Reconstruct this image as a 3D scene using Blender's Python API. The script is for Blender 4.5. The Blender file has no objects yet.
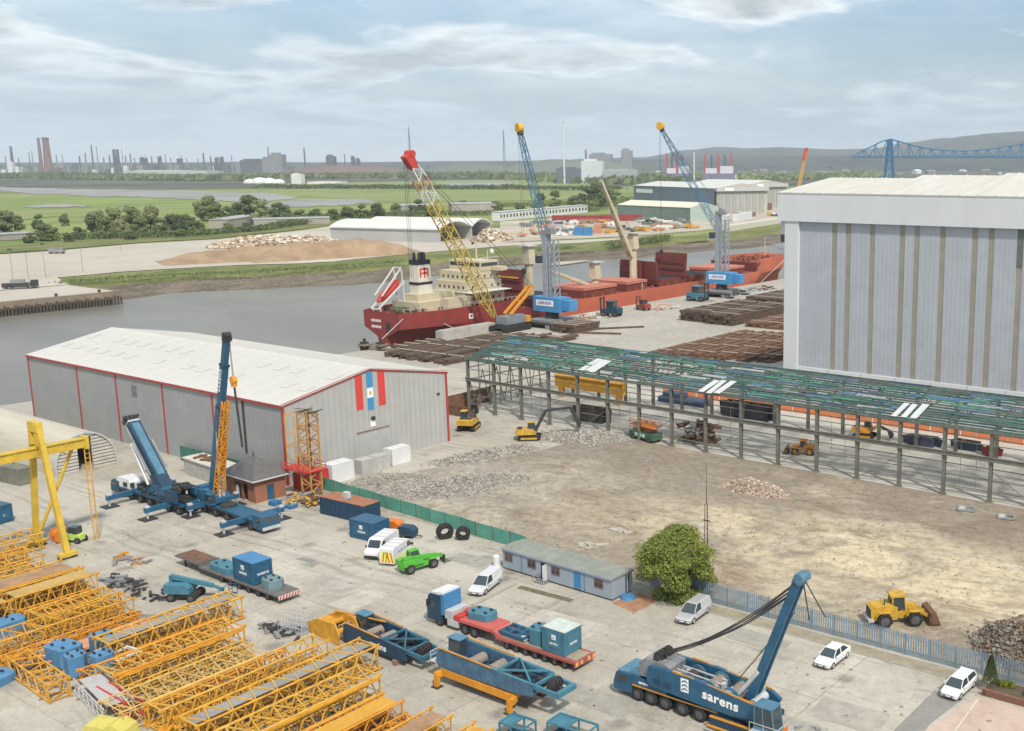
import bpy, bmesh, math, random
from mathutils import Vector, Matrix, noise
R=math.radians; PI=math.pi
random.seed(7)
S=bpy.context.scene; C=S.collection
# ---------------------------------------------------------------- camera
CH=50.0; FPX=1080.0; PPX=720.0; PPY=368.0; PITCH=math.atan(205/1080.0); YAW=R(33.7)
cd=bpy.data.cameras.new('camera'); cam=bpy.data.objects.new('camera',cd); C.objects.link(cam)
cam.location=(0,0,CH); cam.rotation_euler=(PI/2-PITCH,0,YAW)
cd.sensor_width=36; cd.lens=FPX/1024*36; cd.shift_x=(512-PPX)/1024; cd.shift_y=(PPY-365.5)/1024
cd.clip_start=1; cd.clip_end=90000
S.camera=cam
# ---------------------------------------------------------------- sky and sun
HAZE=5.5e-5
SUN_EL=R(50); SUN_DIR=Vector((0.86,-0.50,0)).normalized()
w=bpy.data.worlds.new('World'); S.world=w; w.use_nodes=True
nt=w.node_tree; nt.nodes.clear()
def nd(nt,t,**k):
    n=nt.nodes.new(t)
    for a,b in k.items():
        if a in n.inputs.keys() if hasattr(n,'inputs') else False: n.inputs[a].default_value=b
        else: setattr(n,a,b)
    return n
def lk(nt,a,b): nt.links.new(a,b)
out=nd(nt,'ShaderNodeOutputWorld'); bg=nd(nt,'ShaderNodeBackground'); bg.inputs['Strength'].default_value=0.095
sky=nd(nt,'ShaderNodeTexSky'); sky.sky_type='NISHITA'; sky.sun_disc=False
sky.sun_elevation=SUN_EL; sky.sun_rotation=math.atan2(SUN_DIR.x,SUN_DIR.y); sky.air_density=1.0; sky.dust_density=2.2; sky.ozone_density=1.2
tc=nd(nt,'ShaderNodeTexCoord'); sep=nd(nt,'ShaderNodeSeparateXYZ'); lk(nt,tc.outputs['Generated'],sep.inputs[0])
def mth(nt,op,a,b=None,c=None,clamp=False):
    n=nt.nodes.new('ShaderNodeMath'); n.operation=op; n.use_clamp=clamp
    for i,v in enumerate((a,b,c)):
        if v is None: continue
        if isinstance(v,(int,float)): n.inputs[i].default_value=v
        else: nt.links.new(v,n.inputs[i])
    return n.outputs[0]
def ramp(nt,fac,stops,interp='LINEAR'):
    n=nt.nodes.new('ShaderNodeValToRGB'); n.color_ramp.interpolation=interp
    e=n.color_ramp.elements
    while len(e)<len(stops): e.new(0.5)
    for el,(p,c) in zip(e,stops):
        el.position=p; el.color=(c,c,c,1) if isinstance(c,(int,float)) else (*c,1)
    nt.links.new(fac,n.inputs[0]); return n.outputs[0]
def mix(nt,fac,a,b,mode='MIX'):
    n=nt.nodes.new('ShaderNodeMix'); n.data_type='RGBA'; n.blend_type=mode
    for s,v in ((n.inputs[0],fac),(n.inputs[6],a),(n.inputs[7],b)):
        if isinstance(v,(int,float)): s.default_value=v
        elif isinstance(v,tuple): s.default_value=(*v,1)
        else: nt.links.new(v,s)
    return n.outputs[2]
# clouds on a flat layer seen in perspective: direction / height above the horizon
zc=mth(nt,'MAXIMUM',mth(nt,'ADD',sep.outputs[2],0.11),0.02)
cx=mth(nt,'DIVIDE',sep.outputs[0],zc); cy=mth(nt,'DIVIDE',sep.outputs[1],zc)
comb=nd(nt,'ShaderNodeCombineXYZ'); lk(nt,cx,comb.inputs[0]); lk(nt,cy,comb.inputs[1]); comb.inputs[2].default_value=3.7
def skynoise(scale,detail,rough,dist=0.0):
    n=nt.nodes.new('ShaderNodeTexNoise'); n.inputs['Scale'].default_value=scale; n.inputs['Detail'].default_value=detail
    n.inputs['Roughness'].default_value=rough; n.inputs['Distortion'].default_value=dist
    nt.links.new(comb.outputs[0],n.inputs['Vector']); return n.outputs['Fac']
n1=skynoise(0.95,6,0.52,0.35); n2=skynoise(2.1,5,0.55,0.2); n3=skynoise(0.45,4,0.5)
cover=ramp(nt,n1,[(0.44,0.0),(0.53,0.85),(0.66,1.0)])
veil=ramp(nt,n3,[(0.38,0.05),(0.66,0.65)])
cov=mth(nt,'MAXIMUM',cover,veil)
tone=ramp(nt,n2,[(0.30,(0.72,0.77,0.83)),(0.46,(1.02,1.03,1.03)),(0.56,(1.25,1.23,1.19)),(0.72,(0.74,0.78,0.83))])
shade=ramp(nt,n1,[(0.44,1.2),(0.54,1.12),(0.63,0.74)])
cl=mix(nt,1.0,tone,shade,'MULTIPLY')
cl=mix(nt,1.0,cl,(6.3,6.85,7.2),'MULTIPLY')
base=mix(nt,1.0,sky.outputs[0],(1.0,1.08,1.15),'MULTIPLY')
skyc=mix(nt,cov,base,cl)
hz=ramp(nt,sep.outputs[2],[(0.0,1.0),(0.045,0.72),(0.075,0.32),(0.105,0.0)])
skyc=mix(nt,mth(nt,'MULTIPLY',hz,0.92),skyc,(4.2,5.35,6.25))
lk(nt,skyc,bg.inputs[0]); lk(nt,bg.outputs[0],out.inputs[0])
sd=bpy.data.lights.new('sun','SUN'); sun=bpy.data.objects.new('sun',sd); C.objects.link(sun)
sd.energy=3.1; sd.angle=R(4); sd.color=(1.0,0.935,0.83)
tosun=Vector((SUN_DIR.x*math.cos(SUN_EL),SUN_DIR.y*math.cos(SUN_EL),math.sin(SUN_EL)))
sun.rotation_euler=tosun.to_track_quat('Z','Y').to_euler(); sun.location=(0,0,200)
S.view_settings.view_transform='Standard'; S.view_settings.look='None'; S.view_settings.exposure=0.35; S.view_settings.gamma=1
S.render.engine='CYCLES'
# ---------------------------------------------------------------- point on the ground (or at height z) that the photograph shows at a pixel
_f=Vector((-math.sin(YAW)*math.cos(PITCH),math.cos(YAW)*math.cos(PITCH),-math.sin(PITCH))); _r=Vector((math.cos(YAW),math.sin(YAW),0)); _u=_r.cross(_f)
def at(x,y,z=0.0):
    d=_f+_r*((x-PPX)/FPX)-_u*((y-PPY)/FPX); t=(z-CH)/d.z
    return Vector((d.x*t,d.y*t,z))
def on_y(Y,x,y):
    d=_f+_r*((x-PPX)/FPX)-_u*((y-PPY)/FPX); t=Y/d.y; return Vector((d.x*t,Y,CH+d.z*t))
def at_dist(x,D,z=0.0):      # ground point under image column x at forward distance D
    d=_f+_r*((x-PPX)/FPX); k=math.hypot(_f.x,_f.y); p=_r*((x-PPX)/FPX*D*math.cos(PITCH))+Vector((_f.x,_f.y,0))/k*D
    return Vector((p.x,p.y,z))
# ---------------------------------------------------------------- materials
MATS={}
def M(key,col=(.5,.5,.5),rough=.6,metal=0.0,var=.18,scale=.8,dirt=0.0,dirtcol=(.16,.12,.08),bump=0.0,spec=.4,streak=None,coord='Object'):
    if key in MATS: return MATS[key]
    m=bpy.data.materials.new(key); m.use_nodes=True; nt=m.node_tree; b=nt.nodes['Principled BSDF']
    b.inputs['Roughness'].default_value=rough; b.inputs['Metallic'].default_value=metal; b.inputs['Specular IOR Level'].default_value=spec
    tc=nd(nt,'ShaderNodeTexCoord'); vec=tc.outputs[coord]
    if streak:
        mp=nd(nt,'ShaderNodeMapping'); mp.inputs['Scale'].default_value=streak; lk(nt,vec,mp.inputs[0]); vec=mp.outputs[0]
    n=nd(nt,'ShaderNodeTexNoise'); n.inputs['Scale'].default_value=scale; n.inputs['Detail'].default_value=6; n.inputs['Roughness'].default_value=.62
    lk(nt,vec,n.inputs['Vector'])
    c=mix(nt,1.0,tuple(col),ramp(nt,n.outputs['Fac'],[(.28,1-var),(.72,1+var)]),'MULTIPLY')
    if dirt>0:
        n2=nd(nt,'ShaderNodeTexNoise'); n2.inputs['Scale'].default_value=scale*2.7; n2.inputs['Detail'].default_value=8; n2.inputs['Roughness'].default_value=.7
        lk(nt,vec,n2.inputs['Vector'])
        c=mix(nt,mth(nt,'MULTIPLY',ramp(nt,n2.outputs['Fac'],[(.48,0.0),(.70,1.0)]),dirt),c,tuple(dirtcol))
    lk(nt,c,b.inputs['Base Color'])
    if bump>0:
        bp=nd(nt,'ShaderNodeBump'); bp.inputs['Strength'].default_value=bump; bp.inputs['Distance'].default_value=.1
        n3=nd(nt,'ShaderNodeTexNoise'); n3.inputs['Scale'].default_value=scale*6; n3.inputs['Detail'].default_value=5; lk(nt,vec,n3.inputs['Vector'])
        lk(nt,n3.outputs['Fac'],bp.inputs['Height']); lk(nt,bp.outputs[0],b.inputs['Normal'])
    MATS[key]=m; return m
def corr(key,col,axis,pitch,rough=.55,var=.08,depth=.06,dirt=.12,dirtcol=(.3,.28,.24)):
    """ribbed sheet metal: relief repeated along one axis of the object"""
    if key in MATS: return MATS[key]
    m=M(key,col,rough,0,var,.25,dirt,dirtcol); nt=m.node_tree; b=nt.nodes['Principled BSDF']
    tc=nd(nt,'ShaderNodeTexCoord'); sp=nd(nt,'ShaderNodeSeparateXYZ'); lk(nt,tc.outputs['Object'],sp.inputs[0])
    ph=mth(nt,'SINE',mth(nt,'MULTIPLY',sp.outputs['XYZ'.index(axis)],2*PI/pitch))
    bp=nd(nt,'ShaderNodeBump'); bp.inputs['Strength'].default_value=.8; bp.inputs['Distance'].default_value=depth
    lk(nt,ph,bp.inputs['Height']); lk(nt,bp.outputs[0],b.inputs['Normal']); return m
# ---------------------------------------------------------------- mesh builder
class MB:
    def __init__(s): s.v=[]; s.f=[]
    def poly(s,pts,flip=False):
        i=len(s.v); s.v+= [tuple(p) for p in pts]; ids=list(range(i,i+len(pts))); s.f.append(ids[::-1] if flip else ids); return s
    def hexa(s,c8):
        i=len(s.v); s.v+=[tuple(p) for p in c8]
        for q in ((0,3,2,1),(4,5,6,7),(0,1,5,4),(1,2,6,5),(2,3,7,6),(3,0,4,7)): s.f.append([i+k for k in q])
        return s
    def bx(s,x0,y0,z0,x1,y1,z1):
        if x0>x1:x0,x1=x1,x0
        if y0>y1:y0,y1=y1,y0
        if z0>z1:z0,z1=z1,z0
        return s.hexa([(x0,y0,z0),(x1,y0,z0),(x1,y1,z0),(x0,y1,z0),(x0,y0,z1),(x1,y0,z1),(x1,y1,z1),(x0,y1,z1)])
    def box(s,c,sz,rz=0,rx=0,ry=0):
        m=Matrix.Rotation(rz,3,'Z')@Matrix.Rotation(ry,3,'Y')@Matrix.Rotation(rx,3,'X'); c=Vector(c)
        h=[v*.5 for v in sz]
        return s.hexa([c+m@Vector((a*h[0],b*h[1],d*h[2])) for d in(-1,1) for a,b in((-1,-1),(1,-1),(1,1),(-1,1))])
    def bar(s,p,q,w,h=None,up=(0,0,1)):
        p=Vector(p);q=Vector(q);h=h or w; d=(q-p).normalized(); u=Vector(up)
        if abs(d.dot(u))>.98:u=Vector((1,0,0))
        r=d.cross(u).normalized(); u=r.cross(d)
        return s.hexa([e+r*(a*w/2)+u*(b*h/2) for e in(p,q) for a,b in((-1,-1),(1,-1),(1,1),(-1,1))])
    def tube(s,p,q,r0,r1=None,n=8,cap=True):
        p=Vector(p);q=Vector(q);r1=r0 if r1 is None else r1; d=(q-p).normalized(); u=Vector((0,0,1)) if abs(d.z)<.95 else Vector((1,0,0))
        a=d.cross(u).normalized(); b=a.cross(d); i=len(s.v)
        for e,r in((p,r0),(q,r1)):
            for k in range(n):
                t=2*PI*k/n; s.v.append(tuple(e+a*(math.cos(t)*r)+b*(math.sin(t)*r)))
        for k in range(n):
            k2=(k+1)%n; s.f.append([i+k,i+k2,i+n+k2,i+n+k])
        if cap: s.f.append([i+k for k in range(n)][::-1]); s.f.append([i+n+k for k in range(n)])
        return s
    def prism(s,prof,ax,a,b):
        """profile extruded: ax 'y' -> (x,z), 'x' -> (y,z), 'z' -> (x,y)"""
        def P(u,v,t): return (u,t,v) if ax=='y' else ((t,u,v) if ax=='x' else (u,v,t))
        i=len(s.v); n=len(prof)
        s.v+=[P(u,v,a) for u,v in prof]+[P(u,v,b) for u,v in prof]
        s.f.append(list(range(i,i+n))); s.f.append(list(range(i+n,i+2*n))[::-1])
        for k in range(n):
            k2=(k+1)%n; s.f.append([i+k,i+n+k,i+n+k2,i+k2])
        return s
    def ico(s,c,r,jit=0.0,sub=1,flat=1.0,rnd=random):
        bm=bmesh.new(); bmesh.ops.create_icosphere(bm,subdivisions=sub,radius=1); i=len(s.v); c=Vector(c)
        for v in bm.verts:
            k=r*(1+rnd.uniform(-jit,jit)); s.v.append((c.x+v.co.x*k,c.y+v.co.y*k,c.z+v.co.z*k*flat))
        for f in bm.faces: s.f.append([i+v.index for v in f.verts])
        bm.free(); return s
    def add(s,o,m=None):
        i=len(s.v); s.v+=[tuple(m@Vector(p)) for p in o.v] if m else o.v
        s.f+=[[i+k for k in f] for f in o.f]; return s
    def mesh(s,name,mat,smooth=False):
        me=bpy.data.meshes.new(name); me.from_pydata(s.v,[],s.f)
        bm=bmesh.new(); bm.from_mesh(me); bmesh.ops.recalc_face_normals(bm,faces=bm.faces); bm.to_mesh(me); bm.free()
        if mat: me.materials.append(mat)
        if smooth:
            for p in me.polygons:p.use_smooth=True
        return me
    def build(s,name,mat,parent=None,smooth=False,**t):
        o=bpy.data.objects.new(name,s.mesh(name,mat,smooth)); C.objects.link(o)
        if parent:o.parent=parent
        for k,v in t.items():o[k]=v
        return o
def thing(name,label,cat,loc=(0,0,0),rz=0,group=None):
    o=bpy.data.objects.new(name,None); C.objects.link(o); o.empty_display_size=.5
    o.location=loc; o.rotation_euler=(0,0,rz); o['label']=label; o['category']=cat
    if group:o['group']=group
    return o
def tag(o,label,cat,group=None):
    o['label']=label; o['category']=cat
    if group:o['group']=group
    return o
def struct(name,mb,mat,kind='structure',smooth=False,**t):
    return mb.build(name,mat,None,smooth,kind=kind,**t)
def kids(o): return [c for c in bpy.data.objects if c.parent==o]
def copy_tree(root,loc,rz,label,group=None,scale=None,mats=None):
    def cp(o,par):
        c=o.copy(); C.objects.link(c); c.parent=par
        if mats and o.type=='MESH' and o.data.materials and o.data.materials[0].name in mats:
            c.data=o.data.copy(); c.data.materials[0]=mats[o.data.materials[0].name]
        for k in o.children: cp(k,c)
        return c
    r=cp(root,None); r.location=loc; r.rotation_euler=(0,0,rz); r['label']=label
    if scale: r.scale=scale if hasattr(scale,'__len__') else (scale,)*3
    if group:r['group']=group
    return r
def part(name,mat,parent,fn=None,mb=None,smooth=False,**t):
    mb=mb or MB()
    if fn: fn(mb)
    return mb.build(name,mat,parent,smooth,**t)
def text_part(name,body,size,mat,parent,loc,rot,extrude=.015,bold=.0,sx=1.0,spacing=1.0):
    cu=bpy.data.curves.new(name,'FONT'); cu.body=body; cu.size=size; cu.extrude=extrude; cu.offset=bold; cu.align_x='CENTER'; cu.align_y='CENTER'; cu.resolution_u=3; cu.space_character=spacing
    t=bpy.data.objects.new(name+'_curve',cu); C.objects.link(t); bpy.context.view_layer.update()
    me=bpy.data.meshes.new_from_object(t.evaluated_get(bpy.context.evaluated_depsgraph_get())); bpy.data.objects.remove(t); bpy.data.curves.remove(cu)
    me.materials.clear(); me.materials.append(mat)
    for v in me.vertices: v.co.x*=sx
    o=bpy.data.objects.new(name,me); C.objects.link(o); o.parent=parent; o.location=loc; o.rotation_euler=rot; return o
FACE_S=(PI/2,0,0)          # lettering that faces -Y
FACE_E=(PI/2,0,PI/2)       # lettering that faces +X
FACE_W=(PI/2,0,-PI/2)
# palette
def SB(k,c,**kw): return M(k,c,**kw)
blue=M('crane_blue',(.020,.098,.180),.42,0,.2,.7,.22,(.10,.10,.09)); blue_l=M('crane_blue_faded',(.075,.19,.28),.55,0,.25,.9,.30,(.20,.20,.19)); blue_d=M('crane_blue_dark',(.013,.050,.098),.5,0,.2,.8,.2)
teal=M('teal_blue',(.055,.185,.255),.5,0,.22,.9,.25,(.17,.17,.16)); bright_blue=M('bright_blue',(.05,.20,.40),.4,0,.12,.5,.12)
yel=M('crane_yellow',(.60,.295,.022),.55,0,.3,.9,.42,(.26,.15,.06)); yel_l=M('pale_yellow_steel',(.60,.335,.045),.6,0,.28,.9,.4,(.30,.22,.12)); yel_o=M('orange_yellow_steel',(.62,.26,.02),.5,0,.22,.9,.25,(.2,.11,.04)); gan=M('gantry_yellow',(.58,.40,.045),.5,0,.18,.5,.28,(.24,.16,.08))
rust=M('rusty_steel',(.16,.085,.05),.85,0,.4,1.1,.4,(.06,.04,.03),.3); deck=M('rust_brown_deck',(.33,.20,.11),.85,0,.3,.7,.35,(.20,.16,.12)); deckg=M('grey_deck_plate',(.27,.26,.25),.75,0,.25,.6,.3,(.16,.13,.10)); salmon=M('salmon_deck',(.52,.27,.15),.8,0,.15,.5,.2)
black=M('black_rubber',(.020,.020,.021),.85,0,.3,2,.35,(.11,.10,.085)); dark=M('dark_steel',(.045,.046,.048),.6,.2,.3,1,.3,(.14,.10,.07)); grey=M('grey_steel',(.25,.26,.27),.55,.2,.2,.8,.25); greyl=M('light_grey_steel',(.50,.51,.52),.5,.1,.15,.8,.2); steel=M('galvanised_steel',(.42,.44,.46),.45,.5,.15,.8,.2)
glass=M('vehicle_glass',(.035,.05,.06),.08,0,.1,.5,spec=.8); white=M('white_paint',(.66,.665,.665),.35,0,.07,.6,.15,(.48,.46,.42)); whited=M('dirty_white',(.60,.60,.575),.6,0,.1,.5,.22,(.42,.39,.33)); silver=M('silver_paint',(.55,.56,.57),.28,.35,.05,.5); red=M('red_paint',(.50,.045,.035),.5,0,.15,.6,.2); orange=M('orange_paint',(.62,.17,.02),.5,0,.15,.6,.25); green=M('lime_green',(.09,.40,.045),.4,0,.15,.6,.18); headl=M('headlamp_glass',(.7,.72,.72),.1,0,.05,1); taill=M('tail_lamp',(.45,.02,.02),.25,0,.05,1); amber=M('amber_lamp',(.8,.3,.02),.3,0,.05,1)
yelp=M('plant_yellow',(.52,.31,.03),.5,0,.3,1.2,.5,(.25,.17,.09)); rim=M('wheel_rim',(.13,.135,.145),.5,.4,.2,2,.3); lime=M('hi_vis_yellow',(.68,.75,.06),.5,0,.1,.8); print_w=M('white_lettering',(.82,.82,.80),.5,0,.03,1); cream=M('cream_paint',(.52,.46,.33),.55,0,.12,.25,.2,(.40,.30,.18))
# ================================================================ GROUND
QX=-240.0      # near quay edge
WZ=-5.0        # water level
def gmat(key,build):
    m=bpy.data.materials.new(key); m.use_nodes=True; nt=m.node_tree; b=nt.nodes['Principled BSDF']; b.inputs['Roughness'].default_value=.9; b.inputs['Specular IOR Level'].default_value=.25
    tc=nd(nt,'ShaderNodeTexCoord')
    def nz(scale,detail=6,rough=.6,st=None,dist=0.0,off=(0,0,0)):
        mp=nd(nt,'ShaderNodeMapping'); mp.inputs['Scale'].default_value=st or (1,1,1); mp.inputs['Location'].default_value=off; lk(nt,tc.outputs['Object'],mp.inputs[0])
        n=nd(nt,'ShaderNodeTexNoise'); n.inputs['Scale'].default_value=scale; n.inputs['Detail'].default_value=detail; n.inputs['Roughness'].default_value=rough; n.inputs['Distortion'].default_value=dist
        lk(nt,mp.outputs[0],n.inputs['Vector']); return n.outputs['Fac']
    c,h=build(nt,nz,tc,b)
    lk(nt,c,b.inputs['Base Color'])
    if h is not None:
        bp=nd(nt,'ShaderNodeBump'); bp.inputs['Strength'].default_value=.5; bp.inputs['Distance'].default_value=.15; lk(nt,h,bp.inputs['Height']); lk(nt,bp.outputs[0],b.inputs['Normal'])
    MATS[key]=m; return m
def yard_b(nt,nz,tc,b):
    sp=nd(nt,'ShaderNodeSeparateXYZ'); lk(nt,tc.outputs['Object'],sp.inputs[0]); X_,Y_=sp.outputs[0],sp.outputs[1]
    c=mix(nt,ramp(nt,nz(.04,6,.62,None,.6),[(.36,0.),(.62,1.)]),(.385,.352,.295),(.515,.482,.418))
    c=mix(nt,mth(nt,'MULTIPLY',ramp(nt,nz(.11,7,.72,None,1.0),[(.51,0.),(.66,1.)]),.5),c,(.235,.215,.182))
    c=mix(nt,mth(nt,'MULTIPLY',ramp(nt,nz(.20,6,.7,(.22,1.5,1),.7,(7,3,0)),[(.55,0.),(.70,1.)]),.55),c,(.185,.17,.148))
    c=mix(nt,mth(nt,'MULTIPLY',ramp(nt,nz(.15,6,.62,(1.3,.28,1),.6,(1,9,0)),[(.56,0.),(.70,1.)]),.5),c,(.56,.53,.475))
    c=mix(nt,mth(nt,'MULTIPLY',ramp(nt,nz(2.1,8,.78),[(.40,1.),(.60,0.)]),.30),c,(.20,.18,.15))
    c=mix(nt,mth(nt,'MULTIPLY',ramp(nt,nz(.06,5,.62,None,1.6,(31,4,0)),[(.55,0.),(.63,1.)]),.40),c,(.40,.345,.26))
    # oil drips: small dark spots
    vo=nd(nt,'ShaderNodeTexVoronoi'); vo.inputs['Scale'].default_value=.16; lk(nt,tc.outputs['Object'],vo.inputs['Vector'])
    c=mix(nt,mth(nt,'MULTIPLY',ramp(nt,mth(nt,'ADD',vo.outputs['Distance'],mth(nt,'MULTIPLY',nz(.9,4,.6),.25)),[(.20,1.),(.34,0.)]),.5),c,(.10,.093,.085))
    # tyre tracks: long pairs of dark bands
    wob=mth(nt,'MULTIPLY',mth(nt,'SUBTRACT',nz(.012,3,.5,None,0,(3,8,0)),.5),46.)
    tr=mth(nt,'ABSOLUTE',mth(nt,'SUBTRACT',mth(nt,'FRACT',mth(nt,'DIVIDE',mth(nt,'ADD',Y_,wob),8.5)),.5))
    tm_=mth(nt,'MULTIPLY',ramp(nt,mth(nt,'ABSOLUTE',mth(nt,'SUBTRACT',tr,.11)),[(.015,1.),(.05,0.)]),ramp(nt,nz(.035,4,.6,None,0,(5,61,0)),[(.46,0.),(.58,.55)]))
    c=mix(nt,tm_,c,(.20,.185,.16))
    # one slab differs from the next; joints broken up by wear
    bk_=nd(nt,'ShaderNodeTexBrick'); bk_.offset=0.; bk_.inputs['Scale'].default_value=1.; bk_.inputs['Brick Width'].default_value=9.; bk_.inputs['Row Height'].default_value=6.; bk_.inputs['Mortar Size'].default_value=.085; bk_.inputs['Mortar Smooth'].default_value=.3
    bk_.inputs['Color1'].default_value=(.93,.93,.93,1); bk_.inputs['Color2'].default_value=(1.05,1.05,1.04,1); bk_.inputs['Mortar'].default_value=(.62,.60,.57,1); lk(nt,tc.outputs['Object'],bk_.inputs['Vector'])
    c=mix(nt,mth(nt,'MULTIPLY',ramp(nt,nz(.06,4,.6,None,0,(3,2,0)),[(.40,.15),(.60,.85)]),1.0),c,mix(nt,1.0,c,bk_.outputs['Color'],'MULTIPLY'))
    return c,nz(2.5,6,.7)
def dirt_b(nt,nz,tc,b):
    sp=nd(nt,'ShaderNodeSeparateXYZ'); lk(nt,tc.outputs['Object'],sp.inputs[0]); X_,Y_=sp.outputs[0],sp.outputs[1]
    c=mix(nt,ramp(nt,nz(.055,7,.62,(.7,1.2,1),.9),[(.38,0.),(.60,1.)]),(.285,.232,.170),(.47,.40,.30))
    yy=mth(nt,'ADD',mth(nt,'MULTIPLY',X_,-.06),Y_)
    belt=mth(nt,'MULTIPLY',ramp(nt,mth(nt,'DIVIDE',mth(nt,'SUBTRACT',yy,100.),60.),[(.12,0.),(.26,1.),(.50,1.),(.66,0.)]),ramp(nt,mth(nt,'DIVIDE',mth(nt,'ADD',X_,120.),100.),[(.10,.0),(.42,1.)]))
    c=mix(nt,mth(nt,'MULTIPLY',belt,ramp(nt,nz(.085,7,.66,(.6,1.5,1),1.2,(5,5,0)),[(.36,0.),(.54,1.)])),c,(.60,.505,.34))
    c=mix(nt,mth(nt,'MULTIPLY',ramp(nt,nz(.05,6,.62,(.8,1.3,1),1.4,(12,3,0)),[(.52,0.),(.64,1.)]),.8),c,(.205,.130,.070))
    c=mix(nt,mth(nt,'MULTIPLY',ramp(nt,nz(.045,6,.66,None,1.6,(41,17,0)),[(.54,0.),(.66,1.)]),.7),c,(.19,.16,.125))
    c=mix(nt,mth(nt,'MULTIPLY',ramp(nt,nz(.09,7,.7,None,1.0,(2,22,0)),[(.56,0.),(.68,1.)]),.75),c,(.60,.545,.44))
    gr=ramp(nt,mth(nt,'DIVIDE',mth(nt,'ADD',X_,140.),80.),[(.10,1.),(.60,0.)])
    c=mix(nt,mth(nt,'MULTIPLY',gr,ramp(nt,nz(.08,6,.65,None,.8,(2,2,0)),[(.35,.2),(.6,.9)])),c,(.34,.315,.275))
    top=mth(nt,'MULTIPLY',ramp(nt,mth(nt,'DIVIDE',mth(nt,'SUBTRACT',yy,100.),60.),[(.50,0.),(.68,1.)]),ramp(nt,nz(.07,5,.6,None,.8,(6,1,0)),[(.36,.25),(.58,.95)]))
    c=mix(nt,top,c,(.25,.205,.16))
    mid=mth(nt,'MULTIPLY',ramp(nt,mth(nt,'DIVIDE',mth(nt,'ADD',X_,120.),100.),[(.12,0.),(.22,1.),(.45,1.),(.58,0.)]),ramp(nt,nz(.06,6,.65,None,1.0,(16,7,0)),[(.42,0.),(.60,.8)]))
    c=mix(nt,mid,c,(.28,.235,.185))
    # wheel ruts: distorted pale and dark pairs that wander across the plot
    wob=mth(nt,'MULTIPLY',mth(nt,'SUBTRACT',nz(.018,3,.5,None,0,(8,8,0)),.5),60.)
    rut=mth(nt,'ABSOLUTE',mth(nt,'SUBTRACT',mth(nt,'FRACT',mth(nt,'DIVIDE',mth(nt,'ADD',Y_,wob),6.2)),.5))
    rm=mth(nt,'MULTIPLY',ramp(nt,rut,[(.02,1.),(.14,0.)]),ramp(nt,nz(.05,4,.6,None,0,(77,1,0)),[(.47,0.),(.62,.28)]))
    c=mix(nt,rm,c,(.48,.43,.34))
    rm2=mth(nt,'MULTIPLY',ramp(nt,mth(nt,'ABSOLUTE',mth(nt,'SUBTRACT',rut,.2)),[(.02,1.),(.06,0.)]),ramp(nt,nz(.06,4,.6,None,0,(17,51,0)),[(.48,0.),(.62,.3)]))
    c=mix(nt,rm2,c,(.13,.10,.075))
    c=mix(nt,mth(nt,'MULTIPLY',ramp(nt,nz(.7,8,.78),[(.40,1.),(.56,0.)]),.42),c,(.115,.095,.07))
    c=mix(nt,mth(nt,'MULTIPLY',ramp(nt,nz(1.3,8,.78,None,0,(9,9,0)),[(.56,0.),(.68,1.)]),.35),c,(.52,.48,.41))
    return c,nz(1.3,8,.8)
def quay_b(nt,nz,tc,b):
    c=mix(nt,ramp(nt,nz(.03,5,.6),[(.35,0.),(.65,1.)]),(.37,.345,.30),(.46,.43,.375))
    c=mix(nt,mth(nt,'MULTIPLY',ramp(nt,nz(.05,6,.7,(1.5,.4,1),.5),[(.52,0.),(.68,1.)]),.5),c,(.25,.225,.19))
    c=mix(nt,mth(nt,'MULTIPLY',ramp(nt,nz(.5,7,.7),[(.42,1.),(.60,0.)]),.3),c,(.21,.19,.16))
    return c,nz(1.5,5,.6)
def apron_b(nt,nz,tc,b):
    c=mix(nt,ramp(nt,nz(.018,5,.6),[(.35,0.),(.65,1.)]),(.40,.365,.305),(.48,.445,.38))
    c=mix(nt,mth(nt,'MULTIPLY',ramp(nt,nz(.04,6,.7,(2.2,.5,1),.4),[(.54,0.),(.70,1.)]),.4),c,(.40,.35,.27))
    return c,None
def field_b(nt,nz,tc,b):
    c=mix(nt,ramp(nt,nz(.0035,6,.6,(1.3,.5,1),.6),[(.38,0.),(.62,1.)]),(.125,.178,.040),(.225,.280,.072))
    c=mix(nt,mth(nt,'MULTIPLY',ramp(nt,nz(.0022,6,.65,(2.2,.45,1),.8,(.3,.8,0)),[(.48,0.),(.60,1.)]),.8),c,(.25,.26,.10))
    c=mix(nt,mth(nt,'MULTIPLY',ramp(nt,nz(.008,7,.7,(1.6,.6,1),.5,(5,1,0)),[(.54,0.),(.66,1.)]),.6),c,(.075,.105,.035))
    ln=nd(nt,'ShaderNodeVectorMath'); ln.operation='LENGTH'; lk(nt,tc.outputs['Object'],ln.inputs[0])
    far=ramp(nt,mth(nt,'DIVIDE',ln.outputs['Value'],10000.),[(.225,0.),(.25,1.)])
    ind=mix(nt,ramp(nt,nz(.003,6,.7,(1.5,.5,1)),[(.42,0.),(.58,1.)]),(.045,.060,.036),(.125,.118,.09))
    c=mix(nt,far,c,ind)
    return c,None
def mud_b(nt,nz,tc,b):
    c=mix(nt,ramp(nt,nz(.06,6,.65,(1.5,.6,1)),[(.38,0.),(.62,1.)]),(.085,.068,.048),(.17,.14,.10))
    c=mix(nt,mth(nt,'MULTIPLY',ramp(nt,nz(.5,6,.7),[(.5,0.),(.66,1.)]),.5),c,(.33,.30,.25)); return c,nz(.8,6,.7)
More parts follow.
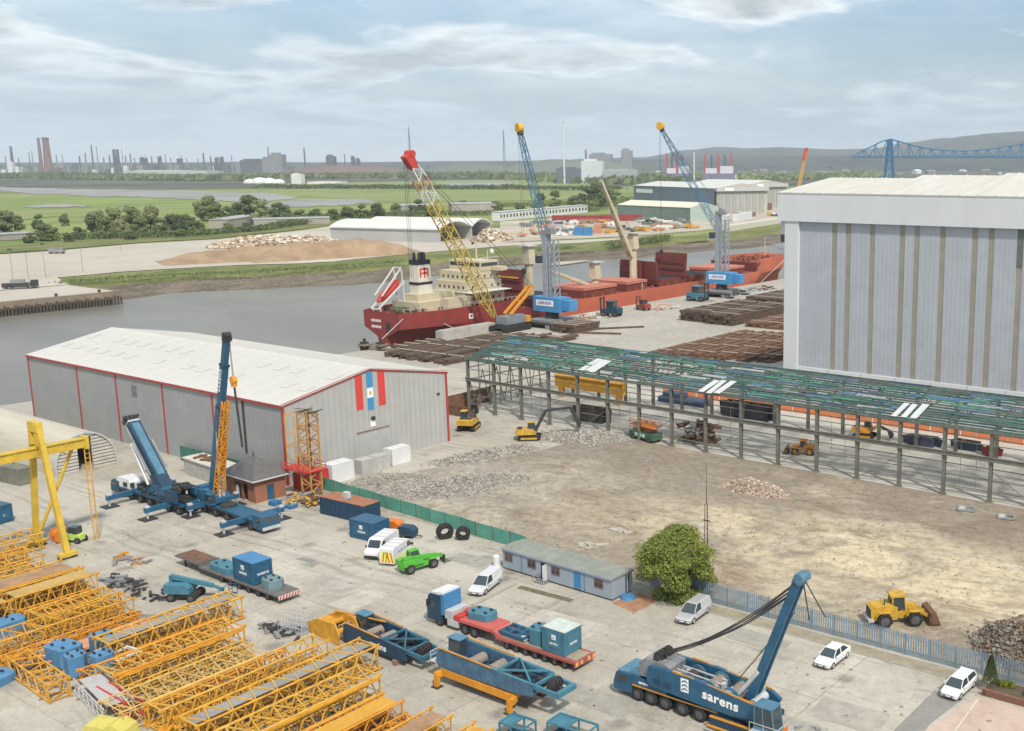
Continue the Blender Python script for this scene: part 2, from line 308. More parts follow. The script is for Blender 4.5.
def grassb_b(nt,nz,tc,b):
    c=mix(nt,ramp(nt,nz(.05,7,.7,(1.2,.5,1)),[(.36,0.),(.64,1.)]),(.10,.125,.034),(.235,.230,.085))
    c=mix(nt,mth(nt,'MULTIPLY',ramp(nt,nz(.35,7,.75),[(.46,0.),(.62,1.)]),.55),c,(.055,.078,.026)); return c,nz(.7,6,.75)
def water_b(nt,nz,tc,b):
    b.inputs['Roughness'].default_value=.28; b.inputs['Specular IOR Level'].default_value=.5; b.inputs['IOR'].default_value=1.33
    c=mix(nt,ramp(nt,nz(.012,5,.6,(1.,2.,1),.5),[(.38,0.),(.62,1.)]),(.150,.143,.122),(.195,.185,.160))
    h=mth(nt,'ADD',mth(nt,'MULTIPLY',nz(.45,5,.62,(1.6,.8,1)),3.2),mth(nt,'MULTIPLY',nz(.06,4,.6),6.0)); return c,h
m_yard=gmat('yard_concrete',yard_b); m_dirt=gmat('site_dirt',dirt_b); m_quay=gmat('quay_concrete',quay_b); m_apron=gmat('pale_apron_concrete',apron_b); m_field=gmat('meadow',field_b); m_mud=gmat('river_mud',mud_b); m_bank=gmat('bank_grass',grassb_b); m_water=gmat('river_water',water_b)
m_pond=gmat('pond_water',lambda nt,nz,tc,b:(mix(nt,ramp(nt,nz(.006,4,.6),[(.4,0.),(.6,1.)]),(.23,.23,.215),(.30,.30,.285)),None))
m_brickpave=gmat('pinkish_paving',lambda nt,nz,tc,b:(mix(nt,ramp(nt,nz(.4,7,.7),[(.35,0.),(.65,1.)]),(.44,.33,.265),(.56,.44,.36)),nz(2,5,.7)))
def sheet(name,pts,z,mat,**k):
    return struct(name,MB().poly([(p[0],p[1],z) for p in pts]),mat,**k)
# near land: body of the bank with a quay wall on the river side
shore=[(-262,-40),(-256,40),(-250,92),(-247,108),(-243,150),(-241,188)]
pts=shore+[(QX,192),(QX,640),(-205,900),(-150,1200),(900,1200),(900,-400),(-262,-400)]
def landbody(mb):
    mb.poly([(x,y,0) for x,y in pts])
    for a,b_ in zip(pts[:9],pts[1:10]): mb.poly([(a[0],a[1],0),(b_[0],b_[1],0),(b_[0],b_[1],-9),(a[0],a[1],-9)])
mb=MB(); landbody(mb); struct('ground',mb,m_quay)
struct('river',MB().poly([(-2600,-1800,WZ),(400,-1800,WZ),(400,3000,WZ),(-2600,3000,WZ)]),m_water)
sheet('yard_pavement',[(-243.5,-60),(-242,94),(-236,97),(-148,97.5),(-141.5,100.5),(-97,98.7),(-70,97.2),(-25,97.0),(60,96.4),(60,-60)],.006,m_yard)
sheet('paved_lane',[(-146.5,97.8),(-141.5,100.8),(-143,120),(-128,136),(-126,149),(-166,150),(-166,176),(-182,182),(-205,182),(-205,134),(-147,134)],.008,m_yard)
# rough building plot: a subdivided, gently uneven sheet
def site(mb):
    X0,X1,Y0,Y1=-141,10,98.2,151.5; nx,ny=110,54
    def left(y): return -141+max(0,(y-100))*.30
    g={}
    for j in range(ny+1):
        y=Y0+(Y1-Y0)*j/ny; x0=left(y) + 1.6*noise.noise((y*.15,3,1))
        for i in range(nx+1):
            x=x0+(X1-x0)*i/nx; e=min(i/5,(nx-i)/5,j/4,(ny-j)/4,1)
            yy=y+(0 if 0<j<ny else 0)
            z=.016+e*(.16+.22*noise.noise((x*.09,y*.16,0))+.14*noise.noise((x*.4,y*.5,4)))
            g[i,j]=len(mb.v); mb.v.append((x,yy,max(z,.012)))
    for j in range(ny):
        for i in range(nx): mb.f.append([g[i,j],g[i+1,j],g[i+1,j+1],g[i,j+1]])
mb=MB(); site(mb); struct('building_plot_dirt',mb,m_dirt,smooth=True)
sheet('shed_floor_slab',[(-164,151.6),(-20,151.6),(-20,190),(-164,190)],.012,M('shed_slab',(.46,.44,.39),.85,0,.18,.12,.35,(.26,.235,.20)))
sheet('pink_paving',[at(924,731)[:2],at(978,697)[:2],(-22,92.8),(5,92.3),(5,70),at(924,731)[:2]][:5],.012,m_brickpave)
sheet('tarmac_patch',[at(893,731)[:2],at(935,690)[:2],at(962,700)[:2],at(930,724)[:2],at(922,735)[:2]],.010,M('tarmac',(.25,.24,.22),.9,0,.15,.8,.2))
sheet('earth_verge',[(-66,95.2),(-52,95.0),(-34,95.0),(-20,95.0),(-20,96.8),(-66,97.0)],.012,M('verge',(.30,.26,.19),.95,0,.3,.5,.4,(.16,.15,.07)))
sheet('red_brick_paving_patch',[at(611,603)[:2],at(634,613)[:2],at(660,600)[:2],at(640,593)[:2]],.012,M('redpave',(.36,.19,.11),.9,0,.25,.8,.3))
rp_=random.Random(5)
for k,(px,py,L_,W_) in enumerate(((330,585,7,4),(560,625,9,5),(420,640,5,3),(640,640,8,4),(880,690,6,5),(760,640,7,3),(180,520,9,4),(360,600,4,6),(600,700,8,3),(850,715,7,4),(250,620,4,3),(470,560,6,3))):
    p=at(px,py); a_=rp_.uniform(-.06,.06); c_,s_=math.cos(a_),math.sin(a_)
    sheet('concrete_patch',[(p.x+x*c_-y*s_,p.y+x*s_+y*c_) for x,y in ((-L_/2,-W_/2),(L_/2,-W_/2+rp_.uniform(-.4,.4)),(L_/2+rp_.uniform(-.5,.5),W_/2),(-L_/2,W_/2))],.0095+.0004*k,M('patch_%d'%(k%3),((.37,.342,.295),(.43,.402,.348),(.32,.30,.262))[k%3],.92,0,.22,.6,.35,(.20,.18,.15)))
lt=MB()
for _ in range(650):
    p=at(rp_.uniform(60,1000),rp_.uniform(490,731)) if rp_.random()<.8 else at(rp_.uniform(60,420),rp_.uniform(480,600))
    if p.y>96 or p.x<-160: continue
    z_=rp_.choice([.05,.08,.12,.2]); lt.box((p.x,p.y,.02+z_*.2),(z_*rp_.uniform(.6,2.2),z_,z_*.5),rp_.uniform(0,3))
struct('yard_litter',lt,M('litter',(.27,.24,.20),.9,0,.6,.5,.4,(.45,.42,.36)),'stuff')
# painted and worn lines, kerbs
mb=MB()
for a,b_ in (((978,699),(955,731)),):
    p=at(*a);q=at(*b_); mb.bar((p.x,p.y,.02),(q.x,q.y,.02),.12,.01)
struct('bay_line',mb,M('worn_line',(.60,.57,.52),.8,0,.2,2,.4,(.4,.38,.34)))
mb=MB().bar((-66,95.0,.05),(-34.5,94.9,.05),.16,.10); struct('kerb',mb,M('kerbstone',(.36,.33,.28),.9,0,.2,1,.3))
# far bank: underwater toe, mud, grass, level land
wl=[(-436,-900),(-436,60),(-436,222)]   # replaced where the jetty stands
bank=[at(x,y,WZ).to_2d() for x,y in ((118,301),(175,294),(256,289),(330,286),(400,281),(480,271),(560,262),(640,258),(700,252),(760,247),(800,241))]
bank=[Vector((-452,-1500)),Vector((-452,150)),Vector((-452,212))]+bank
e=bank[-1]-bank[-2]; bank+= [bank[-1]+e*3,bank[-1]+e*8+Vector((60,0)),bank[-1]+e*14+Vector((260,0)),bank[-1]+e*22+Vector((900,-100))]
def resample(p,step):
    o=[]
    for a,b_ in zip(p,p[1:]):
        n=max(1,int((b_-a).length/step))
        o+=[a.lerp(b_,k/n) for k in range(n)]
    return o+[p[-1]]
bk=resample(bank,9)
def nrm(i):
    a=bk[max(0,i-2)];b_=bk[min(len(bk)-1,i+2)];d=(b_-a).normalized(); return Vector((-d.y,d.x))
def brow(off,z,am=0.0,seed=0):
    o=[]
    for i,p in enumerate(bk):
        n=nrm(i); k=off+am*noise.noise((p.x*.03,p.y*.03,seed))*1.6; q=p+n*k
        o.append((q.x,q.y,z+ (am*.08*noise.noise((q.x*.1,q.y*.1,seed+5)) if am else 0)))
    return o
def strip(name,rows,mat,smooth=True):
    mb=MB(); n=len(rows[0])
    for r in rows: mb.v+=r
    for j in range(len(rows)-1):
        for i in range(n-1): mb.f.append([j*n+i,j*n+i+1,(j+1)*n+i+1,(j+1)*n+i])
    return struct(name,mb,mat,smooth=smooth)
r0=brow(-6,WZ-2,3,1); r1=brow(2,WZ+.2,4,2); r2=brow(18,WZ+1.6,6,3); r3=brow(27,-2.0,5,4); r4=brow(33,-1.0,5,6); r5=brow(46,.1,4,7); r6=brow(60,.25,2,8)
strip('river_mud_bank',[r0,r1,r2,r3],m_mud); strip('grassy_river_bank',[r3,r4,r5,r6],m_bank)
far=[(x,y,0) for x,y,z in r5]
mb=MB().poly([(x,y,.0) for x,y,z in r5]+[(24000,5000,0),(24000,28000,0),(-28000,28000,0),(-28000,-9000,0),(r5[0][0],-9000,0)])
struct('far_meadow',mb,m_field)
# ================================================================ BUILDINGS NEAR BY
# ---- grey warehouse with red trim
WX0,WX1,WY0,WY1,WE,WR=-229.5,-147.6,98.5,132.0,12.8,16.0
wh=thing('warehouse','large grey clad warehouse with white pitched roof and red trim by the river','warehouse',((WX0+WX1)/2,(WY0+WY1)/2,0))
ox,oy=(WX0+WX1)/2,(WY0+WY1)/2; hx,hy=(WX1-WX0)/2,(WY1-WY0)/2
m_wside=corr('warehouse_side_sheet',(.31,.315,.315),'X',1.1,depth=.012,dirt=.15); m_wgab=corr('warehouse_gable_sheet',(.40,.40,.385),'Y',1.1,depth=.03,dirt=.18); m_trim=M('red_trim',(.36,.055,.05),.5,0,.12,.5,.1); m_wroof=M('white_roof_sheet',(.55,.54,.505),.55,0,.10,.18,.5,(.49,.46,.40),streak=(1.3,.22,1)); m_wroof2=M('weathered_rooflight',(.52,.515,.485),.5,0,.10,.5,.3,(.42,.39,.34))
tx=[-229.5,-210.7,-196.9,-181.6,-166.6,-157.9,-147.6]
for a,b in zip(tx,tx[1:]):
    part('wall_panel',m_wside,wh,lambda q:q.bx(a-ox+.18,-hy,0,b-ox-.18,-hy+.25,WE))
    part('wall_panel',m_wside,wh,lambda q:q.bx(a-ox+.18,hy-.25,0,b-ox-.18,hy,WE))
for a in tx[:-2]+[tx[-1]]:
    part('red_trim_post',m_trim,wh,lambda q:q.bx(a-ox-.18,-hy-.12,0,a-ox+.18,-hy+.2,WE))
part('downpipe',dark,wh,lambda q:q.tube((tx[-2]-ox,-hy-.1,4),(tx[-2]-ox,-hy-.1,WE-.3),.16))
for k in range(6):       # gable sheets, each stops under the roof line
    y0=-hy+2*hy*k/6+.008; y1=-hy+2*hy*(k+1)/6-.008
    zt=lambda y:WE+(WR-WE)*(1-abs(y)/hy)-.1
    prof=[(y0,0),(y1,0),(y1,zt(y1)),(y0,zt(y0))]
    part('gable_panel',m_wgab,wh,lambda q:q.prism(prof,'x',hx-.25,hx))
    part('gable_panel',m_wgab,wh,lambda q:q.prism(prof,'x',-hx,-hx+.25))
for y in (-hy+.1,hy-.1): part('red_corner_trim',m_trim,wh,lambda q:q.bx(hx-.05,y-.25,0,hx+.08,y+.25,WE))
for s in (-1,1):
    part('red_verge_trim',m_trim,wh,lambda q:q.bar((hx+.05,s*(hy+.2),WE+.05),(hx+.05,0,WR+.05),.22,.45))
    part('red_eave_trim',m_trim,wh,lambda q:q.bx(-hx-.1,s*(hy+.22)-.12,WE-.25,hx+.1,s*(hy+.22)+.12,WE+.15))
sl=math.atan2(WR-WE,hy)
nsh=17
shm=None
for s in (-1,1):
    for k in range(nsh):
        x0=-hx-.3+(2*hx+.6)*k/nsh
        w_=(2*hx+.6)/nsh
        if shm is None:
            mb=MB(); mb.bx(.04,0,0,w_-.04,hy+.55,.12)
            for q in range(3): mb.bx(w_*(q+.5)/3-.05,0,.12,w_*(q+.5)/3+.05,hy+.55,.17)
            shm=mb.mesh('roof_sheet',m_wroof)
        o=bpy.data.objects.new('roof_sheet',shm); C.objects.link(o); o.parent=wh
        if s<0: o.location=(x0+w_,0,WR+.12); o.rotation_euler=(-sl,0,PI)
        else: o.location=(x0,0,WR+.12); o.rotation_euler=(-sl,0,0)
rl=MB().bx(-.9,-1.1,0,.9,1.1,.03).mesh('rooflight',m_wroof2)
for k in range(nsh):
    for j,t in enumerate((.3,.62)):
        if random.random()<.55:
            o=bpy.data.objects.new('rooflight',rl); C.objects.link(o); o.parent=wh; x=-hx+2*hx*(k+.5)/nsh
            o.location=(x,-t*hy,WR-(WR-WE)*t+.285); o.rotation_euler=(sl,0,0)
part('ridge_cap',m_wroof,wh,lambda q:q.prism([(-.5,WR+.15),(0,WR+.34),(.5,WR+.15)],'x',-hx-.3,hx+.3))
gx=hx+.03
def gpl(name,mat,y0,y1,z0,z1,th=.06): return part(name,mat,wh,lambda q:q.bx(hx+.005,y0-oy,z0,hx+th,y1-oy,z1))
m_fr=M('flag_red',(.62,.06,.05),.5,0,.06,.5); m_fb=M('flag_blue',(.05,.26,.50),.5,0,.06,.5)
gpl('red_banner_stripe',m_fr,112.3,113.7,9.5,15.3); gpl('red_banner_stripe',m_fr,116.9,118.3,9.5,15.3)
gpl('blue_banner_stripe',m_fb,114.6,115.8,12.9,15.6); gpl('blue_banner_stripe',m_fb,114.6,115.8,9.1,11.2); gpl('white_banner_block',print_w,114.6,115.8,11.2,12.9,.05)
part('banner_emblem',yel_l,wh,lambda q:q.bx(hx+.05,115.0-oy,11.7,hx+.08,115.4-oy,12.3))
gpl('roller_door',M('door_sheet',(.40,.405,.395),.5,0,.08,.4,.15),112.3,118.4,0,5.5,.05); gpl('door_head_rail',M('rail_brown',(.24,.17,.12),.6),112.0,118.7,5.5,5.75,.12)
gpl('sign_board',print_w,114.9,115.9,6.2,7.2,.09); gpl('flood_lamp',dark,115.1,115.7,7.4,7.9,.4); gpl('vent',dark,129.6,130.2,9.0,9.4,.12)
part('louvre_vent',M('louvre',(.16,.165,.17),.6),wh,lambda q:q.bx(-191.6-ox,-hy-.06,9.2,-190.0-ox,-hy+.02,11.2))
# ---- tall white fabrication hall
HX0,HX1,HY0,HY1=-112.0,70.0,192.0,300.0
m_hw=M('hall_white_cladding',(.63,.645,.66),.5,0,.06,.10,.22,(.52,.52,.51),streak=(1,1,.25)); m_hp=corr('hall_door_sheet',(.40,.425,.465),'X',.9,depth=.012,dirt=.22,dirtcol=(.40,.43,.49)); m_hs=M('hall_door_stripe',(.30,.285,.235),.6,0,.12,.3,.2); m_hr=M('hall_roof',(.57,.555,.50),.55,0,.07,.15,.35,(.42,.36,.27),streak=(1.6,.12,1))
ha=thing('fabrication_hall','very tall white fabrication hall with striped blue grey doors','hall',(HX0,HY0,0))
W=HX1-HX0; D=HY1-HY0
part('base_wall',m_hw,ha,lambda q:q.bx(0,0,0,W,.5,8.6)); part('corner_pier',m_hw,ha,lambda q:q.bx(0,-.25,0,3.2,1.2,38.4))
part('fascia',m_hw,ha,lambda q:q.bx(-1.6,-.5,38.4,W,1.0,44.1)); part('fascia_return',m_hw,ha,lambda q:q.bx(-1.6,.9,35.6,.1,1.2,44.1))
part('side_wall',m_hw,ha,lambda q:q.bx(-.05,1.25,0,.4,D,44.0)); part('rear_wall',m_hw,ha,lambda q:q.bx(.4,D-.4,0,W,D,44.0)); part('end_wall',m_hw,ha,lambda q:q.bx(W-.4,.5,0,W,D-.4,44.0))
sx_=[-100.9,-97.8,-92.6,-86.3,-83.3,-78.1,-71.8,-68.7,-63.3]
for k in range(3,12): 
    b0=-100.9+14.55*k; sx_+= [b0,b0+3.05,b0+8.35]
xs=[v-HX0 for v in sx_]; prev=3.2
for x in xs:
    part('door_leaf',m_hp,ha,lambda q:q.bx(prev+.02,.35,8.6,x-.55,.85,38.4)); part('door_stripe',m_hs,ha,lambda q:q.bx(x-.55,.42,8.6,x+.55,.9,38.4)); prev=x+.55
part('sill_joint',grey,ha,lambda q:[q.bx(3+7.4*k,-.03,6.2,3.08+7.4*k,.01,8.6) for k in range(20)])
part('dark_door_head',M('door_head_green',(.13,.15,.14),.7),ha,lambda q:q.bx(-63.8-HX0,.30,31.5,-62.7-HX0,.41,38.4))
for x0,x1,rz in ((-1.8,20,46.9),(20,38,47.6),(38,W+.5,48.1)):
    part('roof_bay',m_hr,ha,lambda q:q.prism([(-.6,44.15),(22.5,rz-.05),(45,44.15),(45,43.95),(-.6,43.95)],'x',x0+.02,x1-.02))
    part('roof_bay',m_hr,ha,lambda q:q.prism([(45,44.15),(77,rz-.6),(D+.3,44.15),(D+.3,43.95),(45,43.95)],'x',x0+.02,x1-.02))
for k in range(26):
    x=1+k*3.6; rz=46.9 if x<20 else (47.6 if x<38 else 48.1)
    part('roof_rib',m_hr,ha,lambda q:q.bar((x,-.5,44.2),(x,22.4,rz),.25,.16))
# ---- part stripped steel frame shed
FX0,FX1,FY0,FY1,FE,FR=-163.0,-20.0,151.6,175.2,10.9,13.8; FYR=(FY0+FY1)/2
m_col=M('weathered_green_grey_steel',(.175,.17,.145),.75,0,.3,.8,.4,(.10,.075,.05)); greens=[M('purlin_green',(.05,.125,.095),.6,0,.4,.9,.35,(.25,.26,.23)),M('purlin_teal',(.055,.12,.12),.6,0,.4,.9,.3,(.22,.24,.23)),M('purlin_grey',(.12,.145,.13),.65,0,.4,.9,.4,(.28,.27,.24)),M('purlin_blue',(.05,.10,.155),.6,0,.4,.9,.3,(.22,.24,.26)),M('purlin_bright_green',(.04,.175,.11),.55,0,.3,.9,.25,(.2,.22,.19))]
fs=thing('steel_frame_shed','long roofless shed frame of dark columns under stripped green purlins','shed',(0,0,0))
ncol=20; cxs=[FX0+7.36*k for k in range(ncol)]
colm=None
for x in cxs:
    for y in (FY0,FY1):
        def hcol(q):
            q.bx(-.28,-.24,0,.28,-.19,FE); q.bx(-.28,.19,0,.28,.24,FE); q.bx(-.04,-.19,0,.04,.19,FE); q.bx(-.5,-.45,0,.5,.45,.12); q.bx(-.3,-.34,6.0,.3,.34,6.25)
        if colm is None: q=MB(); hcol(q); colm=q.mesh('column',m_col)
        o=bpy.data.objects.new('column',colm); C.objects.link(o); o.parent=fs; o.location=(x,y,.01)
trm=MB()
for a,b in (((FY0-.3,FE),(FYR,FR-.15)),((FYR,FR-.15),(FY1+.3,FE)),((FY0,FE-.1),(FY1,FE-.1))): trm.bar((0,*a),(0,*b),.16,.2)
for k in range(1,8):
    y=FY0+(FY1-FY0)*k/8; zt=FE+(FR-.15-FE)*(1-abs(y-FYR)/(FYR-FY0)); trm.bar((0,y,FE-.1),(0,y,zt),.1)
    y2=FY0+(FY1-FY0)*(k+(1 if k<4 else -1))/8; zt2=FE+(FR-.15-FE)*(1-abs(y2-FYR)/(FYR-FY0)); trm.bar((0,y,FE-.1),(0,y2,zt2),.09)
trm=trm.mesh('roof_truss',greens[2])
for x in cxs:
    o=bpy.data.objects.new('roof_truss',trm); C.objects.link(o); o.parent=fs; o.location=(x,0,0)
pm=[MB().bx(0,-.13,0,7.32,.13,.26).mesh('purlin',g_) for g_ in greens]
rp=random.Random(3)
for j in range(15):
    t=j/14; y=FY0-.25+(FYR-FY0+.1)*t; z=FE+.1+(FR-FE)*t
    base=rp.choice([0,0,1,2])
    for k in range(ncol-1):
        if rp.random()<.05: continue
        m_=pm[base if rp.random()<.5 else rp.choice([0,0,1,1,2,2,3,4])]
        o=bpy.data.objects.new('purlin',m_); C.objects.link(o); o.parent=fs; o.location=(cxs[k]+.02,y,z+rp.uniform(-.02,.03)); o.rotation_euler=(0,rp.uniform(-.004,.004),0)
mb=MB()
for j in range(9):
    t=j/9; y=FY1+.25-(FYR-FY0)*t; z=FE+.1+(FR-FE)*t; mb.bx(FX0,y-.09,z,cxs[-1],y+.09,z+.2)
mb.build('rear_purlins',greens[2],fs)
# remnants of roof sheeting and lining between the purlins
rem=[M('remnant_green',(.055,.18,.13),.6,0,.4,1.2,.4,(.2,.22,.2)),M('remnant_blue',(.055,.13,.22),.6,0,.4,1.2,.3,(.2,.22,.25)),M('remnant_grey',(.30,.31,.30),.7,0,.3,1.2,.3),M('remnant_dark',(.07,.085,.08),.7,0,.4,1.2,.3)]
slp=math.atan2(FR-FE,FYR-FY0)
for k in range(300):
    x=rp.uniform(FX0+1,cxs[-1]-4); t=rp.uniform(.03,.97); y=FY0+(FYR-FY0)*t; z=FE+.32+(FR-FE)*t
    L=rp.uniform(2.0,7.4); wd=rp.choice([.25,.4,.6,.8,.8]); kind=rp.choices([0,1,2,3],[.34,.16,.12,.38])[0]
    if k<299: part('roof_remnant',rem[kind],fs,lambda q:q.box((x+L/2,y,z+rp.uniform(0,.10)),(L,wd,.04),rp.uniform(-.03,.03),slp))
for px,py,n in ((297,382,3),(717,388,3),(910,412,3)):
    if px==297: px,py=595,367
    # centre on the roof plane
    for t in [i/60 for i in range(61)]:
        y=FY0+(FYR-FY0)*t; p=on_y(y,px,py)
        if p.z<=FE+.3+(FR-FE)*t: break
    for i in range(n):
        part('white_roof_sheet',M('white_sheet_left',(.56,.57,.56),.5,0,.05,.6,.15),fs,lambda q:q.box((p.x+(i-1)*1.5,y+rp.uniform(-.4,.4),FE+.5+(FR-FE)*t+.02*i),(1.15+rp.uniform(-.25,.2),4.9+rp.uniform(-1.3,.8),.06),rp.uniform(-.05,.05),slp))
part('eave_fascia',greens[2],fs,lambda q:q.bx(cxs[0]-.4,FY0-.52,FE-.25,cxs[-1]+.4,FY0-.44,FE+.22))
# girders, sheeting rails, cross braces
for y,z,w_,h_,nm in ((FY0-.35,6.7,.35,.7,'crane_girder'),(FY1+.35,6.7,.35,.7,'crane_girder'),(FY0,FE-.25,.2,.35,'eave_beam'),(FY1,FE-.25,.2,.35,'eave_beam')):
    part(nm,m_col,fs,lambda q:[q.bx(cxs[0]-.4,y-w_/2,z-h_/2,cxs[-1]+.4,y+w_/2,z-h_/2+.08),q.bx(cxs[0]-.4,y-w_/2,z+h_/2-.08,cxs[-1]+.4,y+w_/2,z+h_/2),q.bx(cxs[0]-.4,y-.05,z-h_/2+.08,cxs[-1]+.4,y+.05,z+h_/2-.08)])
for z in (1.5,3.3,5.0,8.6):
    part('sheeting_rail',m_col,fs,lambda q:q.bx(cxs[0],FY0+.26,z,cxs[-1],FY0+.36,z+.12))
for z in (3.3,8.6): part('sheeting_rail',m_col,fs,lambda q:q.bx(cxs[0],FY1+.26,z,cxs[-1],FY1+.36,z+.14))
for k in (0,1,4,6,8,10,12,13,15,16): part('cross_brace',m_col,fs,lambda q:q.bar((cxs[k]+.2,FY0+.05,.4+4.4*(k%2)),(cxs[k+1]-.2,FY0+.05,4.8-4.4*(k%2)),.1))
for k in range(2,ncol-1,3):
    part('hanger',m_col,fs,lambda q:[q.bar((cxs[k]+2.5,FY0+.31,1.5),(cxs[k]+2.5,FY0+.31,8.6),.05),q.bar((cxs[k]+5,FY0+.31,1.5),(cxs[k]+5,FY0+.31,8.6),.05)])
part('end_lattice',m_col,fs,lambda q:[q.bar((FX0,FY0+2*i,0.1 if i%2 else 8),(FX0,FY0+2*i+2,8 if i%2 else .1),.14) for i in range(11)]+[q.bar((FX0,FY0+3*i,0),(FX0,FY0+3*i,FE),.16) for i in range(1,8)]+[q.bar((FX0,FY0,z),(FX0,FY1,z),.2) for z in (2,4,6.5,9)])
part('rusty_end_wall',rust,fs,lambda q:[q.bx(FX0-3,FY0-5,.02,FX0-2.7,FY0+9,3.2),q.bx(FX0-2.7,FY0-5,.02,FX0+7,FY0-4.7,2.2)])
# ---- corrugated arched hut
hut=thing('arched_hut','pale arched corrugated hut with dark doorway beside yellow gantry','hut',(-183.0,85.6,0)); hut.scale=(1,.66,1)
m_hut=M('hut_roof',(.48,.45,.37),.7,0,.12,.25,.4,(.40,.32,.20),streak=(.25,2.2,1)); HW,HH,HL=7.6,6.4,62
def arch(r=1.0): return [(-HW*r*math.cos(PI*k/18),HH*r*math.sin(PI*k/18)**.85) for k in range(19)]
ao,ai=arch(1.0),arch(.985)
for k in range(18):
    prof=[ao[k],ao[k+1],ai[k+1],ai[k]]
    part('roof_sheet',m_hut,hut,lambda q:q.prism(prof,'x',-HL,0))
def hutz(y): return HH*max(0,1-(y/HW)**2)**.425
m_hend=M('hut_end_plank',(.50,.47,.42),.8,0,.15,.6,.35,(.28,.22,.16))
for k in range(11):
    z0=.05+k*.56; z1=z0+.40; 
    if z1>HH-.15: break
    wd=HW*math.sqrt(max(0,1-((z1)/HH)**2.35))-.15
    for a,b in ((-wd,-1.9),(1.6,wd)) if z0<5.1 else ((-wd,wd),):
        if b-a>.3: part('end_plank',m_hend,hut,lambda q:q.bx(-.35,a,z0,-.2,b,z1))
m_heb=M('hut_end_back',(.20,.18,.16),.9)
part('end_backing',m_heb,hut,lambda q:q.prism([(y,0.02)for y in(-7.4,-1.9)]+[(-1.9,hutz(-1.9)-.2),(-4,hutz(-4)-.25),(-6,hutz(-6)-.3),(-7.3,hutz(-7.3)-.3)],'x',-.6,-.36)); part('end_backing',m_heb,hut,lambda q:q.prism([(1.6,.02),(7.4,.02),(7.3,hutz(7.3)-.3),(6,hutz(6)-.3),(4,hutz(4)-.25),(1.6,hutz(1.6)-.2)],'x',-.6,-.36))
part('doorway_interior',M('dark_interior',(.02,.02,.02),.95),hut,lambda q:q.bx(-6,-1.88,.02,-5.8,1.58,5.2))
part('end_arch_trim',greyl,hut,lambda q:[q.bar((-.1,ao[k][0]*.985,ao[k][1]*.985),(-.1,ao[k+1][0]*.985,ao[k+1][1]*.985),.3,.25,(1,0,0)) for k in range(18)])
# ---- hipped brick hut
m_brick=M('red_brick',(.30,.125,.075),.9,0,.15,.7,.3,(.20,.10,.07)); m_slate=M('slate_roof',(.11,.105,.105),.7,0,.2,.9,.3,(.17,.16,.15))
bh=thing('brick_substation','small red brick building with dark grey pyramid slate roof','hut',(-147.3,92.9,0),R(-2))
part('wall',m_brick,bh,lambda q:[q.bx(-3.9,-2.5,0,-1.6,-2.2,3.6),q.bx(1.9,-2.5,0,3.9,-2.2,3.6),q.bx(-1.6,-2.5,2.6,1.9,-2.2,3.6),q.bx(.15,-2.5,0,.5,-2.2,2.6),q.bx(-3.9,2.2,0,3.9,2.5,3.6),q.bx(-3.9,-2.2,0,-3.6,2.2,3.6),q.bx(3.6,-2.2,0,3.9,-.6,3.6),q.bx(3.6,.6,0,3.9,2.2,3.6),q.bx(3.6,-.6,2.4,3.9,.6,3.6)])
def hip(q):
    e=[(-4.5,-3.1,3.6),(4.5,-3.1,3.6),(4.5,3.1,3.6),(-4.5,3.1,3.6)]; a=[(-.4,0,6.3),(.4,0,6.3)]
    q.poly([e[0],e[1],a[1],a[0]]); q.poly([e[2],e[3],a[0],a[1]]); q.poly([e[1],e[2],a[1]]); q.poly([e[3],e[0],a[0]]); q.poly(e)
rf=part('roof',m_slate,bh,hip); part('finial',dark,rf,lambda q:q.tube((0,0,6.3),(0,0,6.9),.12,.05)); part('fascia',whited,rf,lambda q:[q.bar((4.52,-3.1,3.52),(4.52,3.1,3.52),.06,.2),q.bar((-4.5,-3.12,3.52),(4.5,-3.12,3.52),.06,.2)])
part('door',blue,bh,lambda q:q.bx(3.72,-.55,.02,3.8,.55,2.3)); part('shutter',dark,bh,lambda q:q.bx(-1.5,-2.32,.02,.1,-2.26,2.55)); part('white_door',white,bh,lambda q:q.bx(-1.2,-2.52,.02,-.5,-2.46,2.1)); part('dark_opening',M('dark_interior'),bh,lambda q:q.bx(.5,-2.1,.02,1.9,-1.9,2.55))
# ---- low flat roofed store between the big crane and the warehouse
st=thing('flat_store','low grey block store with pale cluttered flat roof behind cranes','shed',(-161,94.3,0),R(-4))
part('wall',M('block_wall',(.40,.39,.36),.9,0,.15,.6,.3,(.25,.22,.18)),st,lambda q:q.bx(-6.2,-1.6,0,6.2,1.6,2.7)); part('roof',M('felt_roof',(.55,.52,.46),.9,0,.2,.6,.3,(.33,.28,.22)),st,lambda q:q.bx(-6.4,-1.8,2.7,6.4,1.8,2.9)); part('roof_clutter',rust,st,lambda q:[q.box((random.uniform(-4,1),random.uniform(-1,1),3.05),(random.uniform(.3,1.6),random.uniform(.2,.8),random.uniform(.2,.5)),random.uniform(0,3)) for _ in range(9)])
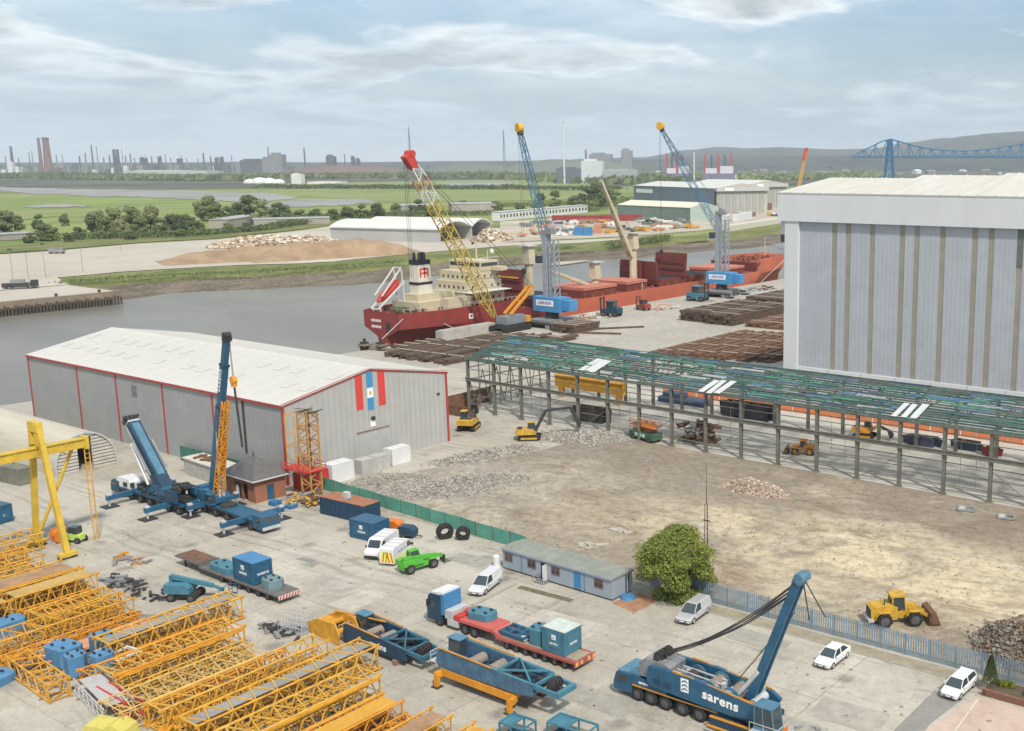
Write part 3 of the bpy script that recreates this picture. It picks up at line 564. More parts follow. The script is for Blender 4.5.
# ---- long pale blue site cabin
cb=thing('site_cabin','long pale blue site cabin with grey felt roof and open doors','cabin',(-84.9,93.4,0),R(-1.5))
m_cab=M('cabin_wall',(.29,.345,.41),.6,0,.08,.5,.25,(.32,.30,.27)); m_felt=M('cabin_roof_felt',(.24,.255,.225),.9,0,.18,.5,.4,(.33,.32,.27)); m_wf=M('window_frame_brown',(.22,.10,.08),.5)
CL,CW,CHH=18.0,3.7,2.75
part('wall',m_cab,cb,lambda q:q.bx(-CL/2,-CW/2,.22,CL/2,CW/2,CHH)); part('plinth',dark,cb,lambda q:q.bx(-CL/2+.1,-CW/2+.12,.01,CL/2-.1,CW/2-.12,.22))
part('roof',m_felt,cb,lambda q:q.prism([(-CW/2-.15,CHH+.02),(0,CHH+.16),(CW/2+.15,CHH+.02),(CW/2+.15,CHH-.14),(-CW/2-.15,CHH-.14)],'x',-CL/2-.15,CL/2+.15)); part('roof_edge',m_cab,cb,lambda q:q.bx(-CL/2-.1,-CW/2-.19,CHH-.2,CL/2+.1,-CW/2-.15,CHH))
part('blue_joint_strip',bright_blue,cb,lambda q:[q.bx(x,-CW/2-.03,.22,x+.12,-CW/2,CHH-.15) for x in (-5.75,4.65)])
for x in (-7.9,-3.9,.1,7.0):
    wn=part('window',glass,cb,lambda q:q.bx(x-.62,-CW/2-.025,1.25,x+.62,-CW/2,2.2))
    part('window_frame',m_wf,wn,lambda q:[q.bx(x-.68,-CW/2-.06,1.2,x+.68,-CW/2-.026,1.27),q.bx(x-.68,-CW/2-.06,2.17,x+.68,-CW/2-.026,2.24),q.bx(x-.68,-CW/2-.06,1.27,x-.6,-CW/2-.026,2.17),q.bx(x+.6,-CW/2-.06,1.27,x+.68,-CW/2-.026,2.17),q.bx(x-.04,-CW/2-.06,1.27,x+.04,-CW/2-.026,2.17),q.bx(x-.6,-CW/2-.06,1.85,x+.6,-CW/2-.026,1.92)])
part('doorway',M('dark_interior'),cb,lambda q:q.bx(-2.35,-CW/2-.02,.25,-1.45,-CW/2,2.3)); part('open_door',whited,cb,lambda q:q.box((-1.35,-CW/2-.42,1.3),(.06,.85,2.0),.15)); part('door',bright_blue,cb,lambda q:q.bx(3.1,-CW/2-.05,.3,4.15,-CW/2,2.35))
part('step',grey,cb,lambda q:[q.bx(-2.6,-CW/2-1.1,.01,-1.0,-CW/2-.15,.18),q.bx(-2.5,-CW/2-.7,.18,-1.1,-CW/2-.15,.36)]); part('handrail',greyl,cb,lambda q:[q.bar((-2.6,-CW/2-1.0,0),(-2.6,-CW/2-1.0,1.1),.05),q.bar((-2.6,-CW/2-1.0,1.1),(-2.6,-CW/2-.1,1.2),.05),q.bar((-1.0,-CW/2-1.0,0),(-1.0,-CW/2-1.0,1.1),.05)])
part('drainpipe',dark,cb,lambda q:[q.tube((CL/2+.08,y,.1),(CL/2+.08,y,CHH-.1),.07) for y in (.6,1.1)])
tag(MB().tube((0,0,0),(0,0,.35),.95,.8,14).build('blue_paddling_tub',bright_blue),'round blue plastic tub on the ground at cabin end','tub').location=at(628,598)
def tank(q):
    q.tube((0,0,0),(0,0,1.3),.45,.45,12); q.tube((0,0,1.3),(0,0,1.5),.45,.2,12); q.bx(-.5,-.5,0,.5,.5,.08)
o=MB(); tank(o); o=o.build('water_butt',white); tag(o,'white water butt standing at far end of site cabin','tank'); o.location=at(497,566)
# ================================================================ VEHICLES
_wc={}
def wheel(par,x,y,r,w,z=None,rimm=None,side=0):
    """a wheel whose axle is along local Y: tyre, with the rim as its piece"""
    key=(round(r,2),round(w,2),(rimm or rim).name)
    if key not in _wc:
        t=MB(); n=16; prof=[(-w/2,r*.62),(-w/2,r*.90),(-w*.36,r),(w*.36,r),(w/2,r*.90),(w/2,r*.62)]
        for k in range(n):
            a=2*PI*k/n; b=2*PI*(k+1)/n
            for (y0,r0),(y1,r1) in zip(prof,prof[1:]):
                t.poly([(r0*math.cos(a),y0,r0*math.sin(a)),(r1*math.cos(a),y1,r1*math.sin(a)),(r1*math.cos(b),y1,r1*math.sin(b)),(r0*math.cos(b),y0,r0*math.sin(b))])
        q=MB(); q.tube((0,-w*.40,0),(0,w*.40,0),r*.64,r*.64,14); q.tube((0,-w*.5,0),(0,w*.5,0),r*.2,r*.2,8)
        _wc[key]=(t.mesh('wheel',black),q.mesh('rim',rimm or rim))
    o=bpy.data.objects.new('wheel',_wc[key][0]); C.objects.link(o); o.parent=par; o.location=(x,y,r if z is None else z)
    h=bpy.data.objects.new('rim',_wc[key][1]); C.objects.link(h); h.parent=o; return o
def loft(q,secs):
    """secs: list of rings (same count) -> skin with caps"""
    i=len(q.v); n=len(secs[0])
    for s in secs: q.v+=s
    for j in range(len(secs)-1):
        for k in range(n):
            k2=(k+1)%n; q.f.append([i+j*n+k,i+j*n+k2,i+(j+1)*n+k2,i+(j+1)*n+k])
    q.f.append([i+k for k in range(n)]); q.f.append([i+(len(secs)-1)*n+k for k in range(n)][::-1])
def car(label,loc,rz,paint,style='saloon',group='parked cars in the yard'):
    t=thing('parked_car',label,'car',loc,rz,group); t.scale=(1.06,1.06,1.08)
    L,Wd=4.6,1.8
    # lower body: sections along x: (x, halfwidth, z bottom, z shoulder)
    def ring(x,hw,zb,zs): return [(x,-hw*.93,zb),(x,hw*.93,zb),(x,hw,zb+.22),(x,hw,zs-.14),(x,hw*.9,zs),(x,-hw*.9,zs),(x,-hw,zs-.14),(x,-hw,zb+.22)]
    tail=.98 if style!='saloon' else .95
    secs=[ring(-L/2,.70,.42,tail-.16),ring(-L/2+.12,.86,.28,tail),ring(-L/2+.7,.90,.22,tail),ring(-.6,.90,.22,.94),ring(.75,.90,.22,.92),ring(1.6,.88,.22,.82),ring(2.1,.82,.26,.70),ring(L/2,.62,.36,.60)]
    part('body',paint,t,lambda q:loft(q,secs),smooth=False)
    # greenhouse: glass block with painted roof and pillars
    if style=='saloon': xr0,xr1,xb0,xb1=-1.05,.35,-1.85,1.15
    elif style=='estate': xr0,xr1,xb0,xb1=-1.85,.45,-2.2,1.25
    else: xr0,xr1,xb0,xb1=-2.05,.35,-2.2,1.15
    zr=1.45 if style!='van' else 1.62; zb=.93
    def gh(q): q.hexa([(xb0,-.80,zb),(xb1,-.80,zb),(xb1,.80,zb),(xb0,.80,zb),(xr0,-.60,zr),(xr1,-.60,zr),(xr1,.60,zr),(xr0,.60,zr)])
    part('windows',glass if style!='van' else glass,t,gh)
    part('roof',paint,t,lambda q:q.hexa([(xr0-.06,-.64,zr-.02),(xr1+.06,-.64,zr-.02),(xr1+.06,.64,zr-.02),(xr0-.06,.64,zr-.02),(xr0+.05,-.55,zr+.05),(xr1-.08,-.55,zr+.05),(xr1-.08,.55,zr+.05),(xr0+.05,.55,zr+.05)]))
    for s in (-1,1):
        part('pillar',paint,t,lambda q:[q.bar((xb1,s*.80,zb),(xr1,s*.61,zr),.07),q.bar((xb0,s*.80,zb),(xr0,s*.61,zr),.12),q.bar((-.25,s*.805,zb),(-.35,s*.612,zr),.09)])
        if style=='van': part('side_panel',paint,t,lambda q:q.hexa([(xb0+.02,s*.815,zb),(-.2,s*.815,zb),(-.2,s*.79,zb),(xb0+.02,s*.79,zb),(xr0+.02,s*.615,zr),(-.35,s*.615,zr),(-.35,s*.59,zr),(xr0+.02,s*.59,zr)]))
        part('headlight',headl,t,lambda q:q.hexa([(2.02,s*.50,.54),(2.26,s*.50,.54),(2.12,s*.80,.54),(1.98,s*.83,.54),(2.0,s*.50,.72),(2.2,s*.50,.66),(2.06,s*.80,.68),(1.94,s*.83,.72)]))
        part('tail_light',taill,t,lambda q:q.bx(-L/2-.01,s*.52,.68,-L/2+.14,s*.84,.88))
        part('door_mirror',paint,t,lambda q:q.bx(.78,s*.90,.90,.95,s*1.06,1.04))
        part('sill',black,t,lambda q:q.bx(-1.0,s*.86,.18,1.0,s*.91,.26))
        for x in (-1.40,1.40): wheel(t,x,s*.80,.33,.22,rimm=greyl)
    part('grille',dark,t,lambda q:q.bx(2.22,-.42,.38,2.315,.42,.50)); part('number_plate',print_w,t,lambda q:q.bx(2.31,-.26,.40,2.33,.26,.50))
    part('windscreen_wiper',black,t,lambda q:q.bar((1.2,-.5,.95),(1.0,.1,1.0),.03))
    return t
car('silver estate car parked beyond the lorry, near the site cabin',(-91.0,85.9,.008),R(-72),M('pale_silver',(.60,.61,.62),.3,.1,.04,.5),'van').scale=(1.2,1.12,1.12)
car('silver hatchback van parked under the tree by the blue fence',(-65.6,93.0,.008),R(-84),silver,'van').scale=(1.16,1.12,1.12)
car('white saloon car parked mid way along the blue palisade fence',(-47.5,91.9,.008),R(-91),white,'saloon')
car('white estate car parked beside the brick planter',(-34.4,93.0,.008),R(-93),white,'estate')
# ---- panel vans
def van(label,loc,rz,rear):
    t=thing('panel_van',label,'van',loc,rz,'service vans beside the green handler')
    L=5.6
    prof=[(-L/2,.42),(-L/2,2.25),(-L/2+.18,2.42),(1.15,2.42),(1.45,2.30),(2.05,1.42),(2.68,1.12),(L/2,.85),(L/2,.40),(L/2-.1,.32),(-L/2+.1,.32)]
    part('body',white,t,lambda q:q.prism(prof,'y',-.97,.97)); part('bumper',black,t,lambda q:q.bx(L/2-.12,-.95,.30,L/2+.06,.95,.62))
    part('windscreen',glass,t,lambda q:q.hexa([(2.07,-.84,1.45),(2.09,-.84,1.45),(2.09,.84,1.45),(2.07,.84,1.45),(1.50,-.78,2.27),(1.53,-.78,2.29),(1.53,.78,2.29),(1.50,.78,2.27)]))
    for s in (-1,1):
        part('side_window',glass,t,lambda q:q.prism([(.75,1.42),(1.90,1.42),(1.45,2.12),(.75,2.12)],'y',s*.965,s*.985))
        part('hi_vis_stripe',lime,t,lambda q:q.bx(-L/2+.05,s*.968,.72,2.1,s*.99,1.0)); part('headlight',headl,t,lambda q:q.bx(2.5,s*.6,.85,L/2+.02,s*.93,1.05)); part('door_mirror',black,t,lambda q:q.bx(1.85,s*1.0,1.35,2.0,s*1.2,1.65))
        part('side_print',M('van_print_blue',(.10,.22,.5),.5),t,lambda q:[q.bx(-1.6+.3*k,s*.97,1.45,-1.42+.3*k,s*.982,1.62+.1*(k%3==0)) for k in range(7)])
        for x in (-1.6,1.75): wheel(t,x,s*.86,.35,.25)
    for k in range(8):      # rear chevrons
        m_=lime if k%2 else orange; y0=-.92+k*.23
        part('chevron_stripe',m_,t,lambda q:q.prism([(y0,.55),(y0+.2,.55),(y0+.2+(.25 if k<4 else -.25),1.9),(y0+(.25 if k<4 else -.25),1.9)],'x',-L/2-.02,-L/2+.01))
    part('roof_bar',greyl,t,lambda q:[q.bx(x,-.85,2.43,x+.06,.85,2.50) for x in (-2,-.8,.4)])
    return t
van('white panel van with lime stripe, bonnet towards the yard',(-111.0,87.0,.008),R(-68),0)
van('white van showing orange and yellow chevrons on its rear doors',(-107.6,86.7,.008),R(112),1)
# ---- lime green telehandler
t=thing('telehandler','lime green telehandler with cab and lowered boom beside the vans','telehandler',at(419,569),R(78))
part('chassis',green,t,lambda q:[q.bx(-2.5,-.75,.55,2.0,.75,1.05),q.bx(-2.6,.1,1.05,.6,.95,1.75)]); part('engine_cover',green,t,lambda q:q.prism([(-2.5,1.05),(.2,1.05),(.2,1.45),(-1.0,1.7),(-2.5,1.7)],'y',-1.05,-.55))
cbn=part('cab',glass,t,lambda q:q.hexa([(-1.2,.12,1.2),(.4,.12,1.2),(.4,.98,1.2),(-1.2,.98,1.2),(-1.0,.18,2.45),(.1,.18,2.45),(.1,.92,2.45),(-1.0,.92,2.45)])); part('cab_frame',green,cbn,lambda q:[q.bx(-1.1,.14,2.42,.2,.96,2.55),q.bar((-1.2,.1,1.2),(-1.0,.16,2.45),.1),q.bar((.42,.1,1.2),(.12,.16,2.45),.1),q.bar((-1.2,1.0,1.2),(-1.0,.94,2.45),.1),q.bar((.42,1.0,1.2),(.12,.94,2.45),.1)])
part('boom',green,t,lambda q:[q.bar((-2.2,-.2,1.9),(2.4,-.2,1.35),.42,.5),q.bar((2.3,-.2,1.36),(3.2,-.2,1.05),.3,.36)]); part('fork_carriage',dark,t,lambda q:[q.bx(3.2,-.75,.25,3.32,.45,1.2),q.bx(3.3,-.6,.2,4.2,-.45,.27),q.bx(3.3,.1,.2,4.2,.25,.27)])
for x in (-1.65,1.55):
    for s in (-1,1): wheel(t,x,s*.92,.62,.45); part('mudguard',green,t,lambda q:q.box((x,s*.92,1.32),(1.1,.46,.06)))
# ---- wheel loader
def wheel_loader(label,loc,rz,scale=1.0,paint=yelp):
    t=thing('wheel_loader',label,'loader',loc,rz); t.scale=(scale,)*3
    part('rear_frame',paint,t,lambda q:q.prism([(-3.6,1.0),(-3.6,2.1),(-3.3,2.35),(-1.2,2.45),(-.6,2.2),(-.6,.8),(-3.2,.8)],'y',-.95,.95)); part('engine_grille',dark,t,lambda q:q.bx(-3.66,-.85,1.05,-3.58,.85,2.0)); part('counterweight',greyl,t,lambda q:q.bx(-3.9,-1.2,.75,-3.3,1.2,1.05)); part('exhaust_stack',dark,t,lambda q:q.tube((-2.0,-.5,2.35),(-2.0,-.5,3.1),.08))
    c=part('cab',glass,t,lambda q:q.hexa([(-1.2,-.75,1.9),(.35,-.75,1.9),(.35,.75,1.9),(-1.2,.75,1.9),(-1.1,-.7,3.3),(.2,-.7,3.3),(.2,.7,3.3),(-1.1,.7,3.3)])); part('cab_roof',paint,c,lambda q:q.bx(-1.35,-.85,3.3,.4,.85,3.48)); part('cab_post',paint,c,lambda q:[q.bar((a,b*.76,1.9),(a2,b*.71,3.32),.12) for a,a2 in ((-1.22,-1.1),(.36,.2)) for b in (-1,1)])
    part('front_frame',paint,t,lambda q:q.prism([(-.5,.8),(1.9,.7),(1.9,1.5),(1.1,2.3),(.3,2.3),(-.5,1.5)],'y',-.55,.55))
    for s in (-1,1):
        for x in (-2.1,1.35): wheel(t,x,s*1.12,.85,.62,rimm=paint if scale<.9 else rim); part('mudguard',paint,t,lambda q:[q.box((x,s*1.12,1.78),(1.3,.6,.06)),q.box((x-.85,s*1.12,1.55),(.55,.6,.06),0,0,-.9)])
        part('lift_arm',paint,t,lambda q:[q.bar((.7,s*.55,2.1),(2.5,s*.6,1.25),.2,.42),q.bar((2.5,s*.6,1.25),(3.2,s*.6,.7),.2,.36)])
    part('bucket',rust if scale>.9 else dark,t,lambda q:q.prism([(2.9,.15),(4.2,.12),(4.2,.2),(3.25,.3),(3.0,.8),(3.15,1.35),(3.6,1.6),(3.55,1.66),(3.05,1.45),(2.85,.85)],'y',-1.55,1.55)); part('bucket_side',rust,t,lambda q:[q.prism([(2.95,.16),(4.15,.16),(3.58,1.62),(3.1,1.4),(2.9,.85)],'y',s*1.55,s*1.5) for s in (-1,1)])
    return t
wheel_loader('yellow wheel loader with brown bucket on dirt behind the blue palisade fence',(-45.6,104.2,.1),R(42))
wheel_loader('small orange loader parked among shed columns on the slab',(-89.6,160.0,.015),R(200),.75,yel_o)
# ---- tracked excavators
def excavator(label,loc,rz,arm,scale=1.0,paint=yelp,cab_roof=None):
    t=thing('excavator',label,'excavator',loc,rz); t.scale=(scale,)*3
    for s in (-1,1):
        tr=part('track',black,t,lambda q:q.prism([(-2.0,.35),(-1.7,.05),(1.7,.05),(2.0,.35),(2.0,.6),(1.7,.9),(-1.7,.9),(-2.0,.6)],'y',s*1.35,s*.8)); part('track_frame',paint,tr,lambda q:q.bx(-1.4,s*1.38,.3,1.4,s*.78,.62))
    part('undercarriage',dark,t,lambda q:[q.bx(-.9,-.8,.35,.9,.8,.85),q.tube((0,0,.85),(0,0,1.1),.75,.75,14)])
    part('upper_body',paint,t,lambda q:q.prism([(-2.3,1.1),(1.2,1.1),(1.2,1.6),(-.6,1.95),(-1.9,2.1),(-2.3,1.9)],'y',-1.3,1.3)); part('engine_hatch',dark,t,lambda q:q.bx(-2.0,-1.0,2.05,-1.2,.9,2.14))
    c=part('cab',glass,t,lambda q:q.hexa([(-.3,.3,1.55),(1.25,.3,1.55),(1.25,1.25,1.55),(-.3,1.25,1.55),(-.25,.35,2.9),(.85,.35,2.9),(.85,1.2,2.9),(-.25,1.2,2.9)])); part('cab_roof',cab_roof or paint,c,lambda q:q.bx(-.35,.28,2.88,.95,1.27,3.0))
    (x1,z1),(x2,z2),(x3,z3)=arm
    part('boom',dark if scale>1 else paint,t,lambda q:[q.bar((1.0,-.3,1.5),(x1,-.3,z1),.4,.55)]); part('stick',dark,t,lambda q:q.bar((x1,-.3,z1),(x2,-.3,z2),.32,.42)); part('hydraulic_ram',greyl,t,lambda q:q.tube((1.2,-.3,1.2),((1+x1*1.4)/2.4,-.3,(1.5+z1*1.4)/2.4-.3),.09))
    part('bucket',dark,t,lambda q:q.prism([(x3-.1,z3+.1),(x2-.2,z2),(x2+.3,z2+.1),(x3+.7,z3+.2),(x3+.5,z3-.35),(x3+.1,z3-.4)],'y',-.8,.2))
    return t
excavator('yellow excavator with folded dark arm beside the warehouse corner',(-151.2,140.3,.015),R(120),((2.8,3.2),(1.9,3.6),(2.4,2.4)),1.2)
excavator('yellow demolition excavator reaching over grey rubble by the frame',(-136.2,141.0,.015),R(40),((3.0,5.2),(7.2,5.6),(8.4,2.6)),1.05)
excavator('small orange excavator stood at rear of the frame shed',(-85.5,176.6,.015),R(10),((2.6,2.6),(4.6,1.8),(4.8,.9)),1.0,yel_o)
excavator('small sandy coloured excavator beside the red scissor lift',(-121.3,156.8,.015),R(70),((1.9,2.8),(2.6,1.8),(2.8,1.0)),.7,yel_l)
# ---- scissor lift, black skip, stacked junk under the frame
t=thing('scissor_lift','green based scissor lift with orange railings at edge of plot','lift',(-118.2,152.6,.012),R(-12))
part('base',M('lift_green',(.05,.12,.07),.6,0,.2,1,.3),t,lambda q:q.bx(-3.3,-1.2,.55,3.3,1.2,1.7))
for x in (-2.2,2.2):
    for s in (-1,1): wheel(t,x,s*1.1,.5,.4)
for k in range(3): part('scissor_arm',orange,t,lambda q:[q.bar((-2.6,s,1.75+.3*k),(2.6,s,2.05+.3*k),.12) for s in (-.7,.7)])
part('platform',orange,t,lambda q:q.bx(-3.3,-1.1,2.7,3.3,1.1,2.8)); part('railing',orange,t,lambda q:[q.bar((x,s*1.1,2.8),(x,s*1.1,3.8),.07) for x in (-3.3,-1.6,0,1.6,3.3) for s in (-1,1)]+[q.bar((-3.3,s*1.1,z),(3.3,s*1.1,z),.07) for z in (3.3,3.8) for s in (-1,1)]+[q.bar((x,-1.1,z),(x,1.1,z),.07) for z in (3.3,3.8) for x in (-3.3,3.3)])
for k in range(3): part('white_marking',M('mint_print',(.5,.75,.6),.5),t,lambda q:q.bx(-1.6+1.0*k,-1.23,.85,-.9+1.0*k,-1.2,1.45))
def skip(label,loc,rz,mat,L=6,W=2.4,H=2.0):
    t=thing('waste_skip',label,'skip',loc,rz)
    part('shell',mat,t,lambda q:[q.hexa([(-L/2+.3,-W/2,.05),(L/2-.3,-W/2,.05),(L/2-.3,-W/2+.1,.05),(-L/2+.3,-W/2+.1,.05),(-L/2,-W/2,H),(L/2,-W/2,H),(L/2,-W/2+.1,H),(-L/2,-W/2+.1,H)]),q.hexa([(-L/2+.3,W/2-.1,.05),(L/2-.3,W/2-.1,.05),(L/2-.3,W/2,.05),(-L/2+.3,W/2,.05),(-L/2,W/2-.1,H),(L/2,W/2-.1,H),(L/2,W/2,H),(-L/2,W/2,H)]),q.bx(-L/2+.3,-W/2+.1,.05,L/2-.3,W/2-.1,.15),q.bar((-L/2+.3,0,.1),(-L/2,0,H),W-.2,.1,(0,1,0)),q.bar((L/2-.3,0,.1),(L/2,0,H),W-.2,.1,(0,1,0))])
    for x in (-L/3,0,L/3): part('rib',mat,t,lambda q:q.bx(x-.07,-W/2-.1,.1,x+.07,-W/2-.005,H-.05))
    part('waste',rust,t,lambda q:[q.box((random.uniform(-L/2+.8,L/2-.8),random.uniform(-.7,.7),H-.35+random.uniform(-.2,.3)),(random.uniform(.4,1.4),random.uniform(.3,.8),random.uniform(.2,.5)),random.uniform(0,3),random.uniform(-.4,.4)) for _ in range(14)],kind='stuff')
    return t
skip('large black steel skip between the shed columns',(-136.0,158.5,.015),R(5),dark,7,2.6,2.8)
t=thing('scrap_heap','tall heap of dark scrap and white sheeting under the frame','scrap',(-109.6,157.6,.012))
part('scrap_pieces',rust,t,lambda q:[q.box((random.gauss(0,1.8),random.gauss(0,1.2),random.uniform(.15,3.2)),(random.uniform(.5,2.6),random.uniform(.2,1),random.uniform(.15,.6)),random.uniform(0,3),random.uniform(-.4,.4)) for _ in range(70)],kind='stuff'); part('white_bags',whited,t,lambda q:[q.ico((random.gauss(-1,1.0),random.gauss(-1.1,.5),random.uniform(1,3.5)),random.uniform(.25,.5),.2) for _ in range(22)],kind='stuff')
# ---- big tyres on the ground
def tyre(label,loc,lean,r=1.25):
    mb=MB(); n=20; w_=.9
    prof=[(-w_/2,r*.55),(-w_/2,r*.9),(-w_*.33,r),(w_*.33,r),(w_/2,r*.9),(w_/2,r*.55)]; pr_=prof+[prof[0]]
    for k in range(n):
        a=2*PI*k/n;b=2*PI*(k+1)/n
        for (y0,r0),(y1,r1) in zip(pr_,pr_[1:]): mb.poly([(r0*math.cos(a),y0,r0*math.sin(a)),(r1*math.cos(a),y1,r1*math.sin(a)),(r1*math.cos(b),y1,r1*math.sin(b)),(r0*math.cos(b),y0,r0*math.sin(b))])
        mb.box((r*math.cos(a),0,r*math.sin(a)),(.1,w_*.8,.16),0,0,-a)
    o=mb.build('discarded_tyre',black); o.location=(loc[0],loc[1],r*.98); o.rotation_euler=(R(8),0,lean); tag(o,label,'tyre','loose tyres by the green fence')
tyre('larger loose plant tyre leaning at green fence, nearer the vans',(-108.3,95.3),R(60),1.1); tyre('smaller loose plant tyre at green fence, farther from the vans',(-106.0,96.4),R(40),.92)
# ---- low loader lorry
def counterweight(name,label,loc,rz,L,W,H,mat=teal,group=None):
    t=thing(name,label,'counterweight',loc,rz,group)
    c=[(-L/2+.5,-W/2),(L/2-.5,-W/2),(L/2,-W/2+.5),(L/2,W/2-.5),(L/2-.5,W/2),(-L/2+.5,W/2),(-L/2,W/2-.5),(-L/2,-W/2+.5)]
    part('slab',mat,t,lambda q:q.prism(c,'z',0,H)); part('lifting_lug',dark,t,lambda q:[q.box((x,y,H+.1),(.35,.16,.2)) for x in (-L/4,L/4) for y in (-W/4,W/4)]); return t
lo=thing('low_loader_lorry','blue lorry tractor with white roof pulling a red low loader trailer','lorry',(-78.6,76.7,.008),0); lo.scale=(.94,1.06,1.12)
# local x = world x, front at -x
def LX(x): return x+79
part('cab',blue_d,lo,lambda q:[q.prism([(LX(-90.2),.55),(LX(-90.25),1.6),(LX(-90.0),2.9),(LX(-89.6),3.25),(LX(-87.9),3.3),(LX(-87.9),.55)],'y',-1.22,1.22)]); part('windscreen',glass,lo,lambda q:q.hexa([(LX(-90.28),-1.1,1.75),(LX(-90.28),1.1,1.75),(LX(-90.20),1.1,1.75),(LX(-90.20),-1.1,1.75),(LX(-90.06),-1.05,2.75),(LX(-90.06),1.05,2.75),(LX(-89.98),1.05,2.75),(LX(-89.98),-1.05,2.75)]))
part('roof_deflector',white,lo,lambda q:q.prism([(LX(-90.0),3.0),(LX(-89.5),3.42),(LX(-87.6),3.6),(LX(-87.6),3.28),(LX(-89.6),3.25)],'y',-1.18,1.18)); part('rear_panel',bright_blue,lo,lambda q:q.bx(LX(-87.88),-1.2,1.3,LX(-87.4),1.2,3.4))
for s in (-1,1):
    part('side_window',glass,lo,lambda q:q.prism([(LX(-89.9),1.75),(LX(-88.9),1.75),(LX(-88.9),2.6),(LX(-89.75),2.6)],'y',s*1.225,s*1.24)); part('door_mirror',black,lo,lambda q:q.bx(LX(-90.0),s*1.3,1.9,LX(-89.85),s*1.5,2.6)); part('headlight',headl,lo,lambda q:q.bx(LX(-90.28),s*.7,.7,LX(-90.18),s*1.1,.95)); part('fuel_tank',greyl,lo,lambda q:q.bx(LX(-86.9),s*.75,.45,LX(-85.2),s*1.2,1.05))
part('chassis',dark,lo,lambda q:q.bx(LX(-90),-.5,.6,LX(-80.2),.5,1.05)); part('equipment_rack',greyl,lo,lambda q:[q.bx(LX(-87.3),-1.15,1.06,LX(-86.2),1.15,1.9)]); part('fifth_wheel',red,lo,lambda q:[q.bx(LX(-85.9),-1.1,1.1,LX(-84.9),1.1,1.6),q.tube((LX(-85.2),.5,1.6),(LX(-85.2),.5,1.9),.5,.5,12)])
for x in (-88.3,-84.1,-82.6):
    for s in (-1,1): wheel(lo,LX(x),s*1.02,.52,.36)
part('gooseneck',M('faded_red',(.52,.11,.09),.6,0,.15,.6,.25),lo,lambda q:[q.bx(LX(-84.8),-1.28,1.2,LX(-79.6),1.28,1.5),q.bar((LX(-79.8),0,1.3),(LX(-78.6),0,.95),2.3,.35)]); m_tr=M('trailer_red',(.33,.09,.07),.7,0,.25,.8,.35,(.2,.13,.09))
part('trailer_bed',m_tr,lo,lambda q:[q.bx(LX(-79.0),-1.35,.75,LX(-67.3),1.35,1.02),q.bx(LX(-67.3),-1.45,.55,LX(-67.1),1.45,1.05)])
part('deck_boards',M('deck_wood',(.34,.28,.20),.9,0,.25,1.2,.3),lo,lambda q:q.bx(LX(-78.8),-1.0,1.024,LX(-67.4),1.0,1.06)); part('rear_marker',M('marker',(.72,.35,.12),.5),lo,lambda q:[q.bx(LX(-67.1),y,.62,LX(-67.07),y+.35,.98) for y in (-1.4,-.7,.35,1.05)])
for k in range(7):
    for s in (-1,1): wheel(lo,LX(-77.4+1.42*k),s*1.1,.42,.34)
part('mudguard_strip',m_tr,lo,lambda q:[q.bx(LX(-78.0),s*1.36,.80,LX(-67.6),s*1.42,1.0) for s in (-1,1)])
counterweight('counterweight_slab','blue eight sided slab riding on the lorry gooseneck',(-82.3,77.1,1.70),R(8),3.2,2.0,.75,teal)
counterweight('counterweight_drum','teal eight sided block on trailer next to the container',(-73.5,76.8,1.20),R(5),2.3,2.0,1.7,teal)
t=thing('lifting_grillage','blue steel frame lying on the front of the trailer','frame',(-76.8,76.8,1.20))
part('frame_bars',blue,t,lambda q:[q.bar((-1.7,y,.35),(1.9,y,.25),.22,.4) for y in (-1.0,0,1.0)]+[q.bar((x,-1.0,.4),(x,1.0,.4),.2) for x in (-1.6,-.4,.8,1.8)]+[q.bar((-1.6,-1,.42),(.8,1,.42),.14)]); part('grey_panel',greyl,t,lambda q:q.bx(.9,-1.1,.15,2.0,.2,.25))
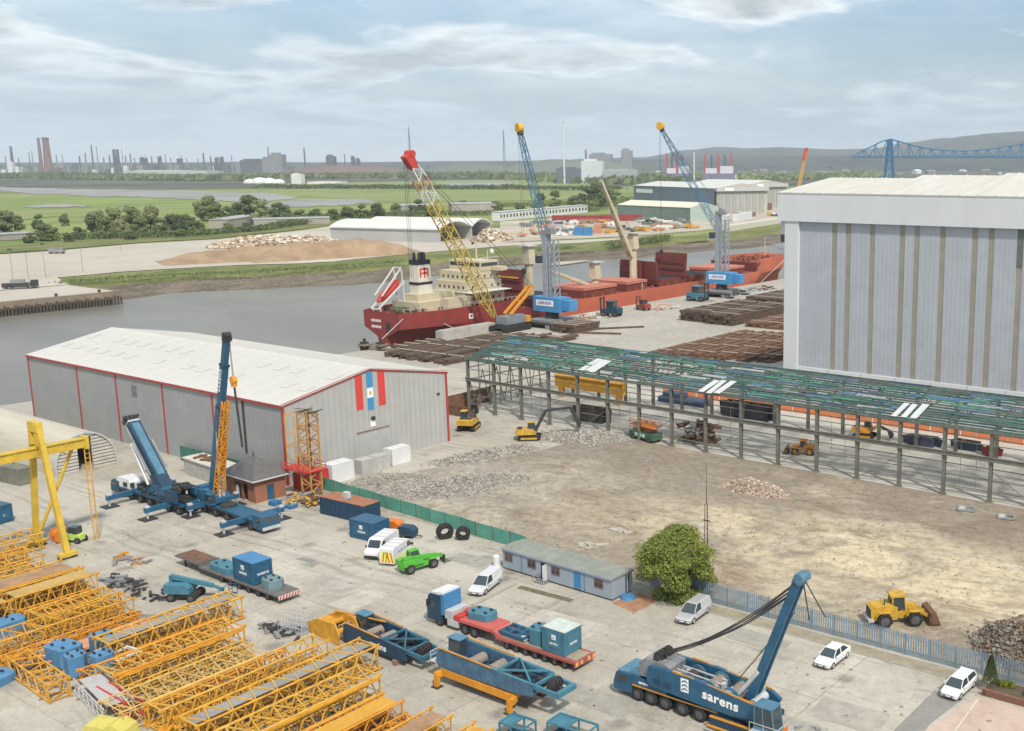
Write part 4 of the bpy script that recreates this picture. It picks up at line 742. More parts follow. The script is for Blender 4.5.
def container(label,loc,rz,L,W,H,mat,roofm=None,text=None,group=None,logo=True):
    t=thing('shipping_container',label,'container',loc,rz,group)
    part('shell',mat,t,lambda q:q.bx(-L/2+.06,-W/2+.06,.08,L/2-.06,W/2-.06,H-.06)); part('roof',roofm or mat,t,lambda q:q.bx(-L/2+.02,-W/2+.02,H-.06,L/2-.02,W/2-.02,H+.02))
    for x in (-L/2,L/2-.14):
        for y in (-W/2,W/2-.14): part('corner_post',mat,t,lambda q:q.bx(x,y,0,x+.14,y+.14,H-.065))
    [part('bottom_rail',mat,t,lambda q:q.bx(-L/2+.141,s*W/2-.05*(s+1),.02,L/2-.141,s*W/2-.05*(s-1),.16)) for s in (-1,1)]
    n=int(L/.6); part('side_rib',mat,t,lambda q:[q.bx(-L/2+.3+k*(L-.6)/n,s*(W/2-.06),.17,-L/2+.42+k*(L-.6)/n,s*(W/2-.01),H-.08) for k in range(n+1) for s in (-1,1)],kind='stuff')
    n=int(W/.5); part('end_rib',mat,t,lambda q:[q.bx(s*(L/2-.06),-W/2+.25+k*(W-.5)/n,.17,s*(L/2-.01),-W/2+.37+k*(W-.5)/n,H-.08) for k in range(n+1) for s in (-1,1)],kind='stuff')
    if text:
        part('text_panel',mat,t,lambda q:q.bx(-L*.3,-W/2-.012,H*.25,L*.3,-W/2+.02,H*.82))
        text_part('lettering',text,H*.16,print_w,t,(0,-W/2-.02,H*.42),FACE_S,.008,.004)
        part('logo_square',print_w,t,lambda q:q.bx(-L*.08,-W/2-.03,H*.58,-L*.08+H*.22,-W/2-.013,H*.78)); part('logo_bar',mat,t,lambda q:[q.bx(-L*.08+.05,-W/2-.036,H*(.62+.06*k),-L*.08+H*.17,-W/2-.031,H*(.64+.06*k)) for k in range(2)])
        part('text_panel_end',mat,t,lambda q:q.bx(L/2-.02,-W*.34,H*.25,L/2+.012,W*.34,H*.82)); text_part('lettering',text,H*.16,print_w,t,(L/2+.02,0,H*.45),FACE_E,.008,.004)
    return t
container('teal blue container with pale roof on back of the low loader',(-70.6,76.8,1.20),0,3.1,2.5,2.6,teal,M('pale_lid',(.50,.56,.52),.7,0,.15,.8,.3),'sarens')
container('long dark blue container with rusty brown roof by green fence',(-127.0,94.4,.008),R(3),9.2,3.0,2.6,blue_d,M('rust_roof',(.33,.14,.08),.8,0,.25,.7,.3),None)
for px,py in ((335,509),(353,520)): pass
o=container('small blue container with white logo in front of the long one',(-117.4,90.2,.008),R(4),4.6,2.9,2.6,blue,None,'SARENS')
container('white container beside the red one against the warehouse gable',(-143.6,105.0,.01),R(90),4.2,2.6,3.0,white)
container('red container half behind the tower crane section',(-143.9,100.2,.01),R(90),4.6,2.6,2.7,red)
container('white container standing alone by the warehouse roller door',(-143.8,117.0,.01),R(90),3.9,2.2,2.8,white)
t=thing('concrete_block_stack','pale grey concrete blocks beside the warehouse roller door','blocks',(-143.6,111.6,.01),R(90))
m_cb=M('grey_block',(.42,.42,.39),.85,0,.12,.6,.3)
for k in range(4): part('block',m_cb,t,lambda q:q.bx(-2.9+1.45*k,-1.1,0,-1.5+1.45*k,1.1,2.4-.05*(k%2)))
tag(MB().box((0,0,.6),(1.0,.7,.9)).add(MB().bx(-.5,-.35,0,.5,-.25,.2)).add(MB().bx(-.5,.25,0,.5,.35,.2)).build('equipment_box',greyl),'pale grey box on top of the brown container roof','box').location=at(347,499,2.63)
for (px,py,lab,m_,r_) in ((383,530,'teal drum shaped skip beside the small blue container',teal,0),(394,531,'orange pallet truck between container and vans',orange,0),(408,537,'dark blue compressor trailer behind the vans',blue_d,0)):
    t=thing('yard_equipment',lab,'equipment',at(px,py)+Vector((0,0,.008)),R(15))
    part('body',m_,t,lambda q:q.prism([(-1.2,.4),(1.2,.4),(1.2,1.2),(.6,1.6),(-.9,1.6),(-1.2,1.3)],'y',-.7,.7)); part('drawbar',dark,t,lambda q:q.bar((1.1,0,.45),(2.3,0,.35),.12))
    for s in (-1,1): wheel(t,-.2,s*.75,.36,.2)
# ---- flatbed trailer with its load
fb=thing('flatbed_trailer','dark flatbed trailer with sloping neck and red striped tail','trailer',(-118.0,70.7,.008),R(-1))
part('deck',M('dark_trailer',(.13,.12,.115),.8,0,.25,.8,.35,(.24,.19,.14)),fb,lambda q:[q.bx(-5.5,-1.4,.85,11.0,1.4,1.08)]); part('neck',M('dark_trailer'),fb,lambda q:[q.bx(-11.2,-1.3,1.15,-5.6,1.3,1.35),q.bx(-5.8,-1.3,.9,-5.4,1.3,1.35)]); part('landing_leg',dark,fb,lambda q:[q.bx(-9.8,s*.8-.1,0,-9.6,s*.8+.1,1.15) for s in (-1,1)])
part('neck_plate',rust,fb,lambda q:q.bx(-11.0,-1.1,1.36,-6.2,1.1,1.40)); part('tail_board',whited,fb,lambda q:q.bx(11.0,-1.4,.6,11.08,1.4,1.05)); 
for k in range(7): part('red_tail_stripe',red,fb,lambda q:q.prism([(-1.35+.39*k,.62),(-1.15+.39*k,.62),(-1.0+.39*k,1.03),(-1.2+.39*k,1.03)],'x',11.081,11.1))
for k in range(6):
    for s in (-1,1): wheel(fb,-1.0+1.9*k,s*1.1,.45,.34)
container('blue container with white lettering riding on the dark flatbed',(-114.2,70.7,1.1),R(-1),4.2,2.5,2.75,blue,bright_blue,'SARENS')
counterweight('counterweight_slab','flat teal slab behind the container on the flatbed',(-119.8,70.7,1.1),R(-1),4.6,2.1,.7,teal)
counterweight('counterweight_slab','teal grey slab with amber light at the tail of flatbed',(-110.2,70.6,1.1),R(-6),2.6,1.9,1.05,M('greyed_teal',(.15,.24,.27),.6,0,.2,.8,.3))
# ---- boom lift
t=thing('boom_lift','teal boom lift folded down behind the yellow lattice sections','lift',(-117.9,64.4,.008),R(30))
part('chassis',dark,t,lambda q:q.bx(-1.5,-.9,.45,1.5,.9,.9)); part('turret',teal,t,lambda q:[q.prism([(-1.9,1.0),(1.1,1.0),(1.1,1.7),(.4,2.1),(-1.9,2.1)],'y',-1.25,-.25),q.prism([(-1.9,1.0),(.8,1.0),(.8,1.9),(-1.9,2.1)],'y',.25,1.25)]); part('boom',teal,t,lambda q:[q.bar((-1.6,0,2.7),(3.4,0,1.7),.4,.5),q.bar((-1.6,0,1.9),(-1.6,0,2.8),.4),q.bar((3.3,0,1.7),(4.6,0,1.2),.28,.3)]); part('basket',blue,t,lambda q:[q.bx(4.6,-1.1,.4,5.6,1.1,.5)]+[q.bar((x,y,.5),(x,y,1.5),.06) for x in (4.6,5.6) for y in (-1.1,0,1.1)]+[q.bar((4.6,y,1.5),(5.6,y,1.5),.06) for y in (-1.1,1.1)]+[q.bar((x,-1.1,1.5),(x,1.1,1.5),.06) for x in (4.6,5.6)])
for x in (-1.2,1.2):
    for s in (-1,1): wheel(t,x,s*1.1,.52,.4)
# ================================================================ MOBILE CRANES
def telecrane(label,loc,rz,axles,L,boom,cabx,outr,jib=False,rear_cover=True,boomside=0):
    """carrier along local x, cab at +x; boom=(foot(x,z), tip(x,z))"""
    t=thing('mobile_crane',label,'crane',loc,rz)
    part('carrier_frame',blue,t,lambda q:[q.bx(-L/2,-.7,.9,L/2-.2,.7,1.5),q.bx(-L/2+.3,-1.4,1.25,L/2-2.6,1.4,1.62)])
    c=part('driver_cab',blue_d if not jib else blue,t,lambda q:q.prism([(L/2-2.3,.6),(L/2,.6),(L/2+.05,1.4),(L/2-.25,2.3),(L/2-.5,2.45),(L/2-2.3,2.45)],'y',-1.4,1.4)); part('windscreen',glass,c,lambda q:q.hexa([(L/2+.0,-1.25,1.45),(L/2+.06,-1.25,1.45),(L/2+.06,1.25,1.45),(L/2+.0,1.25,1.45),(L/2-.28,-1.2,2.25),(L/2-.22,-1.2,2.27),(L/2-.22,1.2,2.27),(L/2-.28,1.2,2.25)])); part('side_window',glass,c,lambda q:[q.bx(L/2-1.6,s*1.39,1.5,L/2-.35,s*1.42,2.2) for s in (-1,1)]); part('bumper',greyl,c,lambda q:q.bx(L/2+.02,-1.3,.55,L/2+.25,1.3,.95))
    for k in range(axles):
        x=-L/2+1.2+(L-4.2)*k/(axles-1)
        for s in (-1,1): wheel(t,x,s*1.18,.62,.48)
    part('wheel_cover',blue_d,t,lambda q:[q.bx(-L/2+.3,s*1.42,1.35,L/2-2.6,s*1.46,1.6) for s in (-1,1)])
    (fx,fz),(tx_,tz)=boom
    part('slew_ring',dark,t,lambda q:q.tube((fx*.4,0,1.62),(fx*.4,0,1.95),1.15,1.15,18)); part('turret',blue,t,lambda q:q.prism([(fx-.9,1.95),(fx+2.6,1.95),(fx+2.6,2.6),(fx+.8,3.4),(fx-.9,3.4)],'y',-1.2,1.2))
    s_=1 if tx_>=fx else -1
    part('counterweight',blue_d if not jib else blue,t,lambda q:[q.bx(fx-s_*3.4,-1.45,1.75,fx-s_*1.0,1.45,3.3)]); part('counterweight_slab',blue,t,lambda q:[q.bx(fx-s_*3.5,-1.75,2.5,fx-s_*2.1,1.75,3.5)])
    oc=part('operator_cab',glass,t,lambda q:q.bx(fx+s_*1.0,-1.9,1.9,fx+s_*2.6,-1.25,3.3)); part('operator_cab_frame',blue,oc,lambda q:[q.bx(fx+s_*.95,-1.95,3.3,fx+s_*2.65,-1.2,3.4),q.bx(fx+s_*.95,-1.95,1.8,fx+s_*2.65,-1.2,2.1)])
    f=Vector((fx,0,fz)); e=Vector((tx_,0,tz)); d=(e-f).normalized(); Lb=(e-f).length; upv=Vector((0,0,1)) if abs(d.z)<.9 else Vector((-s_,0,0))
    n=d.cross(Vector((0,1,0))).normalized(); 
    bw,bh=(.98,1.1) if jib else (1.75,1.55)
    part('boom_base',blue_d if not jib else blue,t,lambda q:q.bar(f-d*1.2,f+d*(Lb*(.93 if not jib else .55)),bw,bh,upv))
    if jib:
        part('boom_section',blue,t,lambda q:q.bar(f+d*Lb*.55,f+d*Lb*.82,bw*.86,bh*.86,upv)); part('boom_section',blue,t,lambda q:q.bar(f+d*Lb*.82,f+d*(Lb-.5),bw*.74,bh*.74,upv))
        part('boom_collar',blue_d,t,lambda q:[q.bar(f+d*(Lb*k-.15),f+d*(Lb*k+.15),bw*1.05,bh*1.05,upv) for k in (.55,.82)])
    else:
        part('boom_top_plate',blue_l,t,lambda q:q.bar(f+n*(bh/2+.03)*s_+d*1.0,f+n*(bh/2+.03)*s_+d*Lb*.9,bw*.62,.06,upv))
        part('boom_section',greyl,t,lambda q:[q.bar(f+d*Lb*(.93+.012*k),f+d*Lb*(.945+.012*k),bw*(.98-.1*k),bh*(.98-.1*k),upv) for k in range(5)])
        for s in (-1,1): part('guy_strut',grey,t,lambda q:[q.bar(f+Vector((0,s*(bw/2+.35),0))+d*1.5,f+Vector((0,s*(bw/2+.28),0))+d*Lb*.9,.26,.3,upv),q.tube(f+Vector((0,s*(bw/2+.65),.25))+d*2.2,f+Vector((0,s*(bw/2+.6),.25))+d*Lb*.62,.16)])
    part('boom_head',dark,t,lambda q:[q.bar(e-d*.7,e+d*.25,bw*.95,bh*.8,upv),q.tube(e+Vector((0,-bw*.5,.2)),e+Vector((0,bw*.5,.2)),.42,.42,12),q.tube(e+Vector((0,-bw*.6,-.35)),e+Vector((0,bw*.6,-.35)),.35,.35,12)]+([q.bar(e+Vector((0,y,0)),e+Vector((0,y,0))+n*1.0,.12,.4) for y in (-.9,-.3,.3,.9)] if not jib else []))
    part('luffing_ram',greyl,t,lambda q:[q.tube((fx+s_*2.0,y,2.0),tuple(f+d*Lb*.42-Vector((0,0,.6))+Vector((0,y,0))),.22) for y in (-.3,.3)])
    for (x,y0,y1,down) in outr:
        o=part('outrigger',blue,t,lambda q:q.bx(x-.32,y0,1.05,x+.32,y1,1.75)); yy=y1-(.35 if y1>0 else -.35)
        part('jack',greyl,o,lambda q:[q.tube((x,yy,.15),(x,yy,1.1),.16),q.bx(x-.3,yy-.3,.9,x+.3,yy+.3,2.0)]); part('pad',dark,o,lambda q:q.bx(x-1.0,yy-1.0,.0,x+1.0,yy+1.0,.15))
    return t
# crane with the boom lowered to about forty degrees
tcA=telecrane('blue heavy mobile crane, boom laid back at forty degrees beside the arched hut',(-156.5,82.2,.008),PI,7,19.5,((-2.6,3.6),(4.8,12.2)),0,[(-6.8,-.5,-5.2,1),(3.6,-.5,-5.2,1),(-6.8,.5,5.2,1),(3.6,.5,5.2,1)])
part('white_hood',white,tcA,lambda q:q.prism([(4.2,1.65),(8.2,1.65),(8.2,2.6),(7.6,3.1),(4.6,3.1),(4.2,2.6)],'y',-.9,1.3)); part('rear_deck_gear',blue_d,tcA,lambda q:[q.box((random.uniform(4,9.5),random.uniform(-1.1,1.1),1.9+random.uniform(-.05,.1)),(random.uniform(.5,1.6),random.uniform(.3,.9),random.uniform(.4,.9)),random.uniform(-.3,.3)) for _ in range(16)])
part('winch_gear',dark,tcA,lambda q:[q.box((random.uniform(-9,-6),random.uniform(-1.2,1.2),3.4+random.uniform(-.2,.5)),(random.uniform(.4,1.1),random.uniform(.3,.9),random.uniform(.3,.8)),random.uniform(-.3,.3)) for _ in range(14)]); part('boom_support_ram',greyl,tcA,lambda q:[q.tube((-1.4,s*1.5,3.4),(2.6,s*1.35,9.0),.2) for s in (-1,1)])
part('deck_clutter',dark,tcA,lambda q:[q.box((random.uniform(-9.5,9.5),random.uniform(-1.5,1.5),1.75+random.uniform(0,.8)),(random.uniform(.25,1.2),random.uniform(.15,.7),random.uniform(.2,.8)),random.uniform(-.5,.5)) for _ in range(46)],kind='stuff'); part('hose_run',black,tcA,lambda q:[q.tube((random.uniform(-7,2),random.uniform(-1.4,1.4),2.0+random.uniform(0,1.6)),(random.uniform(-7,2),random.uniform(-1.4,1.4),2.0+random.uniform(0,1.6)),.06,.06,5) for _ in range(26)],kind='stuff'); [part('side_ballast',blue_d,tcA,lambda q:q.bx(-9.2,s_*1.9,1.9,-6.4,s_*1.5,3.6)) for s_ in (-1,1)]; part('access_ladder',greyl,tcA,lambda q:[q.bar((-8.0+.5*s,-2.2,0),(-8.0+.5*s,-1.6,2.6),.08) for s in (0,1)]+[q.bar((-8.0,-2.2+.1*k,.4*k),(-7.5,-2.2+.1*k,.4*k),.06) for k in range(1,6)])
# crane with the upright boom and stowed orange jib
tcB=telecrane('blue mobile crane with upright boom and orange lattice jib folded alongside',(-138.6,84.4,.008),R(-4),5,17.0,((-6.5,3.4),(.9,26.6)),0,[(-7.0,-.5,-3.8,1),(4.2,-.5,-4.8,1),(-7.0,.5,3.8,1),(4.2,.5,4.4,1)],True)
d_=(Vector((.9,0,26.6))-Vector((-6.5,0,3.4))).normalized()
def jibf(q):
    a=Vector((-5.45,-.2,3.0)); L_=15.0
    off=[(0,-.45),(1.15,-.45),(1.15,.45),(0,.45)]
    for ox_,oy_ in off: q.bar(a+Vector((ox_,oy_,0)),a+Vector((ox_*.72,oy_*.8,0))+d_*L_,.15)
    for k in range(12):
        p=a+d_*(L_*k/12); p2=a+d_*(L_*(k+1)/12); s1=1-.28*k/12; s2=1-.28*(k+1)/12
        for (o1,o2) in ((0,1),(1,2),(3,2),(0,3)):
            if k%2: o1,o2=o2,o1
            q.bar(p+Vector((off[o1][0]*s1,off[o1][1],0)),p2+Vector((off[o2][0]*s2,off[o2][1],0)),.10)
            q.bar(p+Vector((off[o1][0]*s1,off[o1][1],0)),p+Vector((off[o2][0]*s1,off[o2][1],0)),.09)
part('lattice_jib',yel_o,tcB,jibf); part('jib_panel',yel_o,tcB,lambda q:q.bar(Vector((-4.85,.0,3.2)),Vector((-4.85,.0,3.2))+d_*9,.75,.1,(1,0,0)))
hk=Vector((1.9,-.1,20.6)); part('hook_block',yel_o,tcB,lambda q:[q.tube(hk+Vector((0,-.3,0)),hk+Vector((0,.3,0)),.55,.55,12),q.bx(hk.x-.35,-.35,hk.z-.9,hk.x+.35,.2,hk.z)]); part('hoist_rope',dark,tcB,lambda q:[q.tube(hk+Vector((s*.12,0,.4)),(1.5+s*.12,0,26.3),.035,.035,5) for s in (-1,1)]); part('hanging_bar',dark,tcB,lambda q:q.bar(hk+Vector((.1,0,-1)),hk+Vector((.9,0,-9.4)),.22))
text_part('boom_lettering','SARENS',.85,print_w,tcB,(-1.1,-.50,20.2),(PI/2,-math.atan2(d_.z,d_.x),0),.01,.02,spacing=1.25)
# ---- truck mounted lattice crane in front, with mast raised
SC=thing('lattice_truck_crane','large blue lattice truck crane with raised mast, white sarens lettering on its side','crane',(-52,75.7,.008),0)
def X(x): return (x if x>-56 else -56+(x+56)*.82)+52
part('carrier_frame',blue,SC,lambda q:[q.bx(X(-61.6),-.9,.95,X(-41.0),.9,1.55),q.bx(X(-60.0),-1.5,1.45,X(-50.6),1.5,1.62)]); cabp=part('driver_cab',blue,SC,lambda q:q.prism([(X(-62.9),.65),(X(-63.0),1.35),(X(-62.6),2.35),(X(-62.2),2.5),(X(-60.3),2.5),(X(-60.3),.65)],'y',-1.5,1.5)); part('windscreen',glass,cabp,lambda q:q.hexa([(X(-63.03),-1.3,1.4),(X(-63.03),1.3,1.4),(X(-62.95),1.3,1.4),(X(-62.95),-1.3,1.4),(X(-62.68),-1.25,2.3),(X(-62.68),1.25,2.3),(X(-62.6),1.25,2.3),(X(-62.6),-1.25,2.3)])); part('side_window',glass,cabp,lambda q:[q.bx(X(-62.4),s*1.49,1.45,X(-61.0),s*1.52,2.25) for s in (-1,1)]); part('cab_roof',blue_l,cabp,lambda q:q.bx(X(-62.4),-1.4,2.5,X(-59.2),1.4,2.62))
for k in range(5):
    for s in (-1,1): wheel(SC,X(-59.6+1.95*k),s*1.22,.72,.55)
for k in range(3):
    for s in (-1,1): wheel(SC,X(-47.6+1.9*k),s*1.22,.72,.55)
part('wheel_arch_strip',yel_o,SC,lambda q:[q.bx(X(-60.2),s*1.5,1.52,X(-49.8),s*1.56,1.64) for s in (-1,1)]); part('headlight',headl,SC,lambda q:[q.bx(X(-63.02),s*1.0,.75,X(-62.9),s*1.35,1.0) for s in (-1,1)])
part('turret_base',blue_d,SC,lambda q:[q.tube((X(-48.6),0,1.6),(X(-48.6),0,2.0),1.5,1.5,20),q.bx(X(-51.5),-1.55,1.65,X(-44.6),1.55,2.1)])
sb=[(X(-57.6),2.25),(X(-57.9),2.7),(X(-57.7),4.05),(X(-57.2),4.15),(X(-51.8),4.2),(X(-45.8),3.5),(X(-44.9),2.95),(X(-45.3),2.25),(X(-48.0),1.85),(X(-53.5),2.0)]
for s in (-1,1): part('side_hull',blue,SC,lambda q:q.prism(sb,'y',s*1.75,s*1.35))
part('hull_floor',blue_d,SC,lambda q:q.bx(X(-57.4),-1.35,2.3,X(-45.6),1.35,2.6)); part('orange_handrail',yel_o,SC,lambda q:[q.bar((X(-54.6),s*1.62,4.3),(X(-45.9),s*1.62,3.62),.12,.16) for s in (-1,1)])
part('engine_housing',grey,SC,lambda q:[q.prism([(X(-59.4),2.65),(X(-55.2),2.65),(X(-55.2),4.2),(X(-55.8),4.5),(X(-58.6),4.5),(X(-59.4),3.9)],'y',-1.3,1.3)]); part('engine_roof',M('dusty_roof',(.22,.225,.22),.7,0,.2,.8,.4,(.33,.30,.26)),SC,lambda q:q.bx(X(-58.5),-1.1,4.5,X(-55.9),1.1,4.58)); part('radiator_hood',blue_l,SC,lambda q:q.hexa([(X(-60.9),-1.4,2.65),(X(-59.2),-1.4,2.65),(X(-59.2),1.4,2.65),(X(-60.9),1.4,2.65),(X(-60.7),-1.3,2.75),(X(-59.3),-1.3,3.2),(X(-59.3),1.3,3.2),(X(-60.7),1.3,2.75)]))
for i,x in enumerate((-53.6,-51.0,-48.6)):
    dr=part('winch_drum',M('rope_drum',(.24,.20,.17),.7,0,.3,3) if i else dark,SC,lambda q:q.tube((X(x),-1.0,3.2),(X(x),1.0,3.2),.72,.72,16)); part('drum_flange',blue_l,dr,lambda q:[q.tube((X(x),y,3.2),(X(x),y+.08,3.2),.95,.95,16) for y in (-1.1,1.02)])
part('hull_hatch',blue_d,SC,lambda q:[q.bx(X(x),-1.762,2.45,X(x)+.9,-1.751,3.1) for x in (-57.0,-55.6)]); part('hull_seam',blue_d,SC,lambda q:[q.bx(X(x),-1.757,2.3,X(x)+.05,-1.751,3.9) for x in (-56.2,-54.2)]); part('deck_pipework',greyl,SC,lambda q:[q.bar((X(-55),y,3.9),(X(-50),y,3.75),.12) for y in (-.9,-.4,.5)]+[q.box((X(random.uniform(-55,-46.5)),random.uniform(-1.1,1.1),3.3+random.uniform(-.4,.4)),(random.uniform(.3,1.0),random.uniform(.2,.6),random.uniform(.2,.6)),random.uniform(0,1)) for _ in range(22)])
part('backstay_sheaves',dark,SC,lambda q:[q.tube((X(-57.0),y,4.75),(X(-57.0),y+.12,4.75),.55,.55,14) for y in (-.9,-.6,-.3,.2,.5,.8)]+[q.bar((X(-57.4),y,4.3),(X(-56.8),y,4.9),.2,.5) for y in (-1.05,1.0)])
mf,mt_=Vector((X(-47.0),0,3.2)),Vector((X(-42.3),0,15.5)); md=(mt_-mf).normalized()
for s in (-1,1): part('mast_leg',blue,SC,lambda q:q.bar(mf+Vector((0,s*.50,0)),mt_+Vector((0,s*.38,0)),.28,.78,(-1,0,.3)))
part('mast_web',blue_l,SC,lambda q:[q.bar(mf+md*(1.2+.1*k)*1.0+Vector((-.1,-.5,0)),mf+md*(1.2+.1*k)+Vector((-.1,.5,0)),.3,.1) for k in (3,22,42,62,82,100)]+[q.bar(mf+md*2+Vector((-.35,0,0)),mt_-md*.6+Vector((-.35,0,0)),.42,.08,(0,1,0))]); part('mast_head',blue_l,SC,lambda q:[q.bar(mt_-md*.5,mt_+md*.35,1.05,.85),q.tube(mt_+Vector((.2,-.7,.1)),mt_+Vector((.2,.7,.1)),.45,.45,12)])
part('mast_ram',greyl,SC,lambda q:[q.tube((X(-48.4),s*.9,3.0),tuple(mf+md*3.2+Vector((-.2,s*.6,0))),.2) for s in (-1,1)]+[q.tube((X(-46.3),-1.0,3.2),(X(-46.3),1.0,3.2),.42,.42,14)])
def ropes(q):
    for i,y in enumerate((-.8,-.62,-.25,.1,.45,.7)):
        a=mt_+Vector((-.1,y*.6,-.2-.35*(i%3))) ; b=Vector((X(-57.0),y,4.9)); pv=None
        for k in range(9):
            u=k/8; p=a.lerp(b,u); p.z-=.9*4*u*(1-u)*(1+.25*(i%2))
            if pv is not None: q.tube(pv,p,.055,.055,5,False)
            pv=p
part('luffing_rope',dark,SC,ropes); part('slack_rope',dark,SC,lambda q:[q.tube(mt_+Vector((-.5,0,-3.2)),(X(-49.0),-.2,3.8),.05,.05,5),q.tube(mt_+Vector((.1,.3,0)),mt_+Vector((1.9,1.0,-3.4)),.06,.06,5),q.tube(mt_+Vector((.1,.2,0)),mt_+Vector((.6,.6,-3.9)),.06,.06,5)])
oc=part('operator_cab',glass,SC,lambda q:q.hexa([(X(-45.2),-2.6,2.2),(X(-43.2),-2.6,2.2),(X(-43.2),-1.2,2.2),(X(-45.2),-1.2,2.2),(X(-45.2),-2.55,4.1),(X(-43.5),-2.55,4.1),(X(-43.5),-1.25,4.1),(X(-45.2),-1.25,4.1)])); part('operator_cab_frame',blue_l,oc,lambda q:[q.bx(X(-45.3),-2.65,4.1,X(-43.4),-1.15,4.22),q.bx(X(-45.3),-2.65,1.95,X(-43.1),-1.15,2.25)]+[q.bar((X(a),y,2.2),(X(b),y,4.1),.1) for a,b in ((-45.2,-45.2),(-43.2,-43.5),(-44.3,-44.4)) for y in (-2.6,-1.2)]); part('cab_walkway',greyl,oc,lambda q:[q.bx(X(-45.4),-3.3,1.9,X(-42.4),-1.1,1.97)]+[q.bar((X(x),-3.25,1.97),(X(x),-3.25,2.9),.05) for x in (-45.3,-43.9,-42.5)]+[q.bar((X(-45.3),-3.25,2.9),(X(-42.5),-3.25,2.9),.05),q.bar((X(-42.45),-3.25,2.9),(X(-42.45),-1.2,2.9),.05)]); part('hazard_board',orange,oc,lambda q:q.bx(X(-42.42),-2.9,2.05,X(-42.36),-1.7,2.7))
for y0,y1 in ((-1.0,-3.6),):
    o=part('outrigger_beam',blue_d,SC,lambda q:q.bx(X(-50.2),-2.1,.55,X(-45.0),-1.6,1.35)); part('hazard_edge',yel_o,o,lambda q:[q.bx(X(-50.2),-2.16,1.35,X(-43.4),-1.95,1.47),q.bx(X(-50.2),-2.7,.75,X(-43.4),-2.5,.87)])
part('rear_platform',M('dusty_deck',(.36,.34,.30),.85,0,.2,.7,.3),SC,lambda q:[q.bx(X(-44.5),-1.4,1.1,X(-40.2),1.6,1.57),q.bx(X(-43.5),-.6,1.3,X(-41.5),.8,1.62)]); part('rear_platform_gear',deckg,SC,lambda q:[q.box((X(random.uniform(-43,-40.6)),random.uniform(-1,1.3),1.5+random.uniform(-.05,.12)),(random.uniform(.3,.9),random.uniform(.2,.6),random.uniform(.2,.4)),random.uniform(0,2)) for _ in range(8)])
text_part('lettering','sarens',1.25,print_w,SC,(X(-49.3),-1.775,2.98),(PI/2,R(4),0),.012,.035,1.12,1.08)
part('logo_plate',print_w,SC,lambda q:q.bx(X(-53.6),-1.785,2.7,X(-52.75),-1.752,4.0)); part('logo_wave',blue,SC,lambda q:[q.prism([(X(-53.5),2.8+.38*k),(X(-53.15),3.0+.38*k),(X(-52.85),2.85+.38*k),(X(-52.85),2.98+.38*k),(X(-53.15),3.14+.38*k),(X(-53.5),2.94+.38*k)],'y',-1.795,-1.786) for k in range(3)])
text_part('carrier_lettering','sarens',.42,print_w,SC,(X(-58.6),-1.53,2.05),FACE_S,.01,.01); part('carrier_side_panel',blue,SC,lambda q:q.bx(X(-60.28),-1.5,1.66,X(-55.4),-1.35,2.45))
car_hidden=car('white car with amber roof light half hidden behind the lattice crane',(-51.8,80.6,.008),R(10),white,'saloon')
part('amber_roof_panel',yel_o,car_hidden,lambda q:q.bx(-.2,-.4,1.505,.3,.4,1.58))
